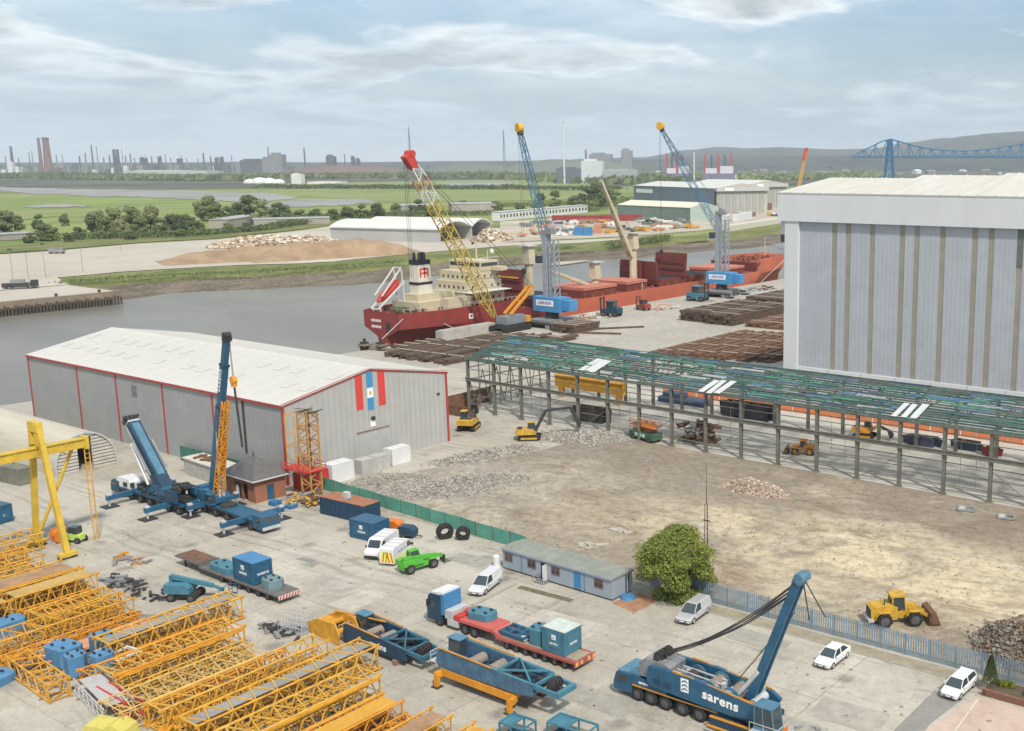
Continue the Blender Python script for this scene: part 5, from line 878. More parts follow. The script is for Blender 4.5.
# ---- detached superstructures on the ground
def superstructure(label,loc,rz,L,dk,lt,stand,text):
    t=thing('crane_superstructure',label,'crane part',loc,rz); z0=1.75 if stand else .55
    pf=[(-L/2+.6,z0),(-L/2+.3,z0+.5),(-L/2+.5,z0+1.75),(-L/2+1.1,z0+1.9),(L*.12,z0+1.55),(L*.32,z0+1.3),(L*.32,z0+.25),(L*.2,z0)]
    for s in (-1,1):
        part('side_hull',dk,t,lambda q:q.prism(pf,'y',s*1.55,s*1.3)); part('top_rail',lt,t,lambda q:q.bar((-L/2+.8,s*1.42,z0+1.95),(L*.33,s*1.42,z0+1.40),.22,.12)); part('tail_beam',lt,t,lambda q:q.bar((L*.12,s*1.35,z0+1.35),(L/2,s*1.15,z0+.95),.26,.42)); part('orange_rail',yel_o,t,lambda q:q.bar((-L/2+.8,s*1.58,z0+2.05),(0,s*1.58,z0+1.75),.1,.12))
    part('floor',blue_d,t,lambda q:[q.bx(-L/2+.8,-1.3,z0+.2,L*.30,1.3,z0+.5)]); part('end_beam',lt,t,lambda q:[q.bar((L/2,-1.25,z0+.95),(L/2,1.25,z0+.95),.45,.5),q.bar((L*.33,-1.4,z0+1.2),(L*.33,1.4,z0+1.2),.25,.3)]); part('cross_beam',lt,t,lambda q:[q.bar((L*.06,-1.4,z0+1.75),(L*.30,1.3,z0+1.5),.16),q.bar((L*.06,1.4,z0+1.75),(L*.30,-1.3,z0+1.5),.16),q.bar((L*.05,-1.4,z0+1.75),(L*.05,1.4,z0+1.75),.2)])
    part('winch_drum',M('rope_drum',(.24,.20,.17),.7,0,.3,3),t,lambda q:[q.tube((x,-.9,z0+1.0),(x,.9,z0+1.0),.55,.55,14) for x in (-L*.22,-L*.05)]); part('machinery',dark,t,lambda q:[q.box((random.uniform(-L*.35,L*.45),random.uniform(-.95,.95),z0+.8+random.uniform(-.1,.25)),(random.uniform(.4,1.2),random.uniform(.25,.7),random.uniform(.3,.7)),random.uniform(-.4,.4)) for _ in range(20)],kind='stuff'); part('rope_sheaves',dark,t,lambda q:[q.tube((L*.42,y,z0+1.35),(L*.42,y+.12,z0+1.35),.5,.5,12) for y in (-.7,-.4,-.1,.2,.5)])
    c=part('operator_cab',glass,t,lambda q:q.hexa([(-L/2-.1,.4,z0+.4),(-L/2+1.6,.4,z0+.4),(-L/2+1.6,1.5,z0+.4),(-L/2-.1,1.5,z0+.4),(-L/2,.45,z0+2.1),(-L/2+1.5,.45,z0+2.1),(-L/2+1.5,1.45,z0+2.1),(-L/2,1.45,z0+2.1)])); part('cab_roof',blue_l,c,lambda q:q.bx(-L/2-.1,.35,z0+2.1,-L/2+1.65,1.55,z0+2.22)); part('cab_platform',greyl,c,lambda q:[q.bx(-L/2-.9,-1.3,z0+.1,-L/2+.5,1.5,z0+.2)]+[q.bar((-L/2-.85,y,z0+.2),(-L/2-.85,y,z0+1.1),.06) for y in (-1.2,-.3,.6,1.4)]+[q.bar((-L/2-.85,-1.2,z),(-L/2-.85,1.4,z),.06) for z in (z0+.65,z0+1.1)])
    if stand:
        part('stand_beam',yel_o,t,lambda q:[q.bar((-L/2+1.0,s*1.45,1.35),(L*.18,s*1.45,1.15),.4,.7) for s in (-1,1)]+[q.bar((x,-1.4,1.3),(x,1.4,1.3),.5,.6) for x in (-L/2+1.2,L*.16)])
        for x in (-L/2+1.0,L*.18):
            for s in (-1,1): lg=part('stand_leg',yel_o,t,lambda q:[q.bar((x,s*1.4,1.2),(x+(-.2 if x<0 else .2),s*2.2,1.15),.5,.55),q.bar((x,s*2.15,1.3),(x,s*2.2,.1),.42)]); part('foot',dark,lg,lambda q:q.bx(x-.45,s*2.2-.4,0,x+.45,s*2.2+.4,.1))
    else:
        for x in (-L*.3,L*.2): part('timber_bearer',M('timber',(.25,.18,.11),.9,0,.3,1.5),t,lambda q:q.bx(x-.25,-1.8,0,x+.25,1.8,.56))
    if text: text_part('lettering','sarens',.95,print_w,t,(-L*.02,-1.57,z0+.75),FACE_S,.01,.025,1.1)
    return t
superstructure('teal blue crane superstructure resting on an orange stand',(-70.1,68.0,.008),R(1),15.5,M('worn_blue',(.05,.13,.22),.55,0,.35,.8,.45,(.22,.20,.17)),teal,True,'')
superstructure('dark blue crane superstructure with white lettering beside lattice sections',(-86.4,68.2,.008),R(-1),12.5,blue_d,M('deep_teal',(.03,.12,.18),.5,0,.25,.8,.3),False,'sarens')
t=thing('jib_base','orange yellow crane jib base block left of dark superstructure','crane part',(-95.0,67.6,.008),R(-5))
part('plates',yel,t,lambda q:[q.prism([(-3,0.05),(2.6,.05),(2.9,1.2),(2.2,2.3),(-1.0,2.1),(-3,1.2)],'y',s*1.25,s*1.05) for s in (-1,1)]); part('cross_tubes',yel,t,lambda q:[q.tube((x,-1.05,z),(x,1.05,z),.3,.3,10) for x,z in ((-2.4,.7),(0,1.5),(2.2,1.3))]); part('deck_plate',yel,t,lambda q:q.bx(-2.8,-1.05,1.15,-.3,1.05,1.25)); part('long_arm',yel_o,t,lambda q:q.bar((-1,.8,2.3),(6.0,2.4,2.4),.14))

for px,py,lab,L_ in ((573,738,'teal frame cut by the bottom picture edge, right of orange stand',4.2),(518,736,'small teal cage at the bottom picture edge below the orange stand',2.6)):
    t=thing('steel_cage',lab,'frame',at(px,py)+Vector((0,0,.008)),R(4)); part('frame_bars',teal,t,lambda q:[q.bar((-L_/2,y,z),(L_/2,y,z),.16) for y in (-.9,.9) for z in (.15,1.4)]+[q.bar((x,y,.15),(x,y,1.4),.14) for x in (-L_/2,0,L_/2) for y in (-.9,.9)]+[q.bar((x,-.9,1.4),(x,.9,1.4),.14) for x in (-L_/2,0,L_/2)]); part('floor_plate',blue_d,t,lambda q:q.bx(-L_/2,-.85,.02,L_/2,.85,.1)); part('top_plate',teal,t,lambda q:q.bx(-L_/2+.1,-.8,1.34,-.1,.8,1.38))
# ================================================================ STORED CRANE PARTS
def lattice(name,label,cat,loc,rz,L,W,H,cr,n,chm,lcm,deckm=None,group=None,plated=False,taper=1.0,br=None):
    """boom section lying along local +y from y=0 to L; width along x, resting on the ground"""
    cr*=.72; n=int(n*1.6); t=thing(name,label,cat,loc,rz,group); br=br or cr*.5; z0=cr+.1
    cs=[(-W/2,z0),(W/2,z0),(W/2,z0+H),(-W/2,z0+H)]
    def pt(i,u): 
        k=1+(taper-1)*u; return Vector((cs[i][0]*k,L*u,z0+(cs[i][1]-z0)*k))
    for i in range(4): part('chord',chm,t,lambda q:q.tube(pt(i,0),pt(i,1),cr,cr*.9,6))
    for a,b,nm in ((0,1,'bottom_lacing'),(1,2,'side_lacing'),(3,2,'top_lacing'),(0,3,'side_lacing')):
        if nm=='top_lacing' and deckm and deckm is not deckg: continue
        def f(q):
            for k in range(n):
                p=pt(a,k/n) if k%2==0 else pt(b,k/n); e=pt(b,(k+1)/n) if k%2==0 else pt(a,(k+1)/n); q.bar(p,e,br*2)
            for u in (0,1): q.bar(pt(a,u),pt(b,u),br*2.2)
        part(nm,lcm,t,f,kind='stuff')
    if deckm: part('deck_plate',deckm,t,lambda q:q.bx(-W*(.25 if deckm is deckg else .36),.2,z0+H-.10,W*(.25 if deckm is deckg else .36),L-.2,z0+H-.04))
    if W>2.2 and H>1.5:      # a slimmer section is stored inside
        w2,h2=W*.52,H*.55; c2=[(-w2/2,z0+.12),(w2/2,z0+.12),(w2/2,z0+.12+h2),(-w2/2,z0+.12+h2)]; P2=lambda i,u:Vector((c2[i][0],.5+(L-1.2)*u,c2[i][1]))
        part('nested_section_chords',lcm,t,lambda q:[q.tube(P2(i,0),P2(i,1),cr*.7,cr*.7,5) for i in range(4)],kind='stuff')
        part('nested_section_lacing',lcm,t,lambda q:[q.bar(P2(a if k%2 else b,k/(n*1.4)),P2(b if k%2 else a,(k+1)/(n*1.4)),br*1.6) for k in range(int(n*1.4)) for a,b in ((1,2),(3,2),(0,3))],kind='stuff')
    for u in (0,1):
        part('end_lug',chm,t,lambda q:[q.box(pt(i,u)+Vector((0,.12*(1 if u else -1),0)),(cr*1.4,.34,cr*2.6)) for i in range(4)],kind='stuff')
    part('bearer',M('timber',(.25,.18,.11),.9,0,.3,1.5),t,lambda q:[q.bx(-W/2-.3,L*k-.12,0,W/2+.3,L*k+.12,.1) for k in (.15,.85)],kind='stuff')
    return t
G_='lattice boom sections laid out in the yard'
def sec(label,xf,xn,y0,y1,H=2.3,cr=.15,n=8,chm=yel,lcm=yel_l,deckm=None,rz=0,name='lattice_section',z=0):
    return lattice(name,label,'boom section',((xf+xn)/2,y0,.008+z),rz,y1-y0,abs(xn-xf),H,cr,n,chm,lcm,deckm,G_)
sec('pale yellow lattice section farthest back, under the gantry beam',-152.5,-149.4,46,63.2,2.0,.15,9,yel_l,yel_l)
sec('yellow lattice section second from back near gantry foot',-145.6,-140.6,42,59.3,2.0,.14,9,yel,yel_l)
sec('wide yellow section with brown deck, third row from the back',-136,-131.9,40,59.2,2.2,.17,10,yel,yel_l,deck)
sec('yellow section with tan deck and bold zigzag side, fourth row',-131.1,-127.8,50.6,59.4,2.3,.15,8,yel,yel_l,M('tan_deck',(.46,.30,.10),.8,0,.2,.6,.3))
sec('short yellow decked section at left edge behind blue slabs',-131.1,-127.6,40,50.0,2.3,.15,6,yel,yel_l,M('tan_deck'))
sec('olive yellow lattice section tipped with a red end plate',-124.6,-120.9,50.4,58.5,1.7,.14,8,yel_l,yel_l)
sec('long deep yellow open lattice section before blue slabs',-120.3,-117.2,42,58.0,2.2,.13,10,yel,yel)
sec('yellow section topped with grey walkway, longest chords above boom lift',-109.9,-107.0,50.2,64.6,2.4,.16,10,yel,yel_l,deckg)
sec('open orange yellow lattice section with double chord on its near side',-103.7,-99.9,47.1,60.3,2.3,.16,9,yel_o,yel_l)
tag(MB().bar((-99.72,47.3,2.32),(-99.72,60.1,2.32),.2,.2).build('loose_chord_tube',yel),'loose yellow tube lying along the double chorded lattice section','tube')
sec('thin pale cream lattice section nearest the red end frame',-97.0,-93.3,44.2,58.2,1.9,.11,10,M('pale_cream_steel',(.60,.42,.14),.6,0,.2,.9,.3),M('pale_cream_steel'))
sec('pale yellow lattice section behind the grey walkway one',-92.4,-90.0,46,63.1,2.2,.14,10,yel_l,yel_l)
sec('yellow section with grey walkway ending at dark superstructure',-87.3,-84.4,46,64.8,2.4,.16,11,yel,yel_l,deckg)
sec('open yellow section with double near chord below the lettered superstructure',-82.4,-79.1,45,60.8,2.4,.16,9,yel_l,yel_l)
tag(MB().bar((-78.85,46,2.5),(-78.85,60.6,2.5),.22,.22).build('loose_chord_tube',yel),'loose yellow tube along the section below the lettered superstructure','tube')
sec('solid orange plated boom section near bottom edge',-76.8,-74.1,45,59.2,1.9,.16,8,yel_o,yel_o,M('orange_plate',(.58,.30,.03),.6,0,.15,.7,.3))
sec('yellow tan decked section at bottom edge, left of orange stand',-71.0,-68.4,46,59.8,1.9,.15,8,yel,yel,deck)
sec('small yellow section at the bottom edge below the orange stand',-66.2,-64.0,48,60.4,1.7,.15,8,yel,yel,yel)
sec('short deep yellow lattice block standing across in front of blue slabs',-.95,.95,0,9.5,1.7,.14,6,yel,yel,None,0).location=(-103.9,44.3,.008)
bpy.data.objects[-1] if False else None
xs_=[o for o in bpy.data.objects if o.get('label')=='short deep yellow lattice block standing across in front of blue slabs'][0]; xs_.location=(-104.6,44.1,.008); xs_.rotation_euler=(0,0,R(86))
sec('white and grey slim lattice with red end below blue counterweights',-1.3,1.3,0,8,1.4,.09,8,greyl,greyl,M('white_deck',(.42,.42,.42),.7,0,.1,.8,.3)).location=(-96.2,45.3,.008)
o=[o for o in bpy.data.objects if o.get('label','').startswith('white and grey slim')][0]; o.rotation_euler=(0,0,R(80))
t=thing('red_end_frame','red lattice end frame between white lattice and orange section','crane part',(-97.6,46.2,.008),R(-2))
part('frame_bars',red,t,lambda q:[q.bar((-3.6,y,z),(3.2,y,z),.18) for y in (-.4,.7) for z in (.2,1.5)]+[q.bar((-3.6+1.13*k,-.4,.2 if k%2 else 1.5),(-3.6+1.13*(k+1),-.4,1.5 if k%2 else .2),.13) for k in range(6)]+[q.bar((x,-.4,.2),(x,-.4,1.5),.16) for x in (-3.6,3.2)])
for xf,xn,y0,y1,H_,c_,lab in ((-106.7,-104.3,47,61,1.1,yel_o,'low orange lattice lying between grey walkway and double chord sections'),(-99.3,-97.5,46,59.5,1.2,yel_l,'low pale lattice between the double chord and cream sections'),(-89.7,-87.6,47,62,1.2,yel,'low yellow lattice tucked between two grey walkway sections'),(-93.0,-92.5,46,60,1.6,yel_o,'narrow orange ladder frame beside the cream lattice'),(-78.4,-77.2,46,59.5,1.1,yel_l,'narrow pale lattice left of the solid orange plated section'),(-73.5,-71.5,46,59,1.0,yel_o,'low orange lattice right of the solid orange plated section'),(-147.8,-146.4,44,60,1.2,yel_o,'narrow orange lattice near the gantry foot'),(-139.6,-137.0,40,58.5,1.6,yel_l,'pale lattice between gantry leg and brown decked section'),(-126.8,-125.2,50.5,58,1.2,yel_o,'low orange lattice left of the red tipped section'),(-116.6,-115.3,44,57.5,1.0,yel_o,'low orange lattice right of the deep open section')):
    sec(lab,xf,xn,y0,y1,H_,.13,9,c_,c_)
dn=MB(); rnd=random.Random(77)
for _ in range(900):
    x=rnd.uniform(-150,-70); y=rnd.uniform(47,58.5); L_=rnd.choice([.5,.9,1.6,2.8]); dn.box((x,y,.07+rnd.random()*.12),(L_,.14+.2*rnd.random(),.1+.1*rnd.random()),rnd.uniform(0,3))
struct('yard_dunnage',dn,M('dunnage_brown',(.17,.115,.07),.9,0,.4,.6,.4,(.08,.065,.05)),'stuff')
sheet('stained_ground',[(-151,40),(-151,59),(-138,60),(-120,57.5),(-112,63),(-104,60),(-96,58.5),(-84,61),(-72,58.5),(-72,46),(-92,46.5),(-100,48),(-112,49),(-118,44)],.0105,M('yard_stained',(.24,.205,.165),.95,0,.35,.25,.5,(.14,.115,.09)))
# salmon coloured platform, stacked slabs and odd parts between the sections
tag(MB().bx(-114.9,50.3,.5,-112.4,57.8,.75).add(MB().bx(-114.6,51,0.01,-112.7,51.4,.5)).add(MB().bx(-114.6,56.4,.01,-112.7,56.8,.5)).build('deck_platform',salmon),'flat salmon pink platform between two yellow lattice sections','platform')
GB='blue counterweights among the lattice sections'
bl2=M('slab_blue',(.075,.22,.40),.5,0,.2,.8,.3,(.25,.26,.26))
for lab,x,y,L,W,H,rz in (('flat blue slab stack at left edge beneath the short decked section',-125.6,47.6,2.4,5.6,1.2,4),('pale blue slab at left picture edge, lowest of all',-114.5,41.8,5.0,3.4,.8,20),('second pale blue slab beside the lowest one at left edge',-118.2,42.6,2.6,2.4,.9,5),('blue block with scuffed top nearest the salmon platform',-111.6,51.8,2.4,2.2,1.9,3),('long blue block left of the paired dark blue blocks',-112.2,48.2,3.4,2.4,2.0,8),('dark blue block, left one of the front pair',-108.6,47.6,2.0,1.8,2.2,-4),('dark blue block, right one of the front pair',-106.6,49.2,2.0,1.9,2.2,5)):
    counterweight('counterweight_block',lab,(x,y,.008),R(rz),L,W,H,bl2,GB)
t=thing('white_frame','open white rectangular frame beside the dark blue blocks','frame',(-107.2,50.9,.008),R(8)); part('bars',whited,t,lambda q:[q.bar((-1.9,y,1.5),(1.9,y,1.5),.22) for y in (-1.2,1.2)]+[q.bar((x,-1.2,1.5),(x,1.2,1.5),.2) for x in (-1.9,0,1.9)]+[q.bar((x,y,0),(x,y,1.5),.16) for x in (-1.9,1.9) for y in (-1.2,1.2)])
o=MB().prism([(-2.2,.0),(2.2,.0),(2.0,.9),(.9,1.5),(.2,1.1),(-1.6,1.3)],'y',-1.0,1.0).build('yellow_cover',M('lemon',(.56,.50,.12),.6,0,.1,.8,.2)); o.location=(-94.2,43.4,.008); o.rotation_euler=(0,0,R(25)); tag(o,'lemon yellow folded cover at the bottom left edge','cover')
rr=random.Random(11)
def scrap(name,label,loc,spread,n,mats,zmax=.7,size=(.3,1.6)):
    t=thing(name,label,'scrap',loc)
    for i,m_ in enumerate(mats):
        part('loose_pieces',m_,t,lambda q:[q.box((rr.gauss(0,spread[0]),rr.gauss(0,spread[1]),rr.uniform(.06,zmax)),(rr.uniform(*size),rr.uniform(.1,.5),rr.uniform(.08,.4)),rr.uniform(0,6),rr.uniform(-.3,.3)) for _ in range(n)],kind='stuff')
    return t
for lab,x,y,sx,sy,n,ms in (('orange and grey oddments on concrete right of gantry',-135.8,67.2,1.1,.7,10,(yel_o,grey)),('scattered dark steel and cable along the lattice ends',-127.5,62.2,2.2,.9,16,(dark,grey)),('dark coiled cables lying behind the boom lift',-121.5,62.3,2.4,.8,14,(dark,)),('orange bundles and tarpaulin between the blue slabs',-115.8,48.3,1.6,1.0,16,(yel_o,salmon,whited)),('brown coil and rubble left of the short lattice block',-113.6,45.0,1.0,.8,12,(rust,deckg)),('orange castings at the bottom edge among pale sections',-90.9,47.4,1.6,1.2,18,(yel_o,yel)),('grey cable heap left of the orange jib base',-100.5,64.8,1.8,.6,12,(dark,grey))):
    scrap('yard_oddments',lab,(x,y,.008),(sx,sy),n,ms)
t=thing('wire_cage_stack','pale wire cage racks standing near the jib base','cage',at(296,630)+Vector((0,0,.008)),R(12))
part('wires',greyl,t,lambda q:[q.bar((-1.6+.4*k,y,0),(-1.6+.4*k,y,1.9),.04) for k in range(9) for y in (-.9,.9)]+[q.bar((-1.6,y,z),(1.6,y,z),.05) for z in (.1,.7,1.3,1.9) for y in (-.9,.9)]+[q.bar((x,-.9,z),(x,.9,z),.05) for z in (.1,1.0,1.9) for x in (-1.6,0,1.6)],kind='stuff'); part('base',grey,t,lambda q:q.bx(-1.7,-1,.0,1.7,1,.1))
# parts standing left of the lattice rows
t=thing('fork_truck','small lime green forklift half hidden behind the gantry leg','forklift',(-148.6,67.0,.008),R(20)); part('body',M('lime_plant',(.45,.62,.12),.5),t,lambda q:q.prism([(-1.2,.4),(1.0,.4),(1.0,1.1),(-.2,1.3),(-1.2,1.3)],'y',-.6,.6)); part('cab',glass,t,lambda q:q.bx(-.7,-.55,1.3,.6,.55,2.2)); part('counterweight',dark,t,lambda q:q.bx(-1.9,-.7,.3,-1.2,.7,1.5))
for x in (-1.1,.8):
    for s in (-1,1): wheel(t,x,s*.65,.42,.3)
container('blue container with white emblem at the left edge of yard',(-167.8,64.8,.008),R(8),6.0,2.5,2.6,blue,None,'S')
container('weathered brown and teal container behind the gantry post',(-185.6,75.8,.008),R(6),6.0,2.5,2.6,M('brown_teal',(.16,.17,.14),.7,0,.3,.5,.4,(.22,.14,.08)))
t=thing('cable_reel','orange cable reel beside the gantry foot','reel',(-150.4,65.8,.008)); part('drum',yel_o,t,lambda q:[q.tube((-.6,0,1.0),(.6,0,1.0),.7,.7,14)]); part('flange',orange,t,lambda q:[q.tube((x,0,1.0),(x+.12,0,1.0),1.0,1.0,16) for x in (-.7,.6)])
# ---- gantry crane
gt=thing('gantry_crane','yellow goliath gantry crane with splayed legs and lattice ladder','crane',(-147.5,63.2,.008))
part('main_beam',gan,gt,lambda q:[q.bx(-.5,-33,12.95,.5,5.8,14.1),q.bx(-.68,-33,14.1,.68,5.9,14.22)]); part('beam_stiffener',gan,gt,lambda q:[q.bx(.55,y,12.95,.66,y+.14,14.18) for y in range(-30,5,3)]+[q.bx(-.75,y,12.6,.75,y+.1,12.7) for y in range(-30,5,3)]); part('end_stop',gan,gt,lambda q:q.bx(-.65,5.5,12.7,.65,6.0,14.4))
for x0,w0 in ((-3.6,-.9),(4.5,.55)):
    part('leg',gan,gt,lambda q:q.bar((x0,0,.5),(w0,0,17.4),(.7 if x0>0 else .6),.65,(0,1,0)))
    bg_=part('bogie',gan,gt,lambda q:q.bx(x0-.45,-1.1,.35,x0+.45,1.1,.85)); part('bogie_wheel',dark,bg_,lambda q:[q.tube((x0-.2,y,.35),(x0+.2,y,.35),.35,.35,12) for y in (-.8,.8)])
part('head_plate',gan,gt,lambda q:[q.bx(-1.25,-.42,16.2,1.05,.42,17.5),q.bx(-1.3,-.45,14.45,-.7,.45,16.0),q.bx(.3,-.45,14.45,1.0,.45,16.0)]); part('diagonal_brace',gan,gt,lambda q:q.tube((-3.4,0,1.0),(-.3,4.2,12.9),.22)); part('ladder',yel_l,gt,lambda q:[q.bar((.2,5.5,0),(.2,5.5,12.7),.12),q.bar((.2,6.1,0),(.2,6.1,12.7),.12)]+[q.bar((.2,5.5,.6*k),(.2,6.1,.6*k),.08) for k in range(1,21)]); part('trolley',gan,gt,lambda q:[q.bx(-1.0,-20,14.5,1.0,-17,15.6)])
# ---- upright tower crane section with its red cage
t=thing('tower_section','tall rusty orange lattice tower section standing before the gable','tower section',at(313,497)+Vector((0,0,.008)),R(5))
om=M('rusty_orange_steel',(.46,.25,.08),.7,0,.3,.8,.4,(.22,.12,.06)); TW=1.0
for x in (-TW,TW):
    for y in (-TW,TW): part('chord',om,t,lambda q:q.bar((x,y,0),(x,y,13.2),.2))
for k,(a,b) in enumerate((((-TW,-TW),(TW,-TW)),((TW,-TW),(TW,TW)),((TW,TW),(-TW,TW)),((-TW,TW),(-TW,-TW)))):
    part('lacing',om,t,lambda q:[q.bar((*(a if j%2 else b),1.1*j),(*(b if j%2 else a),1.1*(j+1)),.12) for j in range(12)]+[q.bar((*a,2.2*j),(*b,2.2*j),.12) for j in range(7)],kind='stuff')
part('climbing_cage',yel_l,t,lambda q:[q.bar((x,y,4),(x,y,12.8),.12) for x in (-3.6,-1.6) for y in (-1.2,1.0)]+[q.bar((-3.6,y,z),(-1.6,y,z),.1) for y in (-1.2,1.0) for z in (4,6,8,10,12.8)]+[q.bar((-3.6,-1.2,z),(-3.6,1.0,z),.1) for z in (4,8,12.8)]); part('inner_ladder',dark,t,lambda q:[q.bar((x,0,0),(x,0,13),.08) for x in (-.25,.25)]+[q.bar((-.25,0,.45*j),(.25,0,.45*j),.06) for j in range(28)]); part('red_platform',M('bright_red',(.60,.05,.05),.5,0,.12,.8),t,lambda q:[q.bx(-4.6,-1.6,4.3,1.4,1.6,4.42)]+[q.bar((-4.6+1.2*j,y,4.4),(-4.6+1.2*j,y,5.3),.09) for j in range(6) for y in (-1.6,1.6)]+[q.bar((-4.6,y,z),(1.4,y,z),.09) for y in (-1.6,1.6) for z in (4.85,5.3)]); part('top_gear',dark,t,lambda q:[q.bar((-1.5+.7*j,-1,13.3),(-1.2+.7*j,.9,13.3+.25*(j%3)),.1) for j in range(6)]+[q.bar((-2.6,0,13.5),(1.2,0,13.8),.09)])
scrap('plant_heap','yellow drums and rusty plant piled at tower section foot',at(308,503)+Vector((0,0,.008)),(1.8,.9),20,(yel_l,rust,deckg),1.4)
for px,py,lab in ((275,505,'blue pallet stack by the brick building door'),(291,508,'small blue crate in front of the brick building')):
    t=thing('pallet_stack',lab,'pallet',at(px,py)+Vector((0,0,.008)),R(10))
    for k in range(4 if px<280 else 3): part('pallet',bright_blue,t,lambda q:[q.bx(-.7,-.6+.28*j,.02+.18*k,.7,-.42+.28*j,.08+.18*k) for j in range(5)]+[q.bx(-.7+.6*j,-.6,.08+.18*k,-.5+.6*j,.7,.16+.18*k) for j in range(3)])
# ---- green sheeted site fence
m_gf=M('green_mesh_sheet',(.085,.285,.215),.8,0,.2,.6,.35,(.16,.34,.28),coord='Object')
gf=thing('site_fence','green sheeted temporary fence between yard and building plot','fence',(0,0,0))
A=Vector((-141.2,100.2,0)); B=Vector((-95.6,97.9,0)); N=14
for k in range(N):
    p=A.lerp(B,k/N)+Vector((0,.12*math.sin(k*2.1),0)); q_=A.lerp(B,(k+1)/N)+Vector((0,.12*math.sin((k+1)*2.1),0))
    part('fence_panel',m_gf,gf,lambda q:q.bar(p+Vector((.05,0,1.08)),q_+Vector((-.05,0,1.08)),.04,1.95)); part('fence_post',dark,gf,lambda q:[q.tube((p.x,p.y-.06,0),(p.x,p.y-.06,2.15),.04,.04,6)]); part('fence_foot',M('concrete_foot',(.36,.35,.32),.9),gf,lambda q:q.bx(p.x-.12,p.y-.4,0.01,p.x+.12,p.y+.4,.13))
gf2=thing('debris_netting','green netting panels along the foot of the warehouse wall','fence',(0,0,0))
for k in range(6): part('netting_panel',M('dark_green_net',(.05,.16,.13),.9,0,.3,.8),gf2,lambda q:q.bx(-176+3.6*k,97.5+.1*(k%2),.02,-172.5+3.6*k,97.56+.1*(k%2),2.6))
# ---- blue palisade fence
m_pal=M('palisade_blue',(.22,.30,.37),.55,.1,.2,.6,.25,(.33,.34,.33)); pf=thing('palisade_fence','blue grey steel palisade fence along the building plot edge','fence',(0,0,0))
x=-75.0; i=0
pale=MB()
while x<8:
    def pan(q):
        for k in range(10):
            xx=x+.12+.275*k; h=2.35; q.hexa([(xx-.075,97.42,.06),(xx+.075,97.42,.06),(xx+.075,97.46,.06),(xx-.075,97.46,.06),(xx-.075,97.42,h),(xx+.075,97.42,h),(xx+.075,97.46,h),(xx-.075,97.46,h)]); q.hexa([(xx-.075,97.42,h),(xx+.075,97.42,h),(xx+.075,97.46,h),(xx-.075,97.46,h),(xx-.02,97.42,h+.12),(xx+.02,97.42,h+.12),(xx+.02,97.46,h+.12),(xx-.02,97.46,h+.12)])
    part('pale_panel',m_pal,pf,pan,kind='stuff'); part('rail',m_pal,pf,lambda q:[q.bx(x+.06,97.47,z,x+2.69,97.53,z+.06) for z in (.5,1.9)]); part('post',m_pal,pf,lambda q:q.bx(x-.05,97.47,0,x+.05,97.57,2.3)); x+=2.75
# ---- brick planter with conifers
pl=thing('brick_planter','low red brick planter wall beside the pink paving','planter',(0,0,0)); m_br2=M('planter_brick',(.22,.105,.07),.9,0,.3,3,.4,(.14,.09,.07))
rowm=MB().bx(0,0,0,.94,.30,.085).mesh('brick',m_br2)
pa=at(979,698); 
for j in range(7):
    for k in range(24):
        o=bpy.data.objects.new('brick',rowm); C.objects.link(o); o.parent=pl; o.location=(pa.x+.97*k+(.45 if j%2 else 0),93.4-.0*k,.012+.097*j); o.rotation_euler=(0,0,rr.uniform(-.004,.004))
part('soil',M('soil',(.10,.075,.05),.95,0,.3,1),pl,lambda q:q.bx(pa.x+.2,93.75,.012,8,96.3,.55))
def leafmat(key,c1,c2,trans=.45):
    m=bpy.data.materials.new(key); m.use_nodes=True; nt=m.node_tree; b=nt.nodes['Principled BSDF']; b.inputs['Roughness'].default_value=.65; b.inputs['Specular IOR Level'].default_value=.25
    tc=nd(nt,'ShaderNodeTexCoord'); n=nd(nt,'ShaderNodeTexNoise'); n.inputs['Scale'].default_value=.9; n.inputs['Detail'].default_value=4; lk(nt,tc.outputs['Object'],n.inputs['Vector'])
    wn=nd(nt,'ShaderNodeTexWhiteNoise'); g_=nd(nt,'ShaderNodeNewGeometry'); oi=nd(nt,'ShaderNodeObjectInfo'); lk(nt,g_.outputs['Random Per Island'],wn.inputs['Vector'])
    f=mth(nt,'ADD',mth(nt,'MULTIPLY',n.outputs['Fac'],.55),mth(nt,'MULTIPLY',g_.outputs['Random Per Island'],.45))
    f=mth(nt,'ADD',f,mth(nt,'MULTIPLY',mth(nt,'SUBTRACT',oi.outputs['Random'],.5),.35))
    c=ramp(nt,f,[(.25,c1),(.75,c2)]); lk(nt,c,b.inputs['Base Color'])
    tr=nd(nt,'ShaderNodeBsdfTranslucent'); lk(nt,c,tr.inputs[0]); ms=nd(nt,'ShaderNodeMixShader'); ms.inputs[0].default_value=trans; lk(nt,b.outputs[0],ms.inputs[1]); lk(nt,tr.outputs[0],ms.inputs[2]); lk(nt,ms.outputs[0],nt.nodes['Material Output'].inputs[0])
    MATS[key]=m; return m
leaf_a=leafmat('leaf_fresh_green',(.13,.185,.035),(.36,.40,.10),.5); leaf_b=leafmat('leaf_mid_green',(.14,.19,.07),(.31,.36,.15)); leaf_d=leafmat('leaf_dark_green',(.105,.15,.06),(.25,.29,.125)); leaf_p=leafmat('leaf_pale_olive',(.21,.24,.115),(.40,.42,.22)); bark=M('bark',(.10,.075,.05),.95,0,.3,2)
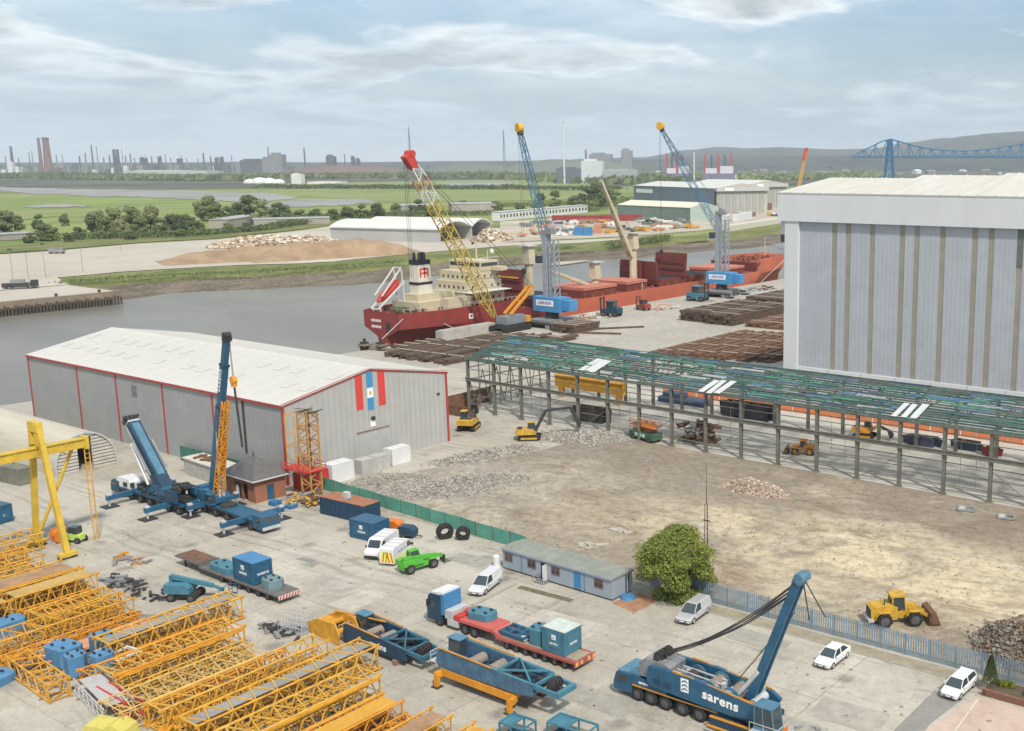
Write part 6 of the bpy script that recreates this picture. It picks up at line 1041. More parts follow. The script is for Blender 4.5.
def leaves(q,centres,n,size,rnd,flat=.8):
    for _ in range(n):
        c,r=rnd.choice(centres); 
        d=Vector((rnd.gauss(0,1),rnd.gauss(0,1),rnd.gauss(0,1))).normalized(); p=Vector(c)+Vector((d.x,d.y,d.z*flat))*r*(rnd.random()**.35)
        s=size*rnd.uniform(.6,1.4); nrm_=(d+Vector((rnd.gauss(0,.5),rnd.gauss(0,.5),rnd.gauss(.35,.5)))).normalized(); a=nrm_.orthogonal().normalized(); b=nrm_.cross(a); an=rnd.uniform(0,PI); a,b=a*math.cos(an)+b*math.sin(an),b*math.cos(an)-a*math.sin(an)
        q.poly([p-a*s,p+b*s*.55,p+a*s,p-b*s*.55])
def tree_meshes(seed,H,Rr,nl,size,mat,ncl=16,low=.28,cs=.42):
    rnd=random.Random(seed); tr=MB(); tr.tube((0,0,0),(0,0,H*.35),H*.028,H*.02,7); cen=[]
    for k in range(ncl):
        a=2*PI*k/ncl*2.4+rnd.uniform(-.4,.4); u=rnd.uniform(0,1); z=H*(low+.12+(.78-low)*u); rad=Rr*(.75*math.sin(PI*min(1,.22+u*.68))**.8)*rnd.uniform(.55,1.0)
        c=Vector((math.cos(a)*rad,math.sin(a)*rad,z)); cen.append((c,Rr*cs*rnd.uniform(.55,1.1)))
        st=Vector((0,0,H*rnd.uniform(.22,.5))); tr.tube(st,c,H*.011,H*.004,5,False)
    cen.append((Vector((0,0,H*.82)),Rr*.42)); q=MB(); leaves(q,cen,nl,size,rnd)
    return tr.mesh('trunk',bark),q.mesh('crown',mat)
def tree(name,label,loc,meshes,rz=0,sc=1.0,group=None):
    t=thing(name,label,'tree',loc,rz,group); t.scale=sc if hasattr(sc,'__len__') else (sc,)*3
    for nm,me in zip(('trunk','crown'),meshes):
        o=bpy.data.objects.new(nm,me); C.objects.link(o); o.parent=t
    return t
tree('broadleaf_tree','bushy bright green tree growing between site cabin and blue fence',(-70.6,96.7,.01),tree_meshes(5,8.8,5.3,32000,.15,leaf_a,50,-.08,.34),0,(1.08,1.08,.95))
def conifer(label,loc,H,Rr,seed):
    rnd=random.Random(seed); t=thing('conifer',label,'tree',loc,0,'conifers in the brick planter'); part('trunk',bark,t,lambda q:q.tube((0,0,0),(0,0,H*.3),.08,.05,6))
    def f(q):
        for _ in range(2600):
            u=rnd.random(); z=H*(.04+.96*u); r=Rr*(1-u)**.75*rnd.random()**.3; a=rnd.uniform(0,2*PI); p=Vector((math.cos(a)*r,math.sin(a)*r,z)); d=Vector((math.cos(a),math.sin(a),.9)).normalized()*.17; s=Vector((-math.sin(a),math.cos(a),0))*.045; q.poly([p-s,p+s,p+d])
    part('crown',leaf_b,t,f)
conifer('dark green cone shaped conifer in the brick planter',at(990,690)+Vector((0,0,.5)),3.1,.85,1); conifer('dark conifer cut by the right picture edge',Vector((-26.8,94.6,.5)),2.6,.8,2)
t=thing('planter_shrub','yellow green low shrub right of the conifer','shrub',at(1003,691)+Vector((0,0,.5))); part('foliage',leafmat('leaf_lemon',(.16,.20,.03),(.42,.42,.07)),t,lambda q:leaves(q,[(Vector((0,0,.3)),.6),(Vector((.7,.1,.3)),.5)],700,.10,random.Random(3)))
t=thing('planter_shrub','dark mixed shrub at right end of the brick planter','shrub',Vector((-28.3,95.0,.5))); part('foliage',leaf_d,t,lambda q:leaves(q,[(Vector((0,0,.25)),.5),(Vector((.8,.2,.2)),.45)],500,.10,random.Random(4)))
# ---- rubble heaps
def heap(name,label,cx,cy,rx,ry,h,n,mats,size,seed,rz=0,core=None,cat='rubble'):
    rnd=random.Random(seed); t=thing(name,label,cat,(cx,cy,.05),rz)
    def hz(x,y):
        d=math.hypot(x/rx,y/ry); return h*max(0,1-d**1.5)*(1+.35*noise.noise((x*.35,y*.35,seed)))
    def corem(q):
        nn=26; g_={}
        for j in range(nn+1):
            for i in range(nn+1):
                x=-rx+2*rx*i/nn; y=-ry+2*ry*j/nn; g_[i,j]=len(q.v); q.v.append((x,y,hz(x,y)*.93-.03+.12*h/3*noise.noise((x*.9,y*.9,seed))))
        for j in range(nn):
            for i in range(nn): q.f.append([g_[i,j],g_[i+1,j],g_[i+1,j+1],g_[i,j+1]])
    part('spoil',core or mats[0],t,corem,smooth=True)
    for m_ in mats:
        def f(q):
            for _ in range(int(n*2.4)//len(mats)):
                a=rnd.uniform(0,2*PI); d=rnd.random()**.6*(1.0 if rnd.random()<.8 else rnd.uniform(1,1.45)); x=math.cos(a)*rx*d; y=math.sin(a)*ry*d; s=(size[0]*.45+(size[1]*.7-size[0]*.45)*rnd.random()**3.2); q.box((x,y,hz(x,y)+s*.15),(s,s*rnd.uniform(.4,.9),s*rnd.uniform(.25,.7)),rnd.uniform(0,6),rnd.uniform(-.7,.7),rnd.uniform(-.5,.5))
        part('chunks',m_,t,f,kind='stuff')
    return t
cg=[M('chunk_grey',(.33,.31,.275),.9,0,.2,1),M('chunk_pale',(.40,.375,.325),.9,0,.15,1),M('chunk_dark',(.24,.22,.19),.9,0,.25,1)]; cb_=[M('chunk_brick',(.46,.30,.22),.9,0,.2,1),M('chunk_pink',(.56,.44,.36),.9,0,.2,1),M('chunk_pale'),M('chunk_brown',(.24,.18,.13),.9,0,.25,1)]
spoil_b=M('spoil_brown',(.165,.125,.09),.95,0,.3,.8,.3); spoil_g=M('spoil_grey',(.31,.285,.245),.95,0,.3,.5,.4,(.22,.20,.17))
heap('rubble_heap','dark brown rubble heap at right edge behind the blue fence',-30.5,105.0,7.4,5.2,4.0,2600,[cg[2],cb_[3],M('chunk_earth',(.15,.115,.085),.9,0,.3,1)],(.16,.7),1,0,spoil_b)
heap('rubble_heap','pale pinkish brick rubble heap in the middle of plot',-84.6,136.6,6.6,2.9,1.9,2200,cb_,(.14,.5),2,R(-3),M('spoil_pink',(.40,.32,.25),.95,0,.2,.8))
heap('rubble_heap','long grey concrete rubble bank behind the green fence',-124.5,112.5,13,5.5,1.5,3600,cg,(.14,.55),3,R(62),spoil_g)
heap('rubble_heap','flat grey crushed concrete spread by the warehouse gable',-134.5,108.5,7.0,6.0,.9,900,cg,(.15,.5),4,R(30),spoil_g)
heap('rubble_heap','grey broken concrete around the demolition excavator',-128.4,147.8,8.5,5.0,1.2,2200,cg,(.16,.7),5,R(20),spoil_g)
heap('rubble_heap','grey debris mound behind the first shed column bays',-134.5,128.5,9.5,3.6,1.0,900,cg,(.2,.7),6,R(75),spoil_g)
# loose litter over the plot
lit=MB(); rnd=random.Random(21)
for _ in range(2600):
    x=rnd.uniform(-128,-20); y=rnd.uniform(99.5,150.5); s=rnd.choice([.08,.12,.16,.24])*rnd.uniform(.7,1.3)
    if x< -141+(y-100)*.3+3: continue
    lit.box((x,y,.25),(s,s*rnd.uniform(.4,1),s*.4),rnd.uniform(0,6),rnd.uniform(-.4,.4))
struct('loose_rubble',lit,cg[0],'stuff')
def footing(label,px,py):
    t=thing('concrete_footing',label,'footing',at(px,py)+Vector((0,0,.2)),rr.uniform(0,3)); part('slab',M('chunk_pale'),t,lambda q:[q.box((rr.gauss(0,.9),rr.gauss(0,.5),.05+.02*i_),(rr.uniform(.6,1.8),rr.uniform(.4,.9),.2),rr.uniform(0,3),rr.uniform(-.08,.08)) for i_ in range(7)],kind='stuff')
footing('pale broken footing behind the site cabin roof',588,547); footing('pale broken footing nearer the green tree',618,534)
for px,py,lab in ((966,511,'grey metal frame panel lying on dirt, left of two'),(1006,519,'grey metal frame panel lying on dirt, right of two')):
    t=thing('metal_frame_panel',lab,'panel',at(px,py)+Vector((0,0,.3)),R(15)); part('bars',steel,t,lambda q:[q.bar((-1.1,y,.1),(1.1,y,.1),.2) for y in (-1,1)]+[q.bar((x,-1,.1),(x,1,.1),.2) for x in (-1.1,0,1.1)]); part('plate',greyl,t,lambda q:q.bx(-1,-.9,.03,-.1,.9,.08))
t=thing('radio_mast','thin dark lattice mast rising above the green tree','mast',(-69.0,100.6,.1))
part('chord',dark,t,lambda q:[q.tube((a,b,0),(a*.55,b*.55,10.5),.05,.04,5) for a,b in ((-.28,-.2),(.28,-.2),(0,.3))],kind='stuff'); part('lacing',dark,t,lambda q:[q.bar((-.27*(1-.043*k*.5),-.2*(1-.04*k*.5),.5*k),(.27*(1-.043*k*.5),-.2*(1-.04*k*.5),.5*(k+1)),.03) for k in range(20)]+[q.bar((-.5,0,8.4),(.5,0,8.4),.12)],kind='stuff'); part('whip_aerial',dark,t,lambda q:q.tube((0,0,10.4),(0,0,15.4),.045,.02,5))
# drains, shallow marks and kerbs in the yard
t=thing('drain_channel','dark drain channel strip beside the silver estate car','drain',(0,0,.0)); p=at(472,606);q_=at(516,584); part('kerb_edge',M('kerbstone'),t,lambda q:q.bar((p.x,p.y,.08),(q_.x,q_.y,.08),.45,.16)); p2=at(519,587);q2=at(572,601); part('weed_strip',M('weedy',(.14,.12,.075),.95,0,.4,1.5,.3),t,lambda q:q.bar((p2.x,p2.y,.02),(q2.x,q2.y,.02),.9,.03))
o=MB().prism([(-1.3,-.5),(1.5,-.2),(1.1,.6),(-.9,.3)],'z',0,.03).build('steel_plate',grey); o.location=at(305,560)+Vector((0,0,.01)); tag(o,'grey steel plate lying flat on the open concrete','plate')
# ================================================================ SHIP
m_hm=M('hull_maroon',(.25,.038,.032),.6,0,.25,.10,.5,(.12,.055,.04),streak=(1,1,.25)); m_ho=M('hull_orange_red',(.48,.125,.068),.6,0,.18,.08,.4,(.30,.12,.08),streak=(1,1,.2)); m_hd=M('hatch_dark_red',(.16,.035,.028),.65,0,.2,.2,.3,(.10,.04,.03)); m_deck=M('deck_red',(.25,.075,.05),.75,0,.25,.15,.3,(.14,.06,.045)); m_sal=M('hatch_salmon',(.48,.17,.115),.7,0,.12,.15,.25,(.34,.14,.1))
sh=thing('bulk_carrier','red bulk carrier moored along the quay with cream deckhouse and hatches','ship',(-255.0,193.0,WZ)); sh.scale=(.83,1,1)
def hbd(y):
    if y<28: return 9.3+5.2*math.sin(max(0,min(1,(y-11.5)/16.5))*PI/2)
    if y<196: return 14.5
    return 14.5*math.sqrt(max(0.0004,1-((y-196)/42.0)**2.0))
def hbw(y):
    if y<42: return 1.2+13.1*math.sin(max(0,min(1,(y-11.5)/30))*PI/2)
    if y<188: return 14.4
    return 14.4*max(.012,1-((y-188)/44.0)**1.6)
def dz(y): return 12.5 if y<56 else (9.4 if y<200 else 9.4+4.4*min(1,(y-200)/4))
def hull(q,y0,y1,step):
    ys=[y0+(y1-y0)*k/step for k in range(step+1)]; n=0; rows=[]
    for y in ys:
        d,w_,z=hbd(y),hbw(y),dz(y); yo=0 if y>10 else (10-y)*.0
        ks=max(0,(21.5-y)*.55)
        pts=[(-d,y,z),(-d*.985,y,z*.62),(-(w_*.85+d*.15),y,z*.28+ks*.3),(-w_,y,0+ks*.2),(-w_*.8,y+ (0),-4),(w_*.8,y,-4),(w_,y,0+ks*.2),((w_*.85+d*.15),y,z*.28+ks*.3),(d*.985,y,z*.62),(d,y,z)]
        rows.append(list(range(len(q.v),len(q.v)+len(pts)))); q.v+=pts
    for a,b in zip(rows,rows[1:]):
        for k in range(len(a)-1): q.f.append([a[k],a[k+1],b[k+1],b[k]])
    return rows
def haft(q):
    r=hull(q,11.5,70,28); q.f.append(r[0][::-1])
part('hull_aft',m_hm,sh,haft); part('hull_forward',m_ho,sh,lambda q:hull(q,70,238,80))
def dk(q,y0,y1,n,off):
    ys=[y0+(y1-y0)*k/n for k in range(n+1)]; i=len(q.v)
    for y in ys: q.v+=[(-hbd(y)+.05,y,dz(y)-off),(hbd(y)-.05,y,dz(y)-off)]
    for k in range(n): q.f.append([i+2*k,i+2*k+1,i+2*k+3,i+2*k+2])
part('deck',m_deck,sh,lambda q:dk(q,11.7,237.5,80,.9)); part('poop_break',m_hd,sh,lambda q:q.bx(-14.3,55.8,8.4,14.3,56.1,12.4)); part('forecastle_break',m_hd,sh,lambda q:q.bx(-14.2,200,8.4,14.2,200.3,13.2))
# deckhouse
part('deckhouse',cream,sh,lambda q:[q.bx(-9,31,12,9,51,16),q.bx(-8.6,33,16,8.6,50,19),q.bx(-8.2,35,19,8.2,49,22)]); part('wheelhouse',cream,sh,lambda q:[q.bx(-8.4,40,22,8.4,49,25),q.bx(-13.5,45,22,13.5,48.6,23.2)]); part('aft_house',cream,sh,lambda q:[q.bx(-6,14,11.7,8.4,30.5,14.6),q.bx(-3,16,14.6,5,30.5,16.6),q.bx(8.6,22,11.7,12.6,31,15.2)])
for k,z in enumerate((13.2,16.8,19.8)):
    for j in range(5): 
        for s in (-1,1): part('porthole',dark,sh,lambda q:q.bx(s*(9.02-.4*k),35.2+3.2*j,z,s*(9.06-.4*k),36.0+3.2*j,z+.9))
    for j in range(6): part('porthole',dark,sh,lambda q:q.bx(-6.5+2.5*j,30.94+2*k,z,-5.7+2.5*j,31.0+2*k,z+.9))
part('bridge_window',glass,sh,lambda q:[q.bx(8.42,40.4,23.3,8.46,48.6,24.4),q.bx(-7.8,39.94,23.3,7.8,39.99,24.4)]); part('deck_railing',whited,sh,lambda q:[q.bar((x,y,z),(x,y2,z),.12) for x,y,y2,z in ((8.9,31,51,17.0),(8.6,33,50,20.0),(8.4,40,49,26.0))]+[q.bx(-9,30.7,15.9,9.3,31.0,16.3),q.bx(8.95,31,15.85,12.8,51,16.05)]); part('mast',cream,sh,lambda q:[q.tube((0,46,25),(0,46,33),.35,.2),q.bar((-3,46,30.5),(3,46,30.5),.25),q.bx(-2,45.5,32,2,46,32.3),q.tube((5,47,25),(5,47,28),.2)]); part('radar_dome',white,sh,lambda q:q.ico((6.4,48,27.6),.9,0,2)); part('mast_gear',dark,sh,lambda q:[q.bx(-.9,45.6,32.4,.9,46.2,33.4),q.bx(-2.2,45.8,29.6,-1.4,46.4,30.3)])
part('funnel',M('funnel_white',(.66,.62,.52),.6,0,.1,.3,.2),sh,lambda q:q.hexa([(-2.2,17,16.6),(3.2,17,16.6),(3.2,23.5,16.6),(-2.2,23.5,16.6),(-2.2,17.4,30),(3.2,17.4,30),(3.2,22.6,30),(-2.2,22.6,30)])); part('funnel_band',M('funnel_black',(.02,.022,.03),.6,0,.2,.5),sh,lambda q:[q.bx(-2.3,17.2,28.4,3.3,22.85,30.3),q.bx(-2.35,16.9,20.4,3.35,23.4,21.4)]); part('funnel_exhaust',dark,sh,lambda q:[q.tube((x,y,30.2),(x,y,33.2),.6,.5) for x,y in ((-.8,18.6),(.8,19.8),(1.8,21.2),(0,21.6))]); part('funnel_emblem',M('emblem_red',(.6,.05,.05),.5),sh,lambda q:[q.bx(3.21,17.9+.0,23.2,3.24,18.5,27),q.bx(3.21,18.5,26.3,3.24,21.8,27),q.bx(3.21,18.5,24.6,3.24,21.2,25.3),q.bx(3.21,19.8,23.0,3.24,20.4,27.2),q.bx(3.21,21.3,23.6,3.24,21.9,26.6)])
text_part('stern_name','FORTUNE',1.5,print_w,sh,(-1.0,-.12,8.6),FACE_S,.01,.02) if False else part('stern_name',print_w,sh,lambda q:[q.bx(-5.2+.75*k,11.44,z,-4.75+.75*k,11.49,z+.75) for k in range(7) for z in (9.4,7.6)],kind='stuff')
part('side_mark',print_w,sh,lambda q:[q.bx(13.9,34.5,8.6,14.56,36.2,9.0),q.bx(13.9,34.5,9.8,14.56,36.2,10.2),q.bx(13.9,34.5,9.0,14.56,34.9,9.8),q.bx(13.9,35.8,9.0,14.56,36.2,9.8)]); part('anchor_recess',dark,sh,lambda q:q.bx(2.4,11.42,6.6,4.6,11.52,9.4))
# free fall lifeboat in its davit frame at the stern
part('lifeboat',red,sh,lambda q:loft(q,[[(x*k-3,y,z+kz*k) for x,kz in ((-1.4,0),(-1.0,-1.1),(1.0,-1.1),(1.4,0),(1.0,1.3),(-1.0,1.3))] for y,z,k in ((1.5,15.2,.3),(3.0,16.0,.9),(6.5,18.2,1.0),(9.0,20.0,.8),(9.8,20.6,.3))])); part('lifeboat_davit',whited,sh,lambda q:[q.bar((-3+s*1.9,.5,13.2),(-3+s*1.9,10.5,20.4),.45) for s in (-1,1)]+[q.bar((-3+s*1.9,2,16.8),(-3+s*1.9,9.5,24.5),.4) for s in (-1,1)]+[q.bar((-3+s*1.9,10.3,11.6),(-3+s*1.9,9.5,24.5),.4) for s in (-1,1)]+[q.bar((-4.9,9.5,24.5),(-1.1,9.5,24.5),.4),q.bar((-4.9,.5,13.2),(-1.1,.5,13.2),.4),q.bar((-4.9,1.2,11.6),(-4.9,1.2,14),.35),q.bar((-1.1,1.2,11.6),(-1.1,1.2,14),.35)])
rs=random.Random(8)
part('stern_gear',rust,sh,lambda q:[q.box((rs.uniform(-10,10),rs.uniform(1,30),12.2+rs.uniform(-.3,.5)),(rs.uniform(.5,1.8),rs.uniform(.4,1.2),rs.uniform(.5,1.6)),rs.uniform(0,3)) for _ in range(60)],kind='stuff'); part('stern_winches',M('winch_green',(.10,.14,.08),.7),sh,lambda q:[q.tube((rs.uniform(-8,8),y,12.4),(rs.uniform(-8,8),y+.3,12.6),.6,.6,8) for y in (3,5,7,9,11)]); part('poop_railing',whited,sh,lambda q:[q.bar((hbd(y)-.2,y,12.5),(hbd(y)-.2,y,13.5),.1) for y in range(13,56,2)]+[q.bar((hbd(y)-.2,y,13.5),(hbd(y+2)-.2,y+2,13.5),.08) for y in range(13,54,2)],kind='stuff')
for o in list(sh.children):
    n=o.name.split('.')[0]
    if n in ('deckhouse','wheelhouse','porthole','bridge_window','deck_railing','mast','radar_dome','mast_gear'): o.location.y=10.8; o.scale.y=.85
    elif n in ('funnel','funnel_band','funnel_exhaust','funnel_emblem'): o.location=(.4,9.2,4.2); o.scale=(.85,.85,.74)
    elif n=='aft_house': o.location.y=6.0
    elif n in ('lifeboat','lifeboat_davit'): o.location.y=11.0
    elif n in ('stern_gear','stern_winches'): o.location.y=13; o.scale.y=.7
# hatches
for i,(y0,y1,closed) in enumerate(((66,84,0),(92,110,1),(116,128,1),(136,150,0),(156,172,0),(178,196,1))):
    hc=part('hatch_coaming',m_hd,sh,lambda q:[q.bx(-9.5,y0,8.45,9.5,y1,11.2)]); part('coaming_stay',m_deck,hc,lambda q:[q.bx(9.5,y0+1.2*k,8.5,10.3,y0+.3+1.2*k,10.8) for k in range(int((y1-y0)/1.2))],kind='stuff')
    if closed:
        for k in range(3): part('hatch_cover',m_sal,hc,lambda q:q.bx(-9.9,y0+(y1-y0)*k/3+.1,11.22,9.9,y0+(y1-y0)*(k+1)/3-.1,12.2))
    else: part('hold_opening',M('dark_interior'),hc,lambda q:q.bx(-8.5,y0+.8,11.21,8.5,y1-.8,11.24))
    for k in range(3): part('deck_vent',m_deck,sh,lambda q:q.bx(11.4,y0+2+5*k,8.5,12.4,y0+3+5*k,10))
for y,x0,x1,h,ln in ((64.5,-8.5,6.5,20.6,.05),(131.5,-9.5,2.5,18.6,.1),(135,-.5,9.5,18.2,-.1),(153.5,-9.0,9.0,20.0,.12)):
    part('raised_hatch_cover',m_hd,sh,lambda q:[q.hexa([(x0,y-.45,9.5),(x1,y-.45,9.5),(x1,y+.45,9.5),(x0,y+.45,9.5),(x0,y-.45+ln*8,h),(x1,y-.45+ln*8,h),(x1,y+.45+ln*8,h),(x0,y+.45+ln*8,h)])]+[q.bx(x0+.2,y-.75,z,x1-.2,y-.45,z+.3) for z in (11,14,17)])
part('yellow_cover_rail',yel_l,sh,lambda q:q.bar((-6,64.0,18.0),(5,64.0,18.0),.25,.5))
# deck cranes
def deckcrane(y,zt,jib,xx=0):
    p=part('crane_post',cream,sh,lambda q:[q.tube((xx,y,8.5),(xx,y,zt-6),1.7,1.5,14),q.hexa([(xx-2.0,y-1.7,zt-6),(xx+2.0,y-1.7,zt-6),(xx+2.0,y+1.7,zt-6),(xx-2.0,y+1.7,zt-6),(xx-1.6,y-1.3,zt),(xx+1.6,y-1.3,zt),(xx+1.6,y+1.3,zt),(xx-1.6,y+1.3,zt)]),q.tube((xx,y,zt-6.3),(xx,y,zt-5.8),2.3,2.3,14)])
    a,b=Vector((xx,y-1.5,zt-9)),Vector((xx,jib[0],jib[1])); d=(b-a).normalized()
    part('crane_jib',cream,p,lambda q:[q.hexa([a+Vector((s*1.5,0,0))+o for s,o in ((-1,Vector((0,-.6,-.4))),(-.6,Vector((0,-.6,-.4))),(-.6,Vector((0,.6,.4))),(-1,Vector((0,.6,.4))))]+[b+Vector((s*.7,0,0))+o for s,o in ((-1,Vector((0,-.3,-.2))),(-.5,Vector((0,-.3,-.2))),(-.5,Vector((0,.3,.2))),(-1,Vector((0,.3,.2))))]),q.hexa([a+Vector((s*1.5,0,0))+o for s,o in ((.6,Vector((0,-.6,-.4))),(1,Vector((0,-.6,-.4))),(1,Vector((0,.6,.4))),(.6,Vector((0,.6,.4))))]+[b+Vector((s*.7,0,0))+o for s,o in ((.5,Vector((0,-.3,-.2))),(1,Vector((0,-.3,-.2))),(1,Vector((0,.3,.2))),(.5,Vector((0,.3,.2))))])]+[q.bar(a.lerp(b,k/9)+Vector((-1.2+.6*k/9,0,0)),a.lerp(b,(k+1)/9)+Vector((1.2-.6*k/9,0,0)),.25) for k in range(9)])
    part('crane_platform',greyl,p,lambda q:[q.bx(xx-2.6,y-2.4,zt-.4,xx+2.6,y+2.4,zt-.1)]); part('crane_rope',dark,p,lambda q:[q.tube((xx+s*.5,y,zt),tuple(b+Vector((s*.4,0,0))),.06,.06,4,False) for s in (-1,1)])
deckcrane(130.0,29.3,(111.8,49.0)); deckcrane(73.5,28.0,(70,12.5)); deckcrane(107.5,20.0,(80.5,19.8)); 
part('forecastle_gear',m_deck,sh,lambda q:[q.box((rs.uniform(-8,8),rs.uniform(204,226),13.4+rs.uniform(0,.6)),(rs.uniform(.6,2),rs.uniform(.5,1.4),rs.uniform(.5,1.6)),rs.uniform(0,3)) for _ in range(40)],kind='stuff'); part('foremast',cream,sh,lambda q:[q.tube((0,226,12.8),(0,226,22),.3,.15),q.bar((-1.5,226,20),(1.5,226,20),.15)]); part('bow_bulwark',m_ho,sh,lambda q:[q.bar((s*(hbd(y)-.1),y,13.8+.02),(s*(hbd(y+2)-.1),y+2,13.8+.02),.25,1.3) for y in range(202,236,2) for s in (-1,1)],kind='stuff'); part('anchor',dark,sh,lambda q:[q.bx(3.2,232,8.5,4.6,234,11)]); part('side_davit',cream,sh,lambda q:[q.bar((13.4,121,8.6),(13.4,121,11.5),.3)])
# mooring lines
for k,(a,b) in enumerate((((-244.5,216,4.5),(-240.5,222,.6)),((-245,419,7.2),(-239.5,391,.5)),((-247,206,6),(-240.6,190,.6)))):
    o=MB().tube(a,b,.09,.09,5).build('mooring_line',whited); tag(o,('mooring rope from ship stern quarter to the quay','mooring rope slanting from the bow down to quay','mooring rope from ship stern to the end dolphin')[k],'rope')
# ================================================================ QUAYSIDE CRANES
def harbour_crane(label,loc,rz,jfoot,jtip,hz):
    t=thing('harbour_crane',label,'crane',loc,rz); lt=M('harbour_light_blue',(.06,.25,.50),.5,0,.15,.4,.15)
    part('undercarriage',grey,t,lambda q:[q.bx(-4.5,-6,1.2,4.5,6,2.4)]+[q.bx(x,y,.1,x+1.6,y+2.6,1.25) for x in (-5,3.4) for y in (-7,-3.4,.8,4.4)]); part('outrigger_pad',dark,t,lambda q:[q.bx(x-1.2,y-1.2,0,x+1.2,y+1.2,.5) for x in (-7,7) for y in (-6.5,6.5)]+[q.bar((-7,y,1.4),(7,y,1.4),.7) for y in (-6.5,6.5)])
    part('slew_ring',dark,t,lambda q:q.tube((0,0,2.4),(0,0,4.6),2.2,2.0,16)); part('machine_house',lt,t,lambda q:[q.hexa([(-5.5,-2.6,4.6),(5.5,-2.6,4.6),(5.5,2.8,4.6),(-5.5,2.8,4.6),(-5.5,-2.6,9.2),(5.5,-2.6,9.0),(5.5,2.8,9.0),(-5.5,2.8,9.2)]),q.bx(5.6,-1.5,5.2,8.6,2.2,8.4)]); part('white_name_band',print_w,t,lambda q:q.bx(-4.2,-2.66,6.4,3.0,-2.61,8.2)); text_part('name_lettering','LIEBHERR',1.35,M('lettering_blue',(.06,.12,.4),.5),t,(-.6,-2.68,7.3),FACE_S,.01,.02)
    tw=1.1
    part('tower',M('tower_grey',(.30,.33,.37),.5,.1,.12,.4,.2),t,lambda q:[q.bx(-2.4,-1.2,9,-.7,1.2,hz)]+[q.bar((x,y,9),(x,y,hz-2),.32) for x in (.6,2.4) for y in (-1.2,1.2)]+[q.bar((.6,y,9+1.9*k),(2.4,y,9+1.9*(k+1)),.2) for k in range(int((hz-11)/1.9)) for y in (-1.2,1.2)]+[q.bar((2.4,-1.2,9+1.9*k),(2.4,1.2,9+1.9*(k+1)),.2) for k in range(int((hz-11)/1.9))]); part('tower_head',grey,t,lambda q:[q.bx(-2.2,-1.3,hz,1.6,1.3,hz+1.2),q.tube((0,-1.2,hz+1.6),(0,1.2,hz+1.6),.8,.8,12)]); cb2=part('operator_cab',glass,t,lambda q:q.bx(-4.0,-2.6,hz-9,-2.2,-.6,hz-6.6)); part('cab_platform',greyl,cb2,lambda q:[q.bx(-4.6,-3,hz-9.3,-2.0,1.5,hz-9.05)]+[q.bar((-4.6,y,hz-9),(-4.6,y,hz-7.9),.08) for y in (-3,-1.5,0,1.5)]+[q.bar((-4.6,-3,hz-7.9),(-4.6,1.5,hz-7.9),.08)])
    rot=Matrix.Rotation(-rz,3,'Z'); a=rot@(Vector(jfoot)-Vector(loc)); b=rot@(Vector(jtip)-Vector(loc)); d=(b-a).normalized(); s1=d.cross(Vector((0,0,1))).normalized(); u1=s1.cross(d)
    lat=M('jib_blue',(.06,.165,.26),.5,0,.15,.3,.15)
    def jp(i,u):
        w_=(1.5-.75*u) if u>.12 else (.9+5*u); h_=(.25+1.1*math.sin(PI*min(1,.12+u*.86))**.7); sx,sy=((-1,-1),(1,-1),(1,1),(-1,1))[i]; return a.lerp(b,u)+s1*(sx*w_*.8)+u1*(sy*h_*.8)
    for i in range(4): part('jib_chord',lat,t,lambda q:[q.bar(jp(i,k/8),jp(i,(k+1)/8),.2) for k in range(8)])
    part('jib_lacing',lat,t,lambda q:[q.bar(jp(i if k%2 else j,k/18),jp(j if k%2 else i,(k+1)/18),.12) for k in range(18) for i,j in ((0,1),(1,2),(2,3),(3,0))],kind='stuff'); part('jib_head',M('head_yellow',(.62,.36,.03),.5),t,lambda q:[q.tube(b-s1*.9+u1*.2,b+s1*.9+u1*.2,1.5,1.5,14)]); part('jib_head_sheave',dark,t,lambda q:q.bar(b-d*2.2,b-d*.2,1.6,1.4)); tt=Vector((0,0,hz+1.6))
    part('stay_rope',dark,t,lambda q:[q.tube(tt+Vector((0,s*.6,0)),b+s1*s*.5,.06,.06,4,False) for s in (-1,1)]); part('hoist_rope',dark,t,lambda q:[q.tube(b+s1*s*.4,b+s1*s*.4-Vector((0,0,b.z-16)),.05,.05,4,False) for s in (-1,1)]); part('hook',dark,t,lambda q:q.bx(b.x-.6,b.y-.4,14.2,b.x+.6,b.y+.4,16.1))
    return t
harbour_crane('blue harbour crane with grey tower at ship midships, nearer one',(-229.5,249.5,.01),0,(-234,253.5,23.5),(-249,257.9,60.9),28.5)
harbour_crane('blue harbour crane with grey tower near ship bow, farther one',(-228.5,343.8,.01),R(6),(-233,350,22.5),(-258,344.8,64.0),30.8)
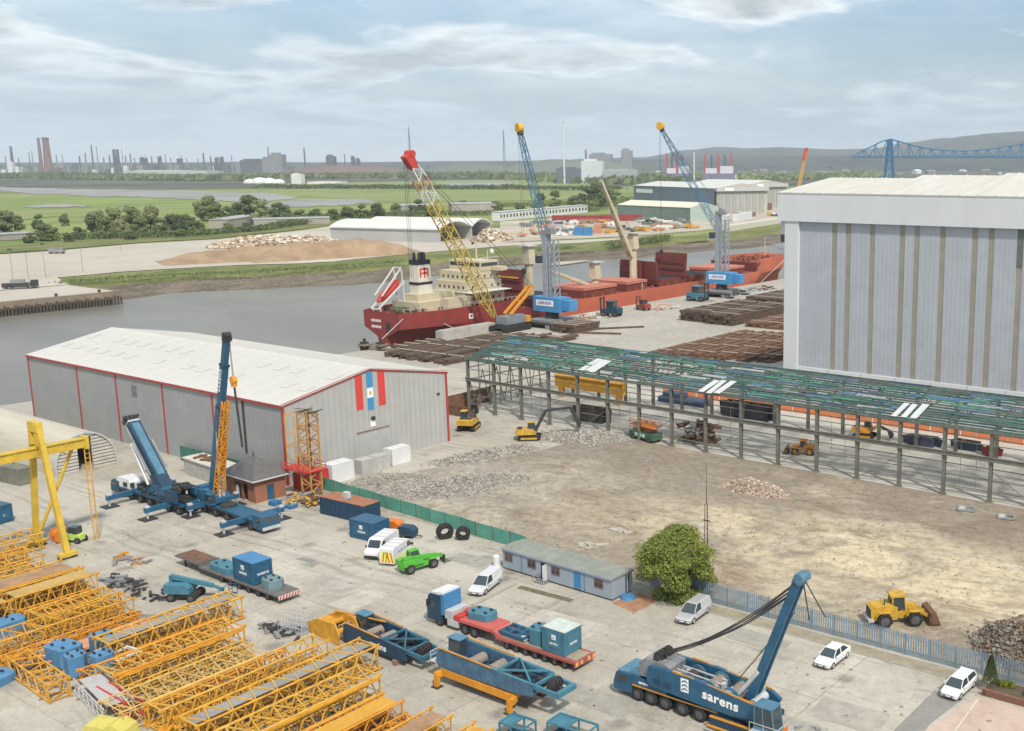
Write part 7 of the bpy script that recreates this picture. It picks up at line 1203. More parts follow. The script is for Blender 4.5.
# yellow lattice crawler crane with red and white boom head
yc=thing('crawler_crane','yellow lattice boom crane with red and white boom head beside the ship','crane',(-233.5,233.0,.01)); ym=M('old_yellow',(.50,.37,.08),.6,0,.2,.4,.3,(.26,.18,.08)); wm=whited
a=Vector((-3.5,-1.0,4.2)); b=Vector((-7.0,-27.8,51.4)); d=(b-a).normalized(); s1=Vector((1,0,0)); u1=s1.cross(d).normalized()
def yp(i,u):
    w_=1.5*min(1,.35+u*4)*min(1,(1-u)*5+.45); sx,sy=((-1,-1),(1,-1),(1,1),(-1,1))[i]; return a.lerp(b,u)+s1*(sx*w_)+u1*(sy*w_)
for u0,u1_,m_,nm in ((0,.74,ym,'boom_lattice_yellow'),(.74,.82,wm,'boom_lattice_white'),(.82,.88,salmon,'boom_lattice_faded'),(.88,.95,wm,'boom_lattice_white')):
    n=max(2,int((u1_-u0)*30))
    for i in range(4): part('boom_chord',m_,yc,lambda q:q.bar(yp(i,u0) if u0 else yp(i,.0),yp(i,u1_),.28) if u0 else [q.bar(yp(i,k*.0925),yp(i,(k+1)*.0925),.28) for k in range(8)])
    part(nm,m_,yc,lambda q:[q.bar(yp(i if k%2 else j,u0+(u1_-u0)*k/n),yp(j if k%2 else i,u0+(u1_-u0)*(k+1)/n),.18) for k in range(n) for i,j in ((0,1),(1,2),(2,3),(3,0))],kind='stuff')
part('boom_head',M('head_red',(.45,.05,.04),.5,0,.15,.4),yc,lambda q:[q.hexa([yp(i,.94) for i in range(4)]+[b+s1*sx*1.1+u1*sy*1.5+d*1.0 for sx,sy in ((-1,-1),(1,-1),(1,1),(-1,1))]),q.tube(b+d*.6-s1*1.3-u1*1.2,b+d*.6+s1*1.3-u1*1.2,1.0,1.0,12)]); part('hoist_rope',dark,yc,lambda q:[q.tube(b+s1*s*.7+Vector((0,-1,.5)),b+s1*s*.7+Vector((0,-1,-33)),.06,.06,4,False) for s in (-1,0,1)]); part('machine_house',M('crawler_grey',(.20,.23,.26),.6,0,.2,.5,.3),yc,lambda q:[q.bx(-2.2,-1.5,2.2,2.2,6.5,4.6)]); part('gantry_frame',yel_o,yc,lambda q:[q.bar((s*1.3,1,5),(s*1.1,11.5,12.4),.7) for s in (-1,1)]+[q.bar((-1.3,11.5,12.4),(1.3,11.5,12.4),.7),q.bar((-1.2,6,8.6),(1.2,6,8.6),.4)]); part('crawler_track',black,yc,lambda q:[q.prism([(-4,.4),(-3.5,.05),(7,.05),(7.6,.4),(7.6,1.4),(7,1.8),(-3.5,1.8),(-4,1.4)],'x',s*3.6,s*2.2) for s in (-1,1)]); part('turntable',dark,yc,lambda q:q.bx(-2.2,-2,.8,2.2,6,2.2)); part('pendant',dark,yc,lambda q:[q.tube((s*1.2,11.5,12.6),tuple(b+s1*s*.8),.07,.07,4,False) for s in (-1,1)])
part('counterweight',yel,yc,lambda q:q.bx(-2.4,6.6,2.2,2.4,8.6,4.0))
# ---- grey quay wall block, mooring dolphins, fork trucks on the quay
m_con=M('old_concrete',(.40,.385,.345),.9,0,.2,.25,.35,(.22,.20,.17))
tag(MB().bx(-239.5,211,0.01,-236.5,232,2.4).add(MB().bx(-239.2,211.3,2.4,-236.8,231.7,2.55)).build('quay_parapet',m_con),'long pale grey concrete block beside the ship stern','block')
for k,(x,y) in enumerate(((-241.5,187.5),(-237.2,189.5))):
    t=thing('mooring_dolphin',('dark timber mooring dolphin at quay corner, left of two','dark timber mooring dolphin at quay corner, right of two')[k],'dolphin',(x,y,0))
    for j in range(4): part('pile',M('tarred_timber',(.05,.042,.035),.9,0,.3,.8),t,lambda q:q.tube(((j%2)*1.1-.5,(j//2)*1.1-.5,-8),((j%2)*1.1-.5,(j//2)*1.1-.5,2.2+.4*(j%3)),.45,.4,8))
    part('cap_beam',M('weathered_timber',(.22,.18,.13),.9,0,.3,.8),t,lambda q:q.bx(-1.2,-1.2,1.2,1.6,1.6,1.7))
part_k=MB().bar((-244,188,.6),(-214,192.5,.6),.8,.5); tag(part_k.build('timber_walkway',M('weathered_timber')),'pale timber walkway along the near quay end','walkway')
def forklift(label,loc,rz,m_,s=1.0):
    t=thing('fork_truck',label,'forklift',loc,rz); t.scale=(s,)*3
    part('body',m_,t,lambda q:q.prism([(-2.2,.6),(1.6,.6),(1.6,1.5),(.4,1.7),(-1.6,1.9),(-2.2,1.7)],'y',-1.1,1.1)); c=part('cab',glass,t,lambda q:q.bx(-1.0,-.9,1.7,.6,.9,3.0)); part('cab_roof',m_,c,lambda q:q.bx(-1.1,-1,3.0,.8,1,3.15)); part('mast',dark,t,lambda q:[q.bx(1.9,y,.2,2.15,y+.2,3.9) for y in (-.8,.6)]+[q.bx(1.9,-.8,3.5,2.15,.8,3.7)]); part('fork',grey,t,lambda q:[q.bx(2.15,y,.2,3.6,y+.2,.3) for y in (-.6,.4)])
    for x in (-1.5,1.2):
        for sd_ in (-1,1): wheel(t,x,sd_*1.0,.55,.45)
forklift('dark blue fork truck on the quay beside ship hull',at(611,316)+Vector((0,0,.01)),R(190),blue_d,1.6); forklift('small red fork truck on the quay beside ship hull',at(643,310)+Vector((0,0,.01)),R(170),M('dull_red',(.28,.05,.04),.6),1.2); forklift('teal truck parked in front of the farther harbour crane',at(698,301)+Vector((0,0,.01)),R(5),teal,1.8)
for k,(px,py,lab,ms) in enumerate(((578,322,'brown timber dunnage beside the nearer harbour crane',(deck,M('timber',(.25,.18,.11)))),(665,309,'pale bags and pallets along the ship side',(whited,salmon)),(765,290,'dark mooring gear near the ship bow',(dark,rust)),(590,318,'pale debris on the quay by the blue fork truck',(whited,deck)),(740,292,'blue and white gear by the farther harbour crane',(whited,bright_blue)))):
    scrap('quay_clutter',lab,at(px,py)+Vector((0,0,.01)),(2.8,3.4),16,ms,1.2,(.8,3))
# ---- stacks of piles and rails
m_pile=M('dark_rust_pile',(.105,.070,.050),.85,0,.4,.5,.35,(.05,.04,.035)); m_pile2=M('brown_rust_pile',(.155,.082,.05),.85,0,.35,.5,.3,(.09,.05,.035))
def stack(label,x0,y0,x1,y1,h,mat,nw,nh,jit=.6,sep=None):
    t=thing('pile_stack',label,'steel stack',((x0+x1)/2,(y0+y1)/2,.01)); W_=abs(x1-x0); L_=abs(y1-y0); rnd=random.Random(int(abs(x0*7+y0)))
    r=W_/nw/2
    def f(q):
        for k in range(nh):
            for j in range(nw):
                if k==nh-1 and rnd.random()<.25: continue
                x=-W_/2+r+2*r*j; dy=rnd.uniform(-jit,jit); q.bar((x,-L_/2+dy,r*.5+h*k/nh),(x+rnd.uniform(-.1,.1),L_/2+dy,r*.5+h*k/nh+rnd.uniform(-.03,.03)),r*1.75,h/nh*.86)
    part('piles',mat,t,f,kind='stuff')
    part('timber_spacer',M('pale_timber',(.42,.36,.28),.9,0,.2,1),t,lambda q:[q.bx(-W_/2-.3,-L_/2+L_*u-.2,h-.1,W_/2+.3,-L_/2+L_*u+.2,h+.06) for u in ((.1,.35,.6,.85) if sep is None else sep)],kind='stuff')
    return t
stack('dark stack of steel piles on the quay, left one of the near pair',-203,281,-193,316,3.6,m_pile,9,4); stack('dark stack of steel piles on the quay, right one of the near pair',-192,279.5,-181.5,318,3.4,m_pile,9,4); stack('dark pile stack behind the pair, close to the tall hall',-206,325,-190,362,3.2,m_pile,12,4); stack('low brown stack of piles in front of the dark pair',-178,281,-162,322,1.6,m_pile2,12,2)
for k in range(7): stack('brown row of rusty steel rails behind the frame shed, number %s from the left'%('one','two','three','four','five','six','seven')[k],-171+5.6*k,222+2.0*k,-166.6+5.6*k,268+1.5*k,1.5,m_pile2,6,2,1.2)
for k in range(5): stack('dark rusty row of piles behind the ship stern, row %s from quay edge'%('one','two','three','four','five')[k],-235+6.2*k,(191 if k==0 else 184.5),-230+6.2*k,(206 if k==0 else 222)+3*k,1.5,m_pile,6,2,1.5)
stack('small dark stack of beams in front of nearer harbour crane',-221,240,-212,252,2.6,m_pile,6,3); tag(MB().bar((-216,246,.3),(-203,262,.3),.5,.5).build('loose_beam',m_pile),'single dark beam lying across the quay concrete','beam'); tag(MB().bar((-211,242,.3),(-200,247,.3),.5,.5).build('loose_beam',m_pile2),'single brown beam near the small dark stack','beam')
o=MB(); 
for k in range(7): o.bx(-152+1.0*k*3,170.5,.5+.0,-149.2+3*k,171.7,2.1)
# orange barriers, blue plant and yellow beam glimpsed through the shed frame
ob=thing('orange_barrier_fence','row of orange mesh barriers behind the frame shed','barrier',(0,0,0)); m_ob=M('orange_mesh',(.68,.22,.09),.7,0,.15,.6,.2,(.6,.4,.3))
for k in range(40): part('barrier_panel',m_ob,ob,lambda q:q.bx(-140+3.0*k,187.2+.15*(k%2),.05,-137.2+3.0*k,187.3+.15*(k%2),1.6+.1*(k%3)))
tag(MB().bx(-158,172.0,2.2,-139,172.9,4.6).add(MB().bx(-158,171.7,4.6,-139,173.2,4.8)).add(MB().bx(-157,171.9,.01,-156,173,2.2)).add(MB().bx(-141,171.9,.01,-140,173,2.2)).build('bridge_crane_girder',yel),'yellow ochre girder stored under far end of the frame shed','girder')
skip('blue grey skip beyond rear columns, left one of two',(-74.5,177.5,.015),R(3),M('skip_blue',(.05,.065,.11),.6,0,.2,.6,.3),5.5,2.4,1.6); skip('blue grey skip beyond rear columns, right one of two',(-66.8,179.2,.015),R(-4),M('skip_blue'),4.5,2.2,1.5); skip('long dark blue skip beyond shed centre columns',(-112.0,178.0,.015),R(2),M('skip_navy',(.025,.028,.04),.6,0,.2,.6,.3),11,2.6,3.0); skip('low red skip at shed rear right of the blue ones',(-61.5,177.5,.015),R(5),M('skip_red',(.30,.05,.04),.6,0,.2,.6,.3),2.4,1.8,1.5)
tag(MB().bx(-136,180,.02,-124,183,1.2).add(MB().bx(-135,180.4,1.2,-130,182.6,2.2)).build('blue_tarp_load',M('tarp_blue',(.04,.07,.13),.7,0,.3,.8)),'blue sheeted load on ground behind the scissor lift','load')
for k in range(8): stack('dark scaffold tubes rack beyond shed, bay %s'%('one','two','three','four','five','six','seven','eight')[k],-118+9*k,181,-113+9*k,184,.7,m_pile,5,2) if k<0 else None
# ================================================================ FAR BANK
# concrete jetty with timber piles on the left
jt=thing('concrete_jetty','pale concrete jetty on dark timber piles at far left bank','jetty',(0,0,0)); m_tp=M('jetty_timber',(.075,.062,.05),.9,0,.35,.4,.3)
part('deck_slab',m_apron,jt,lambda q:q.bx(-475,-400,-2.2,-435,222,.12)); part('edge_beam',M('edge_conc',(.24,.19,.135),.9,0,.25,.2,.4,(.12,.10,.08)),jt,lambda q:[q.bx(-435,-400,-2.6,-434,223,.35),q.bx(-475,222,-2.4,-435,223,.35)])
for k in range(74): part('timber_pile',m_tp,jt,lambda q:q.tube((-433.7,222.5-1.2*k,-8),(-433.7,222.5-1.2*k,-2.0+.3*(k%3)),.42,.42,6))
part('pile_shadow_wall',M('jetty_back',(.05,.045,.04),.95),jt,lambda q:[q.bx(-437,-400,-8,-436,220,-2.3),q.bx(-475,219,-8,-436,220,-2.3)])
part('bollard',dark,jt,lambda q:[q.tube((-437,y,.1),(-437,y,1.2),.5,.6,8) for y in (150,175,200,216)])
# pale apron
P=lambda *a:[tuple(at(x,y).to_2d()) for x,y in a]
sheet('concrete_apron',[(-475,-400),(-475,223)]+[(x-4,y+3) for x,y,z in r6 if 225<y<600 and -560<x<-400]+P((505,243),(560,236),(520,229),(480,228),(440,231),(335,226),(300,231),(215,240),(140,244),(60,251),(0,255))+[(-1100,-400)],.30,m_apron)
sheet('far_works_yard',P((500,243),(640,236),(700,231),(790,222),(790,206),(700,214),(640,213),(500,222)),.34,M('works_ground',(.42,.37,.30),.95,0,.25,.02,.4,(.25,.22,.18)))
# grass strip beyond the apron
sheet('grass_strip',P((0,254),(60,250),(140,243),(215,239),(300,230),(335,225),(335,221),(250,231),(150,236),(60,242),(0,247)),.42,m_bank)
# ponds and wet meadow
for nm,p in (('meadow_pond',((0,187),(60,189),(130,190),(200,191),(262,193),(300,198),(255,203),(215,201),(160,198),(90,196),(30,194),(0,191))),('meadow_pond',((22,207),(45,205),(72,205),(98,206.5),(70,207.6),(40,208.6))),('meadow_pond',((262,206),(300,199),(365,200),(380,203),(330,206),(275,208))),('meadow_pond',((440,183),(512,182),(512,186),(450,187)))):
    pp=[]
    for i_ in range(len(p)):
        a_,b_=p[i_],p[(i_+1)%len(p)]
        for u_ in range(7):
            x_=a_[0]+(b_[0]-a_[0])*u_/7; y_=a_[1]+(b_[1]-a_[1])*u_/7; pp.append((x_+3*noise.noise((x_*.2,y_*.7,3)),y_+1.5*noise.noise((x_*.13,y_*.9,7))))
    sheet(nm,P(*pp),.5,m_pond)
for p in (((256,189),(400,187),(512,187),(600,187),(600,181),(480,180),(256,184)),((0,223),(60,216),(0,212)),((300,196),(420,192),(620,191),(620,199),(400,203))): sheet('pale_pasture',P(*p),.38,M('pasture',(.20,.235,.075),.95,0,.15,.006,.3,(.13,.17,.05)))
# mud spits in the river
for p in (((538,266),(560,261),(590,259),(588,261),(562,265)),((655,250),(690,246),(705,243),(706,245),(680,249))):
    sheet('mud_spit',[tuple(at(x,y,WZ).to_2d()) for x,y in p],WZ+.15,M('spit',(.42,.38,.30),.9,0,.15,.05))
# heaps on the apron
m_chip=M('wood_chip',(.31,.215,.135),.95,0,.3,.09,.45,(.22,.15,.095),.6)
def bigheap(label,pxs,h,mat,seed,chunks=None,n=0,size=(2,5)):
    A_,B_,wd=at(*pxs[0]),at(*pxs[1]),pxs[2]; c=(A_+B_)/2; L_=(B_-A_).length/2; rz=math.atan2(B_.y-A_.y,B_.x-A_.x); t=thing('material_heap',label,'heap',(c.x,c.y,.3),rz); rnd=random.Random(seed)
    def hz(x,y):
        d=max(0,1-abs(x/L_)**3)*max(0,1-abs(y/wd)**1.6); return h*d*(.85+.35*noise.noise((x*.03,y*.05,seed))+.2*noise.noise((x*.12,y*.12,seed)))
    def f(q):
        nx,ny=60,20; g_={}
        for j in range(ny+1):
            for i in range(nx+1):
                x=-L_+2*L_*i/nx; y=-wd+2*wd*j/ny; g_[i,j]=len(q.v); q.v.append((x,y,hz(x,y)-.05))
        for j in range(ny):
            for i in range(nx): q.f.append([g_[i,j],g_[i+1,j],g_[i+1,j+1],g_[i,j+1]])
    part('spoil',mat,t,f,smooth=chunks is None)
    for m_ in (chunks or []): part('pieces',m_,t,lambda q:[q.box((x,y,hz(x,y)+.3),(rnd.uniform(*size),rnd.uniform(.6,1.6),rnd.uniform(.5,1.4)),rnd.uniform(0,6),rnd.uniform(-.6,.6)) for x,y in [(rnd.uniform(-L_,L_),rnd.uniform(-wd,wd)) for _ in range(n)] if hz(x,y)>.4],kind='stuff')
    return t
bigheap('long tan wood chip heap on the far apron',((158,264),(322,256),17),7.0,m_chip,3); bigheap('sharper tan wood chip heap next to the white shed',((245,262),(418,252),15),9.5,m_chip,5)
wp=[M('waste_wood_pale',(.50,.40,.29),.9,0,.2,1),M('waste_wood_brown',(.30,.20,.13),.9,0,.2,1),M('waste_wood_white',(.62,.58,.52),.9,0,.1,1)]
bigheap('heap of broken waste timber behind the wood chip',((208,249),(340,243),11),6.5,wp[1],7,wp,420); 
# white open fronted shed
A_,B_,C_=at(331,240),at(440,243),at(520,238); ax=(A_-B_).normalized(); ay=(C_-B_).normalized(); ay=(ay-ax*ay.dot(ax)).normalized(); Ls,Ws=(A_-B_).length,(C_-B_).length
ws=thing('open_shed','long white open fronted shed with twin dark arches across the river','shed',(B_.x,B_.y,.3),math.atan2(ax.y,ax.x)); sgn=1 if ax.cross(ay).z>0 else -1
m_sw=M('shed_grey_wall',(.40,.40,.39),.8,0,.1,.05,.25,(.28,.26,.24)); m_sr=M('shed_white_roof',(.60,.60,.57),.6,0,.05,.05,.1)
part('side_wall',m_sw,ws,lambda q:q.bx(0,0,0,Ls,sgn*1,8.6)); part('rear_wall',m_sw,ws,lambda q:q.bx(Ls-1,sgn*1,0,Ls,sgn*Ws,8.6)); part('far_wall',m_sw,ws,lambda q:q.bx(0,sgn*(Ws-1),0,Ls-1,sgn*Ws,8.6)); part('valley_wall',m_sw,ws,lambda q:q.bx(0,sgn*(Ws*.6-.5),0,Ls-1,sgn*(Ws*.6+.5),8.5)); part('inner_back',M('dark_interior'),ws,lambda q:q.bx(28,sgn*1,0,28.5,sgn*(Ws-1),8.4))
for y0,y1 in ((-1,Ws*.6),(Ws*.6,Ws+1)):
    n=8; pr0=[(sgn*(y0+(y1-y0)*k/n),8.6+4.4*math.sin(PI*k/n)) for k in range(n+1)]; pr1=[(a,b-.8) for a,b in pr0][::-1]
    part('roof',m_sr,ws,lambda q:q.prism(pr0+pr1,'x',-.5,Ls+.5))
heapw=bigheap('small timber heap inside the open shed mouth',((478,243),(508,240),7),8.0,wp[0],9,wp,90)
# generic buildings
def facade(label,name,cat,a,b,h,depth,wallm,roofm,roof='gable',loc_y=None,rise=None,trim=None,group=None,bands=0,gable=None):
    A2,B2=at(*a),at(*b); d=(B2-A2); L_=d.length; rz=math.atan2(d.y,d.x); t=thing(name,label,cat,(A2.x,A2.y,.3),rz,group); rise=rise if rise is not None else h*.18
    part('wall',wallm,t,lambda q:q.bx(0,0,0,L_,depth,h))
    if roof=='gable': part('roof',roofm,t,lambda q:q.prism([(-.4,h),(depth/2,h+rise),(depth+.4,h),(depth+.4,h-.3),(-.4,h-.3)],'x',-.5,L_+.5))
    elif roof=='side': part('roof',roofm,t,lambda q:q.prism([(-.4,h),(L_/2,h+rise),(L_+.4,h),(L_+.4,h-.3),(-.4,h-.3)],'y',-.5,depth+.5))
    else: part('roof',roofm,t,lambda q:q.bx(-.4,-.4,h,L_+.4,depth+.4,h+.6))
    if bands:
        for k in range(bands): part('window' if gable is None else gable,trim,t,lambda q:q.bx(L_*(k+.2)/bands,-.25,h*.12 if gable else h*.4,L_*(k+.62)/bands,-.02,h*.9 if gable else h*.75))
    return t
m_bg=M('blue_grey_clad',(.17,.22,.28),.6,0,.08,.02,.1); m_wr=M('white_far_roof',(.56,.56,.53),.6,0,.05,.02,.1); m_tanw=M('tan_panel_wall',(.44,.42,.34),.7,0,.12,.04,.2); m_gd=M('grey_door_panel',(.33,.34,.33),.6,0,.1,.05)
f1=facade('long blue grey hall with white roof across the river, nearer one','assembly_hall','hall',(634,209),(715,215),25.5,62,m_bg,m_wr,'gable',rise=4.5)
part('name_board',print_w,f1,lambda q:q.bx(6,-.3,18,42,-.05,22)); 
g1=at(715,215); 
def gableface(t,L_,depth,h,rise,seed):
    part('gable_wall',m_tanw,t,lambda q:q.prism([(0,0),(depth,0),(depth,h),(depth/2,h+rise),(0,h)],'x',L_+.1,L_+.8)); 
    for k in range(7): part('door_leaf',m_gd,t,lambda q:q.bx(L_+.85,depth*(.06+.13*k),0,L_+1.3,depth*(.15+.13*k),h*.86))
    part('header',greyl,t,lambda q:q.bx(L_+.85,0,h*.88,L_+3.5,depth,h+.6)); part('header_sign',print_w,t,lambda q:q.bx(L_+3.55,depth*.15,h*.9,L_+3.7,depth*.32,h+.3)); part('dark_corner',dark,t,lambda q:q.bx(L_-.5,-.4,0,L_+1.2,1.2,h*.9))
L1=(at(715,215)-at(634,209)).length; gableface(f1,L1,62,25.5,4.5,1)
f2=facade('long blue grey hall with white roof across the river, farther one','assembly_hall','hall',(690,206.5),(749,209),26.5,60,m_bg,m_wr,'gable',rise=4.5); gableface(f2,(at(749,209)-at(690,206.5)).length,60,26.5,4.5,2)
f3=facade('low green shed with cream roof before the blue grey halls','low_shed','shed',(618,218),(690,222),12,34,M('green_clad',(.17,.23,.20),.7,0,.1,.04,.15),M('cream_roof',(.66,.63,.50),.6,0,.06,.03,.15),'gable',rise=4); part('gable_cladding',M('pale_green_clad',(.36,.43,.39),.7),f3,lambda q:q.prism([(0,0),(34,0),(34,12),(17,16),(0,12)],'x',(at(690,222)-at(618,218)).length+.1,(at(690,222)-at(618,218)).length+.6))
m_wu=M('white_unit',(.66,.66,.64),.7,0,.06,.06,.15)
for k in range(9):
    x0=500+9.8*k; facade('white site unit in the long row across the river','site_unit','cabin',(x0,221.5-.95*k),(x0+9.2,220.6-.95*k),7.5,8,m_wu,greyl,'flat',group='white units in a row beyond the river',trim=glass,bands=3)
for k,(a,b,h,c,lab) in enumerate((((552,222),(600,222),5,M('girder_red',(.27,.035,.04),.6),'long dark red girder lying in the far works yard, left half'),((601,221.6),(642,221),5,M('girder_red'),'long dark red girder lying in the far works yard, right half'),((574,236),(583,236),5.5,bright_blue,'blue container near the far river bank, left of pair'),((584,236),(592,236),5.5,bright_blue,'blue container near the far river bank, right of pair'),((594,234),(601,234),6,M('terracotta_load',(.50,.22,.13),.8),'terracotta coloured load beside the blue containers'),((500,240),(519,238),13,dark,'dark open bay at the white shed end'),((661,219),(676,218),8,white,'white box building before the green shed'),((737,222),(752,219),6,white,'white fabricated block by the far quay'),((700,214),(717,212),5,M('mauve_load',(.30,.10,.12),.7),'dark red load stacked before hall doors'),((758,212),(772,210),7,M('brown_load',(.22,.11,.09),.7),'brown block stacked before the farther hall doors'),((730,232),(786,223),4,M('pale_quay',(.55,.52,.44),.85),'pale low quay wall on the far bank'))):
    if k==5: continue
    A2,B2=at(*a),at(*b); d=B2-A2; t=thing('stored_block',lab,'block',(A2.x,A2.y,.34),math.atan2(d.y,d.x)); part('body',c,t,lambda q:q.bx(0,0,0,d.length,4 if k!=10 else 9,h)); part('cap',c,t,lambda q:q.bx(.3,.3,h,d.length-.3,3.7,h+.3))
rf=random.Random(31)
cols=[whited,white,rust,yel_l,yel,grey,salmon,M('clutter_green',(.16,.2,.13),.8),deck,blue_d,greyl]
PC={}
for k in range(96):
    px=rf.uniform(520,792); py=238.5-(px-520)*.05-rf.uniform(0,14)*(1 if px<700 else 1.2)-(6 if px>700 else 0)
    if py<214: py=216
    m_=rf.choice(cols); p=at(px,py); s=rf.uniform(4,13); t=thing('stored_pile','small pile of materials in the far works yard','pile',(p.x,p.y,.34),rf.uniform(0,3),'material piles in the far works yard')
    PC.setdefault(m_.name.replace('_',' '),[]).append(t)
    part('pieces',m_,t,lambda q:[q.box((rf.gauss(0,s*.3),rf.gauss(0,s*.3),rf.uniform(.3,2.2)),(rf.uniform(.8,s),rf.uniform(1,4),rf.uniform(.8,2.6)),rf.uniform(0,3)) for _ in range(8)],kind='stuff')
# vehicles on the jetty apron
t=thing('parked_plant','dark low loader parked on the left jetty apron','vehicle',at(20,289)+Vector((0,0,.3)),R(60)); part('body',dark,t,lambda q:[q.bx(-6,-1.4,.6,4,1.4,2.2),q.bx(4,-1.3,.6,6.5,1.3,3.2)]); part('load',grey,t,lambda q:q.bx(-3,-1.2,2.2,2,1.2,3.6)); [wheel(t,x,s*1.2,.6,.4) for x in (-4.5,-2.5,3,5) for s in (-1,1)]
t=thing('parked_plant','small grey lorry mid way along the pale apron','vehicle',at(57,254)+Vector((0,0,.3)),R(40)); part('body',deckg,t,lambda q:q.bx(-4,-1.4,.8,4,1.4,2.8)); part('canopy',grey,t,lambda q:q.bx(-4.2,-1.5,2.8,4.2,1.5,3.1)); [wheel(t,x,s*1.2,.6,.4) for x in (-3,0,3) for s in (-1,1)]
for k,(px,py) in enumerate(((14,287),(30,290),(46,279),(83,272),(121,252))):
    t=thing('lamp_post','thin grey lamp post on the far bank apron','lamp post',at(px,py)+Vector((0,0,.3)),0,'lamp posts on the far apron'); part('pole',grey,t,lambda q:q.tube((0,0,0),(0,0,15),.13,.09,6)); part('lamp_head',dark,t,lambda q:q.bx(-1.2,-.4,14.8,1.2,.4,15.3))
ORD=['first','second','third','fourth','fifth','sixth','seventh','eighth','ninth','tenth','eleventh','twelfth','thirteenth','fourteenth','fifteenth','sixteenth','seventeenth','eighteenth','nineteenth','twentieth']
def px_of(o):
    v=Vector(o.location)-Vector((0,0,CH)); return v.dot(_r)/v.dot(_f)
def number(objs,fmt):
    for i,o in enumerate(sorted(objs,key=px_of)):
        o['label']=fmt%(ORD[i] if i<20 else ('twenty '+ORD[i-20] if i<29 else ('thirty '+ORD[i-30] if i>=30 else 'thirtieth')))
# ================================================================ TREES AND HEDGES
tm={'p':[tree_meshes(40+i,12,4.4,3600,.55,leaf_p,20,-.08,.5) for i in range(3)],'b':[tree_meshes(50+i,12,5.0,3600,.55,leaf_b,20,-.10,.5) for i in range(3)],'d':[tree_meshes(60+i,12,5.2,3600,.55,leaf_d,20,-.12,.5) for i in range(3)]}
FT={}
TL=[(4,238,27,'p',1.5),(16,236,20,'b',1.2),(38,229,14,'d',1),(46,241,17,'d',1.3),(54,241,13,'b',1.2),(65,226,12,'b',1),(80,239,12,'b',1.3),(97,237,27,'p',1),(106,238,20,'b',1),(115,236,28,'p',1),(124,237,18,'p',1),(133,235,28,'p',1),(142,236,20,'b',1),(151,234,29,'p',1),(163,235,17,'d',1.2),(174,234,20,'d',1.2),(188,233,18,'d',1.2),(198,234,13,'b',1.3),(207,221,25,'b',1.1),(216,222,18,'b',1.2),(229,223,16,'d',1.2),(238,222,19,'d',1.1),(251,222,26,'b',1.1),(262,224,24,'p',1.1),(228,233,10,'b',1.5),(247,232,9,'d',1.5),(276,219,16,'d',1.3),(285,217,12,'d',1.4),(300,221,11,'b',1.6),(316,219,10,'b',1.6),(333,220,11,'d',1.5),(348,219,12,'b',1.5),(362,218,13,'d',1.4),(378,218,15,'d',1.3),(396,215,11,'b',1.3),(418,214,14,'d',1.5),(430,216,10,'b',1.6),(463,211,10,'b',1.6),(478,211,9,'d',1.7),(497,211,10,'b',1.6),(520,213,10,'b',1.6),(538,212,11,'d',1.5),(556,211,11,'b',1.5),(574,209,13,'d',1.4),(588,206,19,'d',1.4),(597,205,22,'b',1.3),(608,207,18,'b',1.3),(618,204,12,'d',1.5),(540,201,8,'d',1.6),(555,200,9,'b',1.6),(30,243,10,'d',1.6),(70,242,8,'d',1.8),(130,240,9,'d',1.7),(180,238,9,'b',1.6)]
for i,(px,py,hp,k,wdt) in enumerate(TL):
    p=at(px,py); dist=(p-Vector((0,0,CH))).dot(_f); h=hp*dist/FPX; s=h/12
    ft=tree('field_tree','green tree in the belt of trees beyond the river',(p.x,p.y,.2),tm[k][i%3],i*1.3,(s*wdt,s*wdt,s),'trees beyond the river')
    FT.setdefault(k,[]).append(ft)
for k,w_ in (('p','pale willow like tree beyond the river, %s of the pale ones from the left'),('b','mid green tree beyond the river, %s of the mid green ones from the left'),('d','dark bushy tree beyond the river, %s of the dark ones from the left')): number(FT[k],w_)
def hedge(name,pts,h,wd,n,size,mat,jit=1.0,z=.2):
    rnd=random.Random(len(name)+n); q=MB(); segs=[at(*p) if len(p)==2 else Vector(p) for p in pts]; ls=[(b-a).length for a,b in zip(segs,segs[1:])]; tot=sum(ls)
    for _ in range(n):
        u=rnd.random()*tot
        for (a,b),l in zip(zip(segs,segs[1:]),ls):
            if u<=l: break
            u-=l
        p=a.lerp(b,min(1,u/l)); hh=h*(.55+.75*abs(noise.noise((p.x*.02,p.y*.02,1.7)))*jit+.2*rnd.random()); p=p+Vector((rnd.gauss(0,wd*.5),rnd.gauss(0,wd*.5),z+hh*rnd.random()**.6)); s=size*rnd.uniform(.6,1.4); nn=Vector((rnd.gauss(0,1),rnd.gauss(0,1),abs(rnd.gauss(.4,.6)))).normalized(); a_=nn.orthogonal().normalized()*s; b_=nn.cross(a_)*.6; q.poly([p-a_,p+b_,p+a_,p-b_])
    o=q.build(name,mat); o['kind']='stuff'; return o
hedge('hedgerow',[(60,240),(130,239),(200,236),(262,231),(330,221)],5,5,4200,.9,leaf_d); hedge('hedgerow',[(262,219),(330,219),(400,217),(440,216),(520,215),(600,211)],5,10,6500,1.0,leaf_d); hedge('hedgerow',[(256,188.5),(400,189),(512,189.5),(620,190)],9,14,5000,2.2,leaf_d); hedge('hedgerow',[(590,207),(640,203),(690,201)],9,16,3000,1.4,leaf_b); hedge('scrub',[(480,207),(540,206),(600,203)],5,22,3000,1.2,leaf_b)
hedge('bank_scrub',[(610,247),(640,243),(668,240)],3.2,5,1800,.7,leaf_d); hedge('bank_scrub',[(540,252),(572,249)],2.0,4,700,.6,leaf_d); hedge('bank_scrub',[(60,284),(150,277),(256,273),(400,263)],1.4,5,3500,.45,leaf_b)
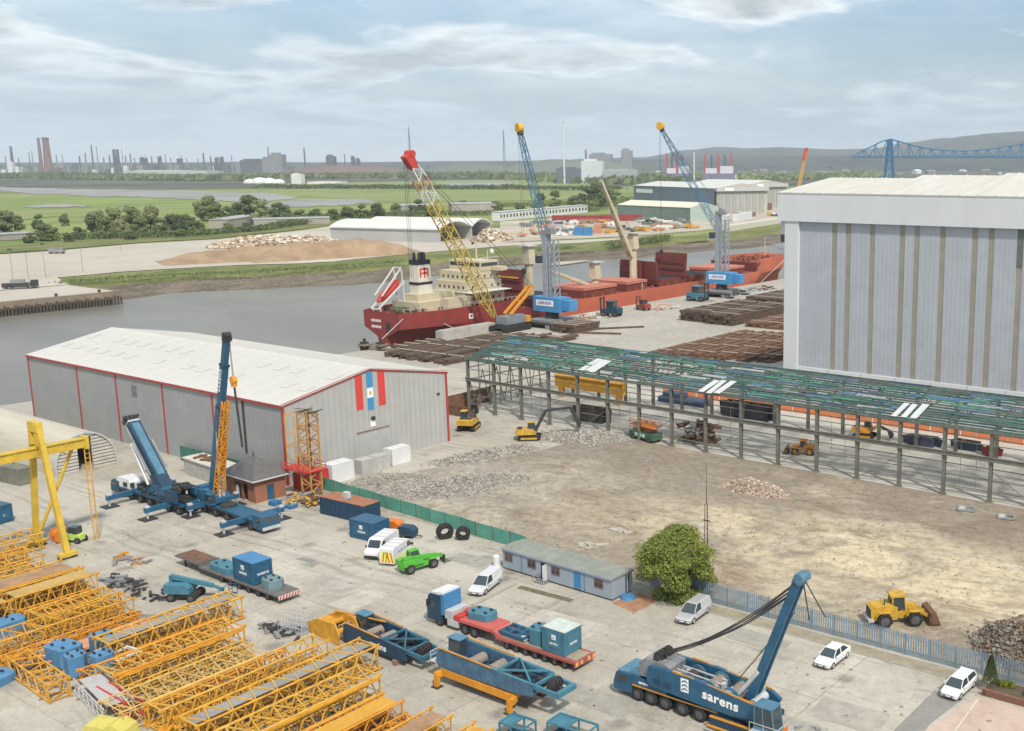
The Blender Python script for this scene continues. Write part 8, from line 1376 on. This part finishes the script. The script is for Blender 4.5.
for k_,v_ in PC.items(): number(v_,k_.replace('paint','').replace('plate','').replace('crane ','').strip()+' coloured material pile in the far works yard, %s from the left')
# long low grey retaining building roofs among trees
for k,(a,b,h) in enumerate((((2,241),(34,239),4),((228,229),(252,225),7),((254,226),(330,224),5),((402,214),(430,213),8),((452,212),(500,211),8))): facade('low grey roofed building among trees beyond the apron','low_building','building',a,b,h,14,M('dull_wall',(.34,.31,.28),.8,0,.1,.05),M('dull_roof',(.33,.33,.33),.7,0,.1,.05),'gable',group='low buildings among the far trees')
# far woodland belts
hedge('far_woodland',[(-30,178),(60,178.5),(140,180),(250,181)],13,80,9000,9,leaf_d,1.2); hedge('far_woodland',[(250,179),(400,178),(560,179),(640,184)],14,140,9000,10,leaf_d,1.2); hedge('far_woodland',[(620,180),(700,178),(780,180),(860,176)],14,120,5000,9,leaf_b,1.2); hedge('far_woodland',[(-30,171),(200,171),(420,170),(700,170),(1100,170)],16,700,12000,26,leaf_d,1.0)
# ================================================================ SKYLINE
m_sk=M('industrial_grey',(.20,.205,.21),.8,0,.25,.02,.2); m_skd=M('industrial_dark',(.085,.09,.10),.8,0,.2,.02); m_skr=M('industrial_rust',(.20,.10,.085),.8,0,.25,.02); m_skw=M('industrial_white',(.62,.62,.60),.8,0,.1,.02)
def hat(px,py,D): return CH+((PPY-PPY)+ (163-py))*D/FPX*1.0/math.cos(0)     # height seen at image row py at distance D
def chimney(label,px,D,ytop,wpx,mat,group,twin=0):
    p=at_dist(px,D,0); z=hat(px,ytop,D); r=wpx*D/FPX/2; t=thing('chimney',label,'chimney',p,0,group); part('stack',mat,t,lambda q:q.tube((0,0,0),(0,0,z),r*1.25,r*.85,10)); part('rim',m_skd,t,lambda q:q.tube((0,0,z),(0,0,z+r*.8),r*.95,r*.95,10)); return t
def tower(label,px0,px1,D,ytop,mat,name='plant_block',group='process plant blocks on the far skyline',cat='industrial block'):
    a,b=at_dist(px0,D),at_dist(px1,D); d=b-a; z=hat(px0,ytop,D); t=thing(name,label,cat,(a.x,a.y,0),math.atan2(d.y,d.x),group); L_=d.length; dp=max(20,min(L_,120)); part('body',mat,t,lambda q:q.bx(0,0,0,L_,dp,z*.92)); part('upper_stage',mat,t,lambda q:[q.bx(L_*.12,dp*.1,z*.92,L_*.7,dp*.7,z)]); return t
GS='slim chimneys on the far skyline'
for px,D,yt,w_,m_,lab in ((41,5200,140,3.0,m_skr,'tall dark brick chimney on far left skyline, slimmer of the pair'),(48,5200,141,6.5,m_skr,'tall thick reddish twin flue chimney on far left skyline'),(12.5,5200,148,2.6,m_skd,'short dark chimney at the far left end of skyline'),(115,5000,151,3.0,m_skd,'dark chimney right of the pale long shed, left of two close ones'),(118.5,5000,151,3.0,m_skd,'dark chimney right of the pale long shed, right of two close ones'),(586,5200,151,2,m_skd,'thin far chimney left of the white waste plant')): chimney(lab,px,D,yt,w_,m_,'chimneys on the far skyline')
rk2=random.Random(4)
for px,yt in ((33,152),(93,146),(98,147),(123,150),(131,155),(146,156),(166,155),(204,154),(232,156),(305,149),(269,148),(30,153),(57,156),(80,157),(182,156),(345,155),(6,157),(19,158),(63,155),(86,154),(104,158),(110,156),(126,157),(135,158),(152,157),(171,158),(187,159),(198,159),(211,157)): chimney('slim grey process column on the far industrial skyline',px,5600,yt,rk2.uniform(.7,1.7),rk2.choice([m_sk,m_skd,m_sk]),GS)
for px,yt in ((410.5,128),(504.5,131)):
    p=at_dist(px,4200); z=hat(px,yt,4200); t=thing('lattice_pylon','tall thin grey lattice mast standing on the horizon','mast',p,0,'tall masts on the horizon'); part('legs',grey,t,lambda q:[q.bar((s*4,r_*4,0),(s*.6,r_*.6,z),1.2) for s in (-1,1) for r_ in (-1,1)]); part('bracing',grey,t,lambda q:[q.bar((-4+3.4*k/14,-4+3.4*k/14,z*k/14),(4-3.4*(k+1)/14,-4+3.4*(k+1)/14,z*(k+1)/14),.8) for k in range(14)],kind='stuff')
rk=random.Random(17); px=0
while px<262:
    w_=rk.uniform(1.5,6.5); tower('low grey process plant block on the far left skyline',px,px+w_,rk.uniform(5000,6000),rk.uniform(161.0,169.5),rk.choice([m_sk,m_sk,m_skd,m_skr,m_sk,m_skw]) if rk.random()<.9 else m_skw); px+=w_*rk.uniform(.9,2.0)
for px in (142,146,160,179,181,217,222): 
    p=at_dist(px,5400); z=hat(px,158+rk.uniform(-2,2),5400); t=thing('column_plant','dark cluttered process tower on the far skyline','industrial tower',p,0,'process towers on the far skyline'); part('frame',m_skd,t,lambda q:[q.bx(-12,-12,0,12,12,z*.6),q.bx(-7,-7,z*.6,7,7,z),q.tube((9,0,0),(9,0,z*1.05),3,3,8)])
for a,b,yt,m_,lab in ((122,206,170,M('long_pale_shed',(.42,.46,.42),.8),'long pale green shed roof on the far left'),(270,282,153,m_sk,'pale grey tower block on skyline left of centre'),(262,270,157,m_sk,'grey block beside the pale tower block'),(240,262,159,m_skd,'dark rounded plant on skyline left of pale tower'),(326,334,155,m_skd,'small dark tower right of pale tower block'),(351,354,156,m_skd,'dark column pair, left one'),(356,359,158,m_skd,'dark column pair, right one'),(290,300,173,m_skw,'white low unit by the brown stockpile, left'),(306,336,181,m_skw,'white trailer row at the meadow edge')):
    D=5200 if yt<169 else (2650 if 'white' in lab else 3600); t=tower(lab,a,b,D,yt,m_,'skyline_building',None,'building')
for a,b,D,yt,m_,lab in ((268,420,4200,164,M('brown_stockpile',(.15,.10,.085),.9,0,.2,.004),'wide dark brown stockpile on the horizon left of crane'),(420,520,5200,161,M('dull_hill',(.11,.125,.09),.95,0,.2,.004),'low dull green mound on the horizon behind the crane boom'),(500,640,6500,158,M('dull_hill'),'low green mound on the horizon behind the waste plant')):
    A2,B2=at_dist(a,D),at_dist(b,D); d=B2-A2; c=(A2+B2)/2; L_=d.length/2; z=hat(0,yt,D); t=thing('stockpile_mound',lab,'mound',(c.x,c.y,0),math.atan2(d.y,d.x)); part('spoil',m_,t,lambda q:[q.poly([(x0,-220,-1),(x1,-220,-1),(x1,0,z1),(x0,0,z0)]) or q.poly([(x0,0,z0),(x1,0,z1),(x1,260,-1),(x0,260,-1)]) for x0,x1,z0,z1 in [(-L_+2*L_*k/24,-L_+2*L_*(k+1)/24,z*(1-abs(2*k/24-1)**3.0)*(.9+.12*noise.noise((k*.7,a,1))),z*(1-abs(2*(k+1)/24-1)**3.0)*(.9+.12*noise.noise(((k+1)*.7,a,1)))) for k in range(24)]])
for gname,fmt in ((GS,'slim grey process column on the far skyline, %s from the left'),('process plant blocks on the far skyline','process plant block on the far left skyline, %s from the left'),('process towers on the far skyline','dark cluttered process tower on the far skyline, %s from the left'),('lamp posts on the far apron','thin grey lamp post on the far apron, %s from the left'),('tall masts on the horizon','tall thin lattice mast on the horizon, %s from the left'),('white units in a row beyond the river','white site unit in the long row across the river, %s from the left'),('low buildings among the far trees','low grey roofed building among far trees, %s from the left')):
    number([o for o in bpy.data.objects if o.get('group')==gname],fmt)
p=at_dist(263,2700); t=thing('storage_domes','bright white low domes left of the brown stockpile','domes',p,math.atan2(_r.y,_r.x))
for k,(x,y,r_) in enumerate(((-36,0,16),(-14,6,22),(12,0,20),(34,4,15))): part('dome',m_skw,t,lambda q:q.ico((x,y,2),r_,0,2,.62))
# white waste plant with thin chimney
D=2700
chimney('very thin white chimney of the waste plant','x' and 564,D,124,1.6,M('pale_stack',(.6,.62,.63),.6),'white chimneys')
for a,b,yt,m_,lab in ((581,602,159,M('plant_pale',(.55,.58,.60),.7),'pale tall block of the waste plant by the thin chimney'),(556,581,167,M('plant_slate',(.12,.14,.17),.7),'dark slate lower hall of the waste plant'),(602,637,169,M('plant_greygreen',(.34,.37,.36),.7),'grey green long hall right of the waste plant')): tower(lab,a,b,D,yt,m_,'waste_plant_hall',None,'building')
for a,b,yt,lab in ((589,611,153,'dark far power station block, left of two'),(621,632,149,'dark far power station block, right taller one')): tower(lab,a,b,6500,yt,m_sk,'power_station_block',None,'building')
# jack up vessels with red legs
for a,b,lab in ((664,690,'white and purple jack up vessel with red legs, left one'),(702,735,'white and purple jack up vessel with red legs, right one')):
    D=3000; A2,B2=at_dist(a,D),at_dist(b,D); d=B2-A2; t=thing('jack_up_vessel',lab,'vessel',(A2.x,A2.y,0),math.atan2(d.y,d.x)); L_=d.length; part('hull',M('vessel_purple',(.20,.19,.27),.6),t,lambda q:q.bx(0,0,0,L_,30,hat(0,173,D))); part('superstructure',M('vessel_white',(.62,.60,.66),.6),t,lambda q:[q.bx(L_*.1,4,20,L_*.45,20,hat(0,168,D)),q.bx(L_*.55,4,20,L_*.95,20,hat(0,166,D))])
    for k in range(4 if a<700 else 5): part('leg',M('leg_red',(.42,.07,.06),.6) if k%2==0 else M('leg_dark',(.12,.08,.12),.6),t,lambda q:q.bx(L_*(k+.3)/5,8,20,L_*(k+.3)/5+5,13,hat(0,154.5+.8*(k%2),D)))
chimney('white raked mast among the jack up vessels',694,3000,152,1.6,m_skw,'white chimneys')
# leaning orange crane and red post beyond the hall
t=thing('far_boom_crane','orange boom crane with red tip beyond the white hall roof','crane',at_dist(790,700,0),0); b_=at_dist(806,700,0)-at_dist(790,700,0); part('boom',M('far_orange',(.55,.33,.14),.6),t,lambda q:q.bar((0,0,4),(b_.x,b_.y,hat(0,151,700)),1.9,1.7)); part('boom_tip',red,t,lambda q:q.bar((b_.x*.86,b_.y*.86,hat(0,151,700)-6),(b_.x*1.02,b_.y*1.02,hat(0,148.5,700)),2.1)); part('base',dark,t,lambda q:q.bx(-4,-4,0,4,4,5))
# transporter bridge
D=1800; br=thing('transporter_bridge','blue steel transporter bridge with arched cantilever trusses at right','bridge',(0,0,0)); bm_=M('bridge_blue',(.035,.16,.33),.6,0,.12,.02); mpp=D/FPX
def bp(px,py,o=0): p=at_dist(px,D,0); return Vector((p.x,p.y,hat(px,py,D)))+Vector((_f.x,_f.y,0)).normalized()*o
top=[(853,157),(862,151.5),(872,147),(882,142),(890,140),(900,142.5),(912,146),(926,149),(945,151),(962,151.6),(978,151),(1000,148),(1016,146),(1040,141),(1048,140),(1060,143),(1085,151),(1100,156)]
for o in (0,10):
    part('lower_chord',bm_,br,lambda q:q.bar(bp(853,157.2,o),bp(1100,157.2,o),1.9)); part('upper_chord',bm_,br,lambda q:[q.bar(bp(a[0],a[1],o),bp(b[0],b[1],o),1.5) for a,b in zip(top,top[1:])])
    def web(q):
        n=44
        def ty(x):
            for a,b in zip(top,top[1:]):
                if a[0]<=x<=b[0]: return a[1]+(b[1]-a[1])*(x-a[0])/(b[0]-a[0])
            return 156
        for k in range(n):
            x0=853+247*k/n;x1=853+247*(k+1)/n
            q.bar(bp(x0,157.2,o) if k%2 else bp(x0,ty(x0),o),bp(x1,ty(x1),o) if k%2 else bp(x1,157.2,o),.6)
            if k%2==0: q.bar(bp(x0,157.2,o),bp(x0,ty(x0),o),.6)
    part('web_lattice',bm_,br,web,kind='stuff')
for tx0 in (890,1048):
    for s in (-1,1):
        for o in (0,10): part('tower_leg',bm_,br,lambda q:[q.bar(bp(tx0+s*5.0,190,o)*1.0,bp(tx0+s*1.2,140.5,o),2.4)])
    part('tower_lattice',bm_,br,lambda q:[q.bar(bp(tx0-4.5+.55*k,183-6*k),bp(tx0+4.5-.55*(k+1),183-6*(k+1)),1.2) for k in range(7)]+[q.bar(bp(tx0+4.5-.55*k,183-6*k),bp(tx0-4.5+.55*(k+1),183-6*(k+1)),1.2) for k in range(7)],kind='stuff')
part('deck',bm_,br,lambda q:[q.hexa([bp(853,158,0),bp(1100,158,0),bp(1100,158,10),bp(853,158,10),bp(853,157,0),bp(1100,157,0),bp(1100,157,10),bp(853,157,10)])])
# distant town houses and sheds
for k in range(39):
    px=rk.uniform(640,1024); D=rk.uniform(2600,6000); s=rk.uniform(8,26); p=at_dist(px,D); t=thing('distant_building','small pale building in the distant town below the hills','building',p,rk.uniform(0,3),'distant town buildings'); m_=rk.choice([m_skw,m_sk,M('town_brick',(.25,.14,.10),.9),m_skw]); part('wall',m_,t,lambda q:q.bx(-s,-s*.5,0,s,s*.5,s*.5)); part('roof',M('town_roof',(.22,.21,.21),.8) if m_ is not m_skw else m_skw,t,lambda q:q.prism([(-s*.55,s*.5),(0,s*.8),(s*.55,s*.5)],'x',-s*1.05,s*1.05))
number([o for o in bpy.data.objects if o.get('group')=='distant town buildings'][:39],'small pale building in the distant town, %s from the left')
# hills
def hills(name,prof,D,depth,mat,bumps):
    q=MB(); n=140; m_=14; x0,x1=prof[0][0],prof[-1][0]; ids={}
    def top_(x):
        for (a,ya),(b,yb) in zip(prof,prof[1:]):
            if a<=x<=b: u=(x-a)/(b-a); u=u*u*(3-2*u); return ya+(yb-ya)*u
    fx=Vector((_f.x,_f.y,0)).normalized()
    for j in range(m_+1):
        v=j/m_
        for i in range(n+1):
            x=x0+(x1-x0)*i/n; ht=(163-top_(x))*D/FPX+CH
            p=at_dist(x,D)+fx*(depth*(v-.62)); pr_=math.sin(min(1,v/.62)*PI/2)**1.3 if v<.62 else math.cos((v-.62)/.38*PI/2)
            z=-3+(ht+3)*pr_*(1+(bumps*noise.noise((p.x*.0009,p.y*.0009,2)) if v<.6 else 0))
            ids[i,j]=len(q.v); q.v.append((p.x,p.y,z))
    for j in range(m_):
        for i in range(n): q.f.append([ids[i,j],ids[i+1,j],ids[i+1,j+1],ids[i,j+1]])
    return struct(name,q,mat,smooth=True)
def hill_b(nt,nz,tc,b):
    c=mix(nt,ramp(nt,nz(.0014,6,.65,None,.6),[(.42,0.),(.58,1.)]),(.022,.030,.026),(.055,.062,.045)); c=mix(nt,mth(nt,'MULTIPLY',ramp(nt,nz(.004,6,.7,None,.3,(4,4,0)),[(.58,0.),(.68,1.)]),.7),c,(.11,.11,.08)); return c,None
m_hill=gmat('hill_woodland',hill_b)
hills('hills',[(560,162),(640,158),(690,150),(718,147.2),(760,149),(820,150),(870,149),(905,144),(945,139),(975,136),(990,134),(1024,132.2),(1080,131),(1200,138),(1400,160)],11500,4200,m_hill,.25)
hills('low_hills',[(-60,162.5),(200,162.5),(400,162),(480,161),(600,160),(760,157),(900,155),(1200,157)],8200,2200,m_hill,.3)

# ================================================================ AIR
hb=MB().bx(-29500,-9800,-12,25500,29500,520); hz_o=hb.build('haze',None); hz_o['kind']='stuff'
hm=bpy.data.materials.new('haze_air'); hm.use_nodes=True; nt=hm.node_tree; nt.nodes.clear(); ou=nd(nt,'ShaderNodeOutputMaterial'); vv=nd(nt,'ShaderNodeVolumePrincipled'); vv.inputs['Color'].default_value=(.80,.90,1.0,1); vv.inputs['Density'].default_value=HAZE; vv.inputs['Anisotropy'].default_value=-.3
lk(nt,vv.outputs[0],ou.inputs['Volume']); hz_o.data.materials.append(hm)
bpy.context.view_layer.update()
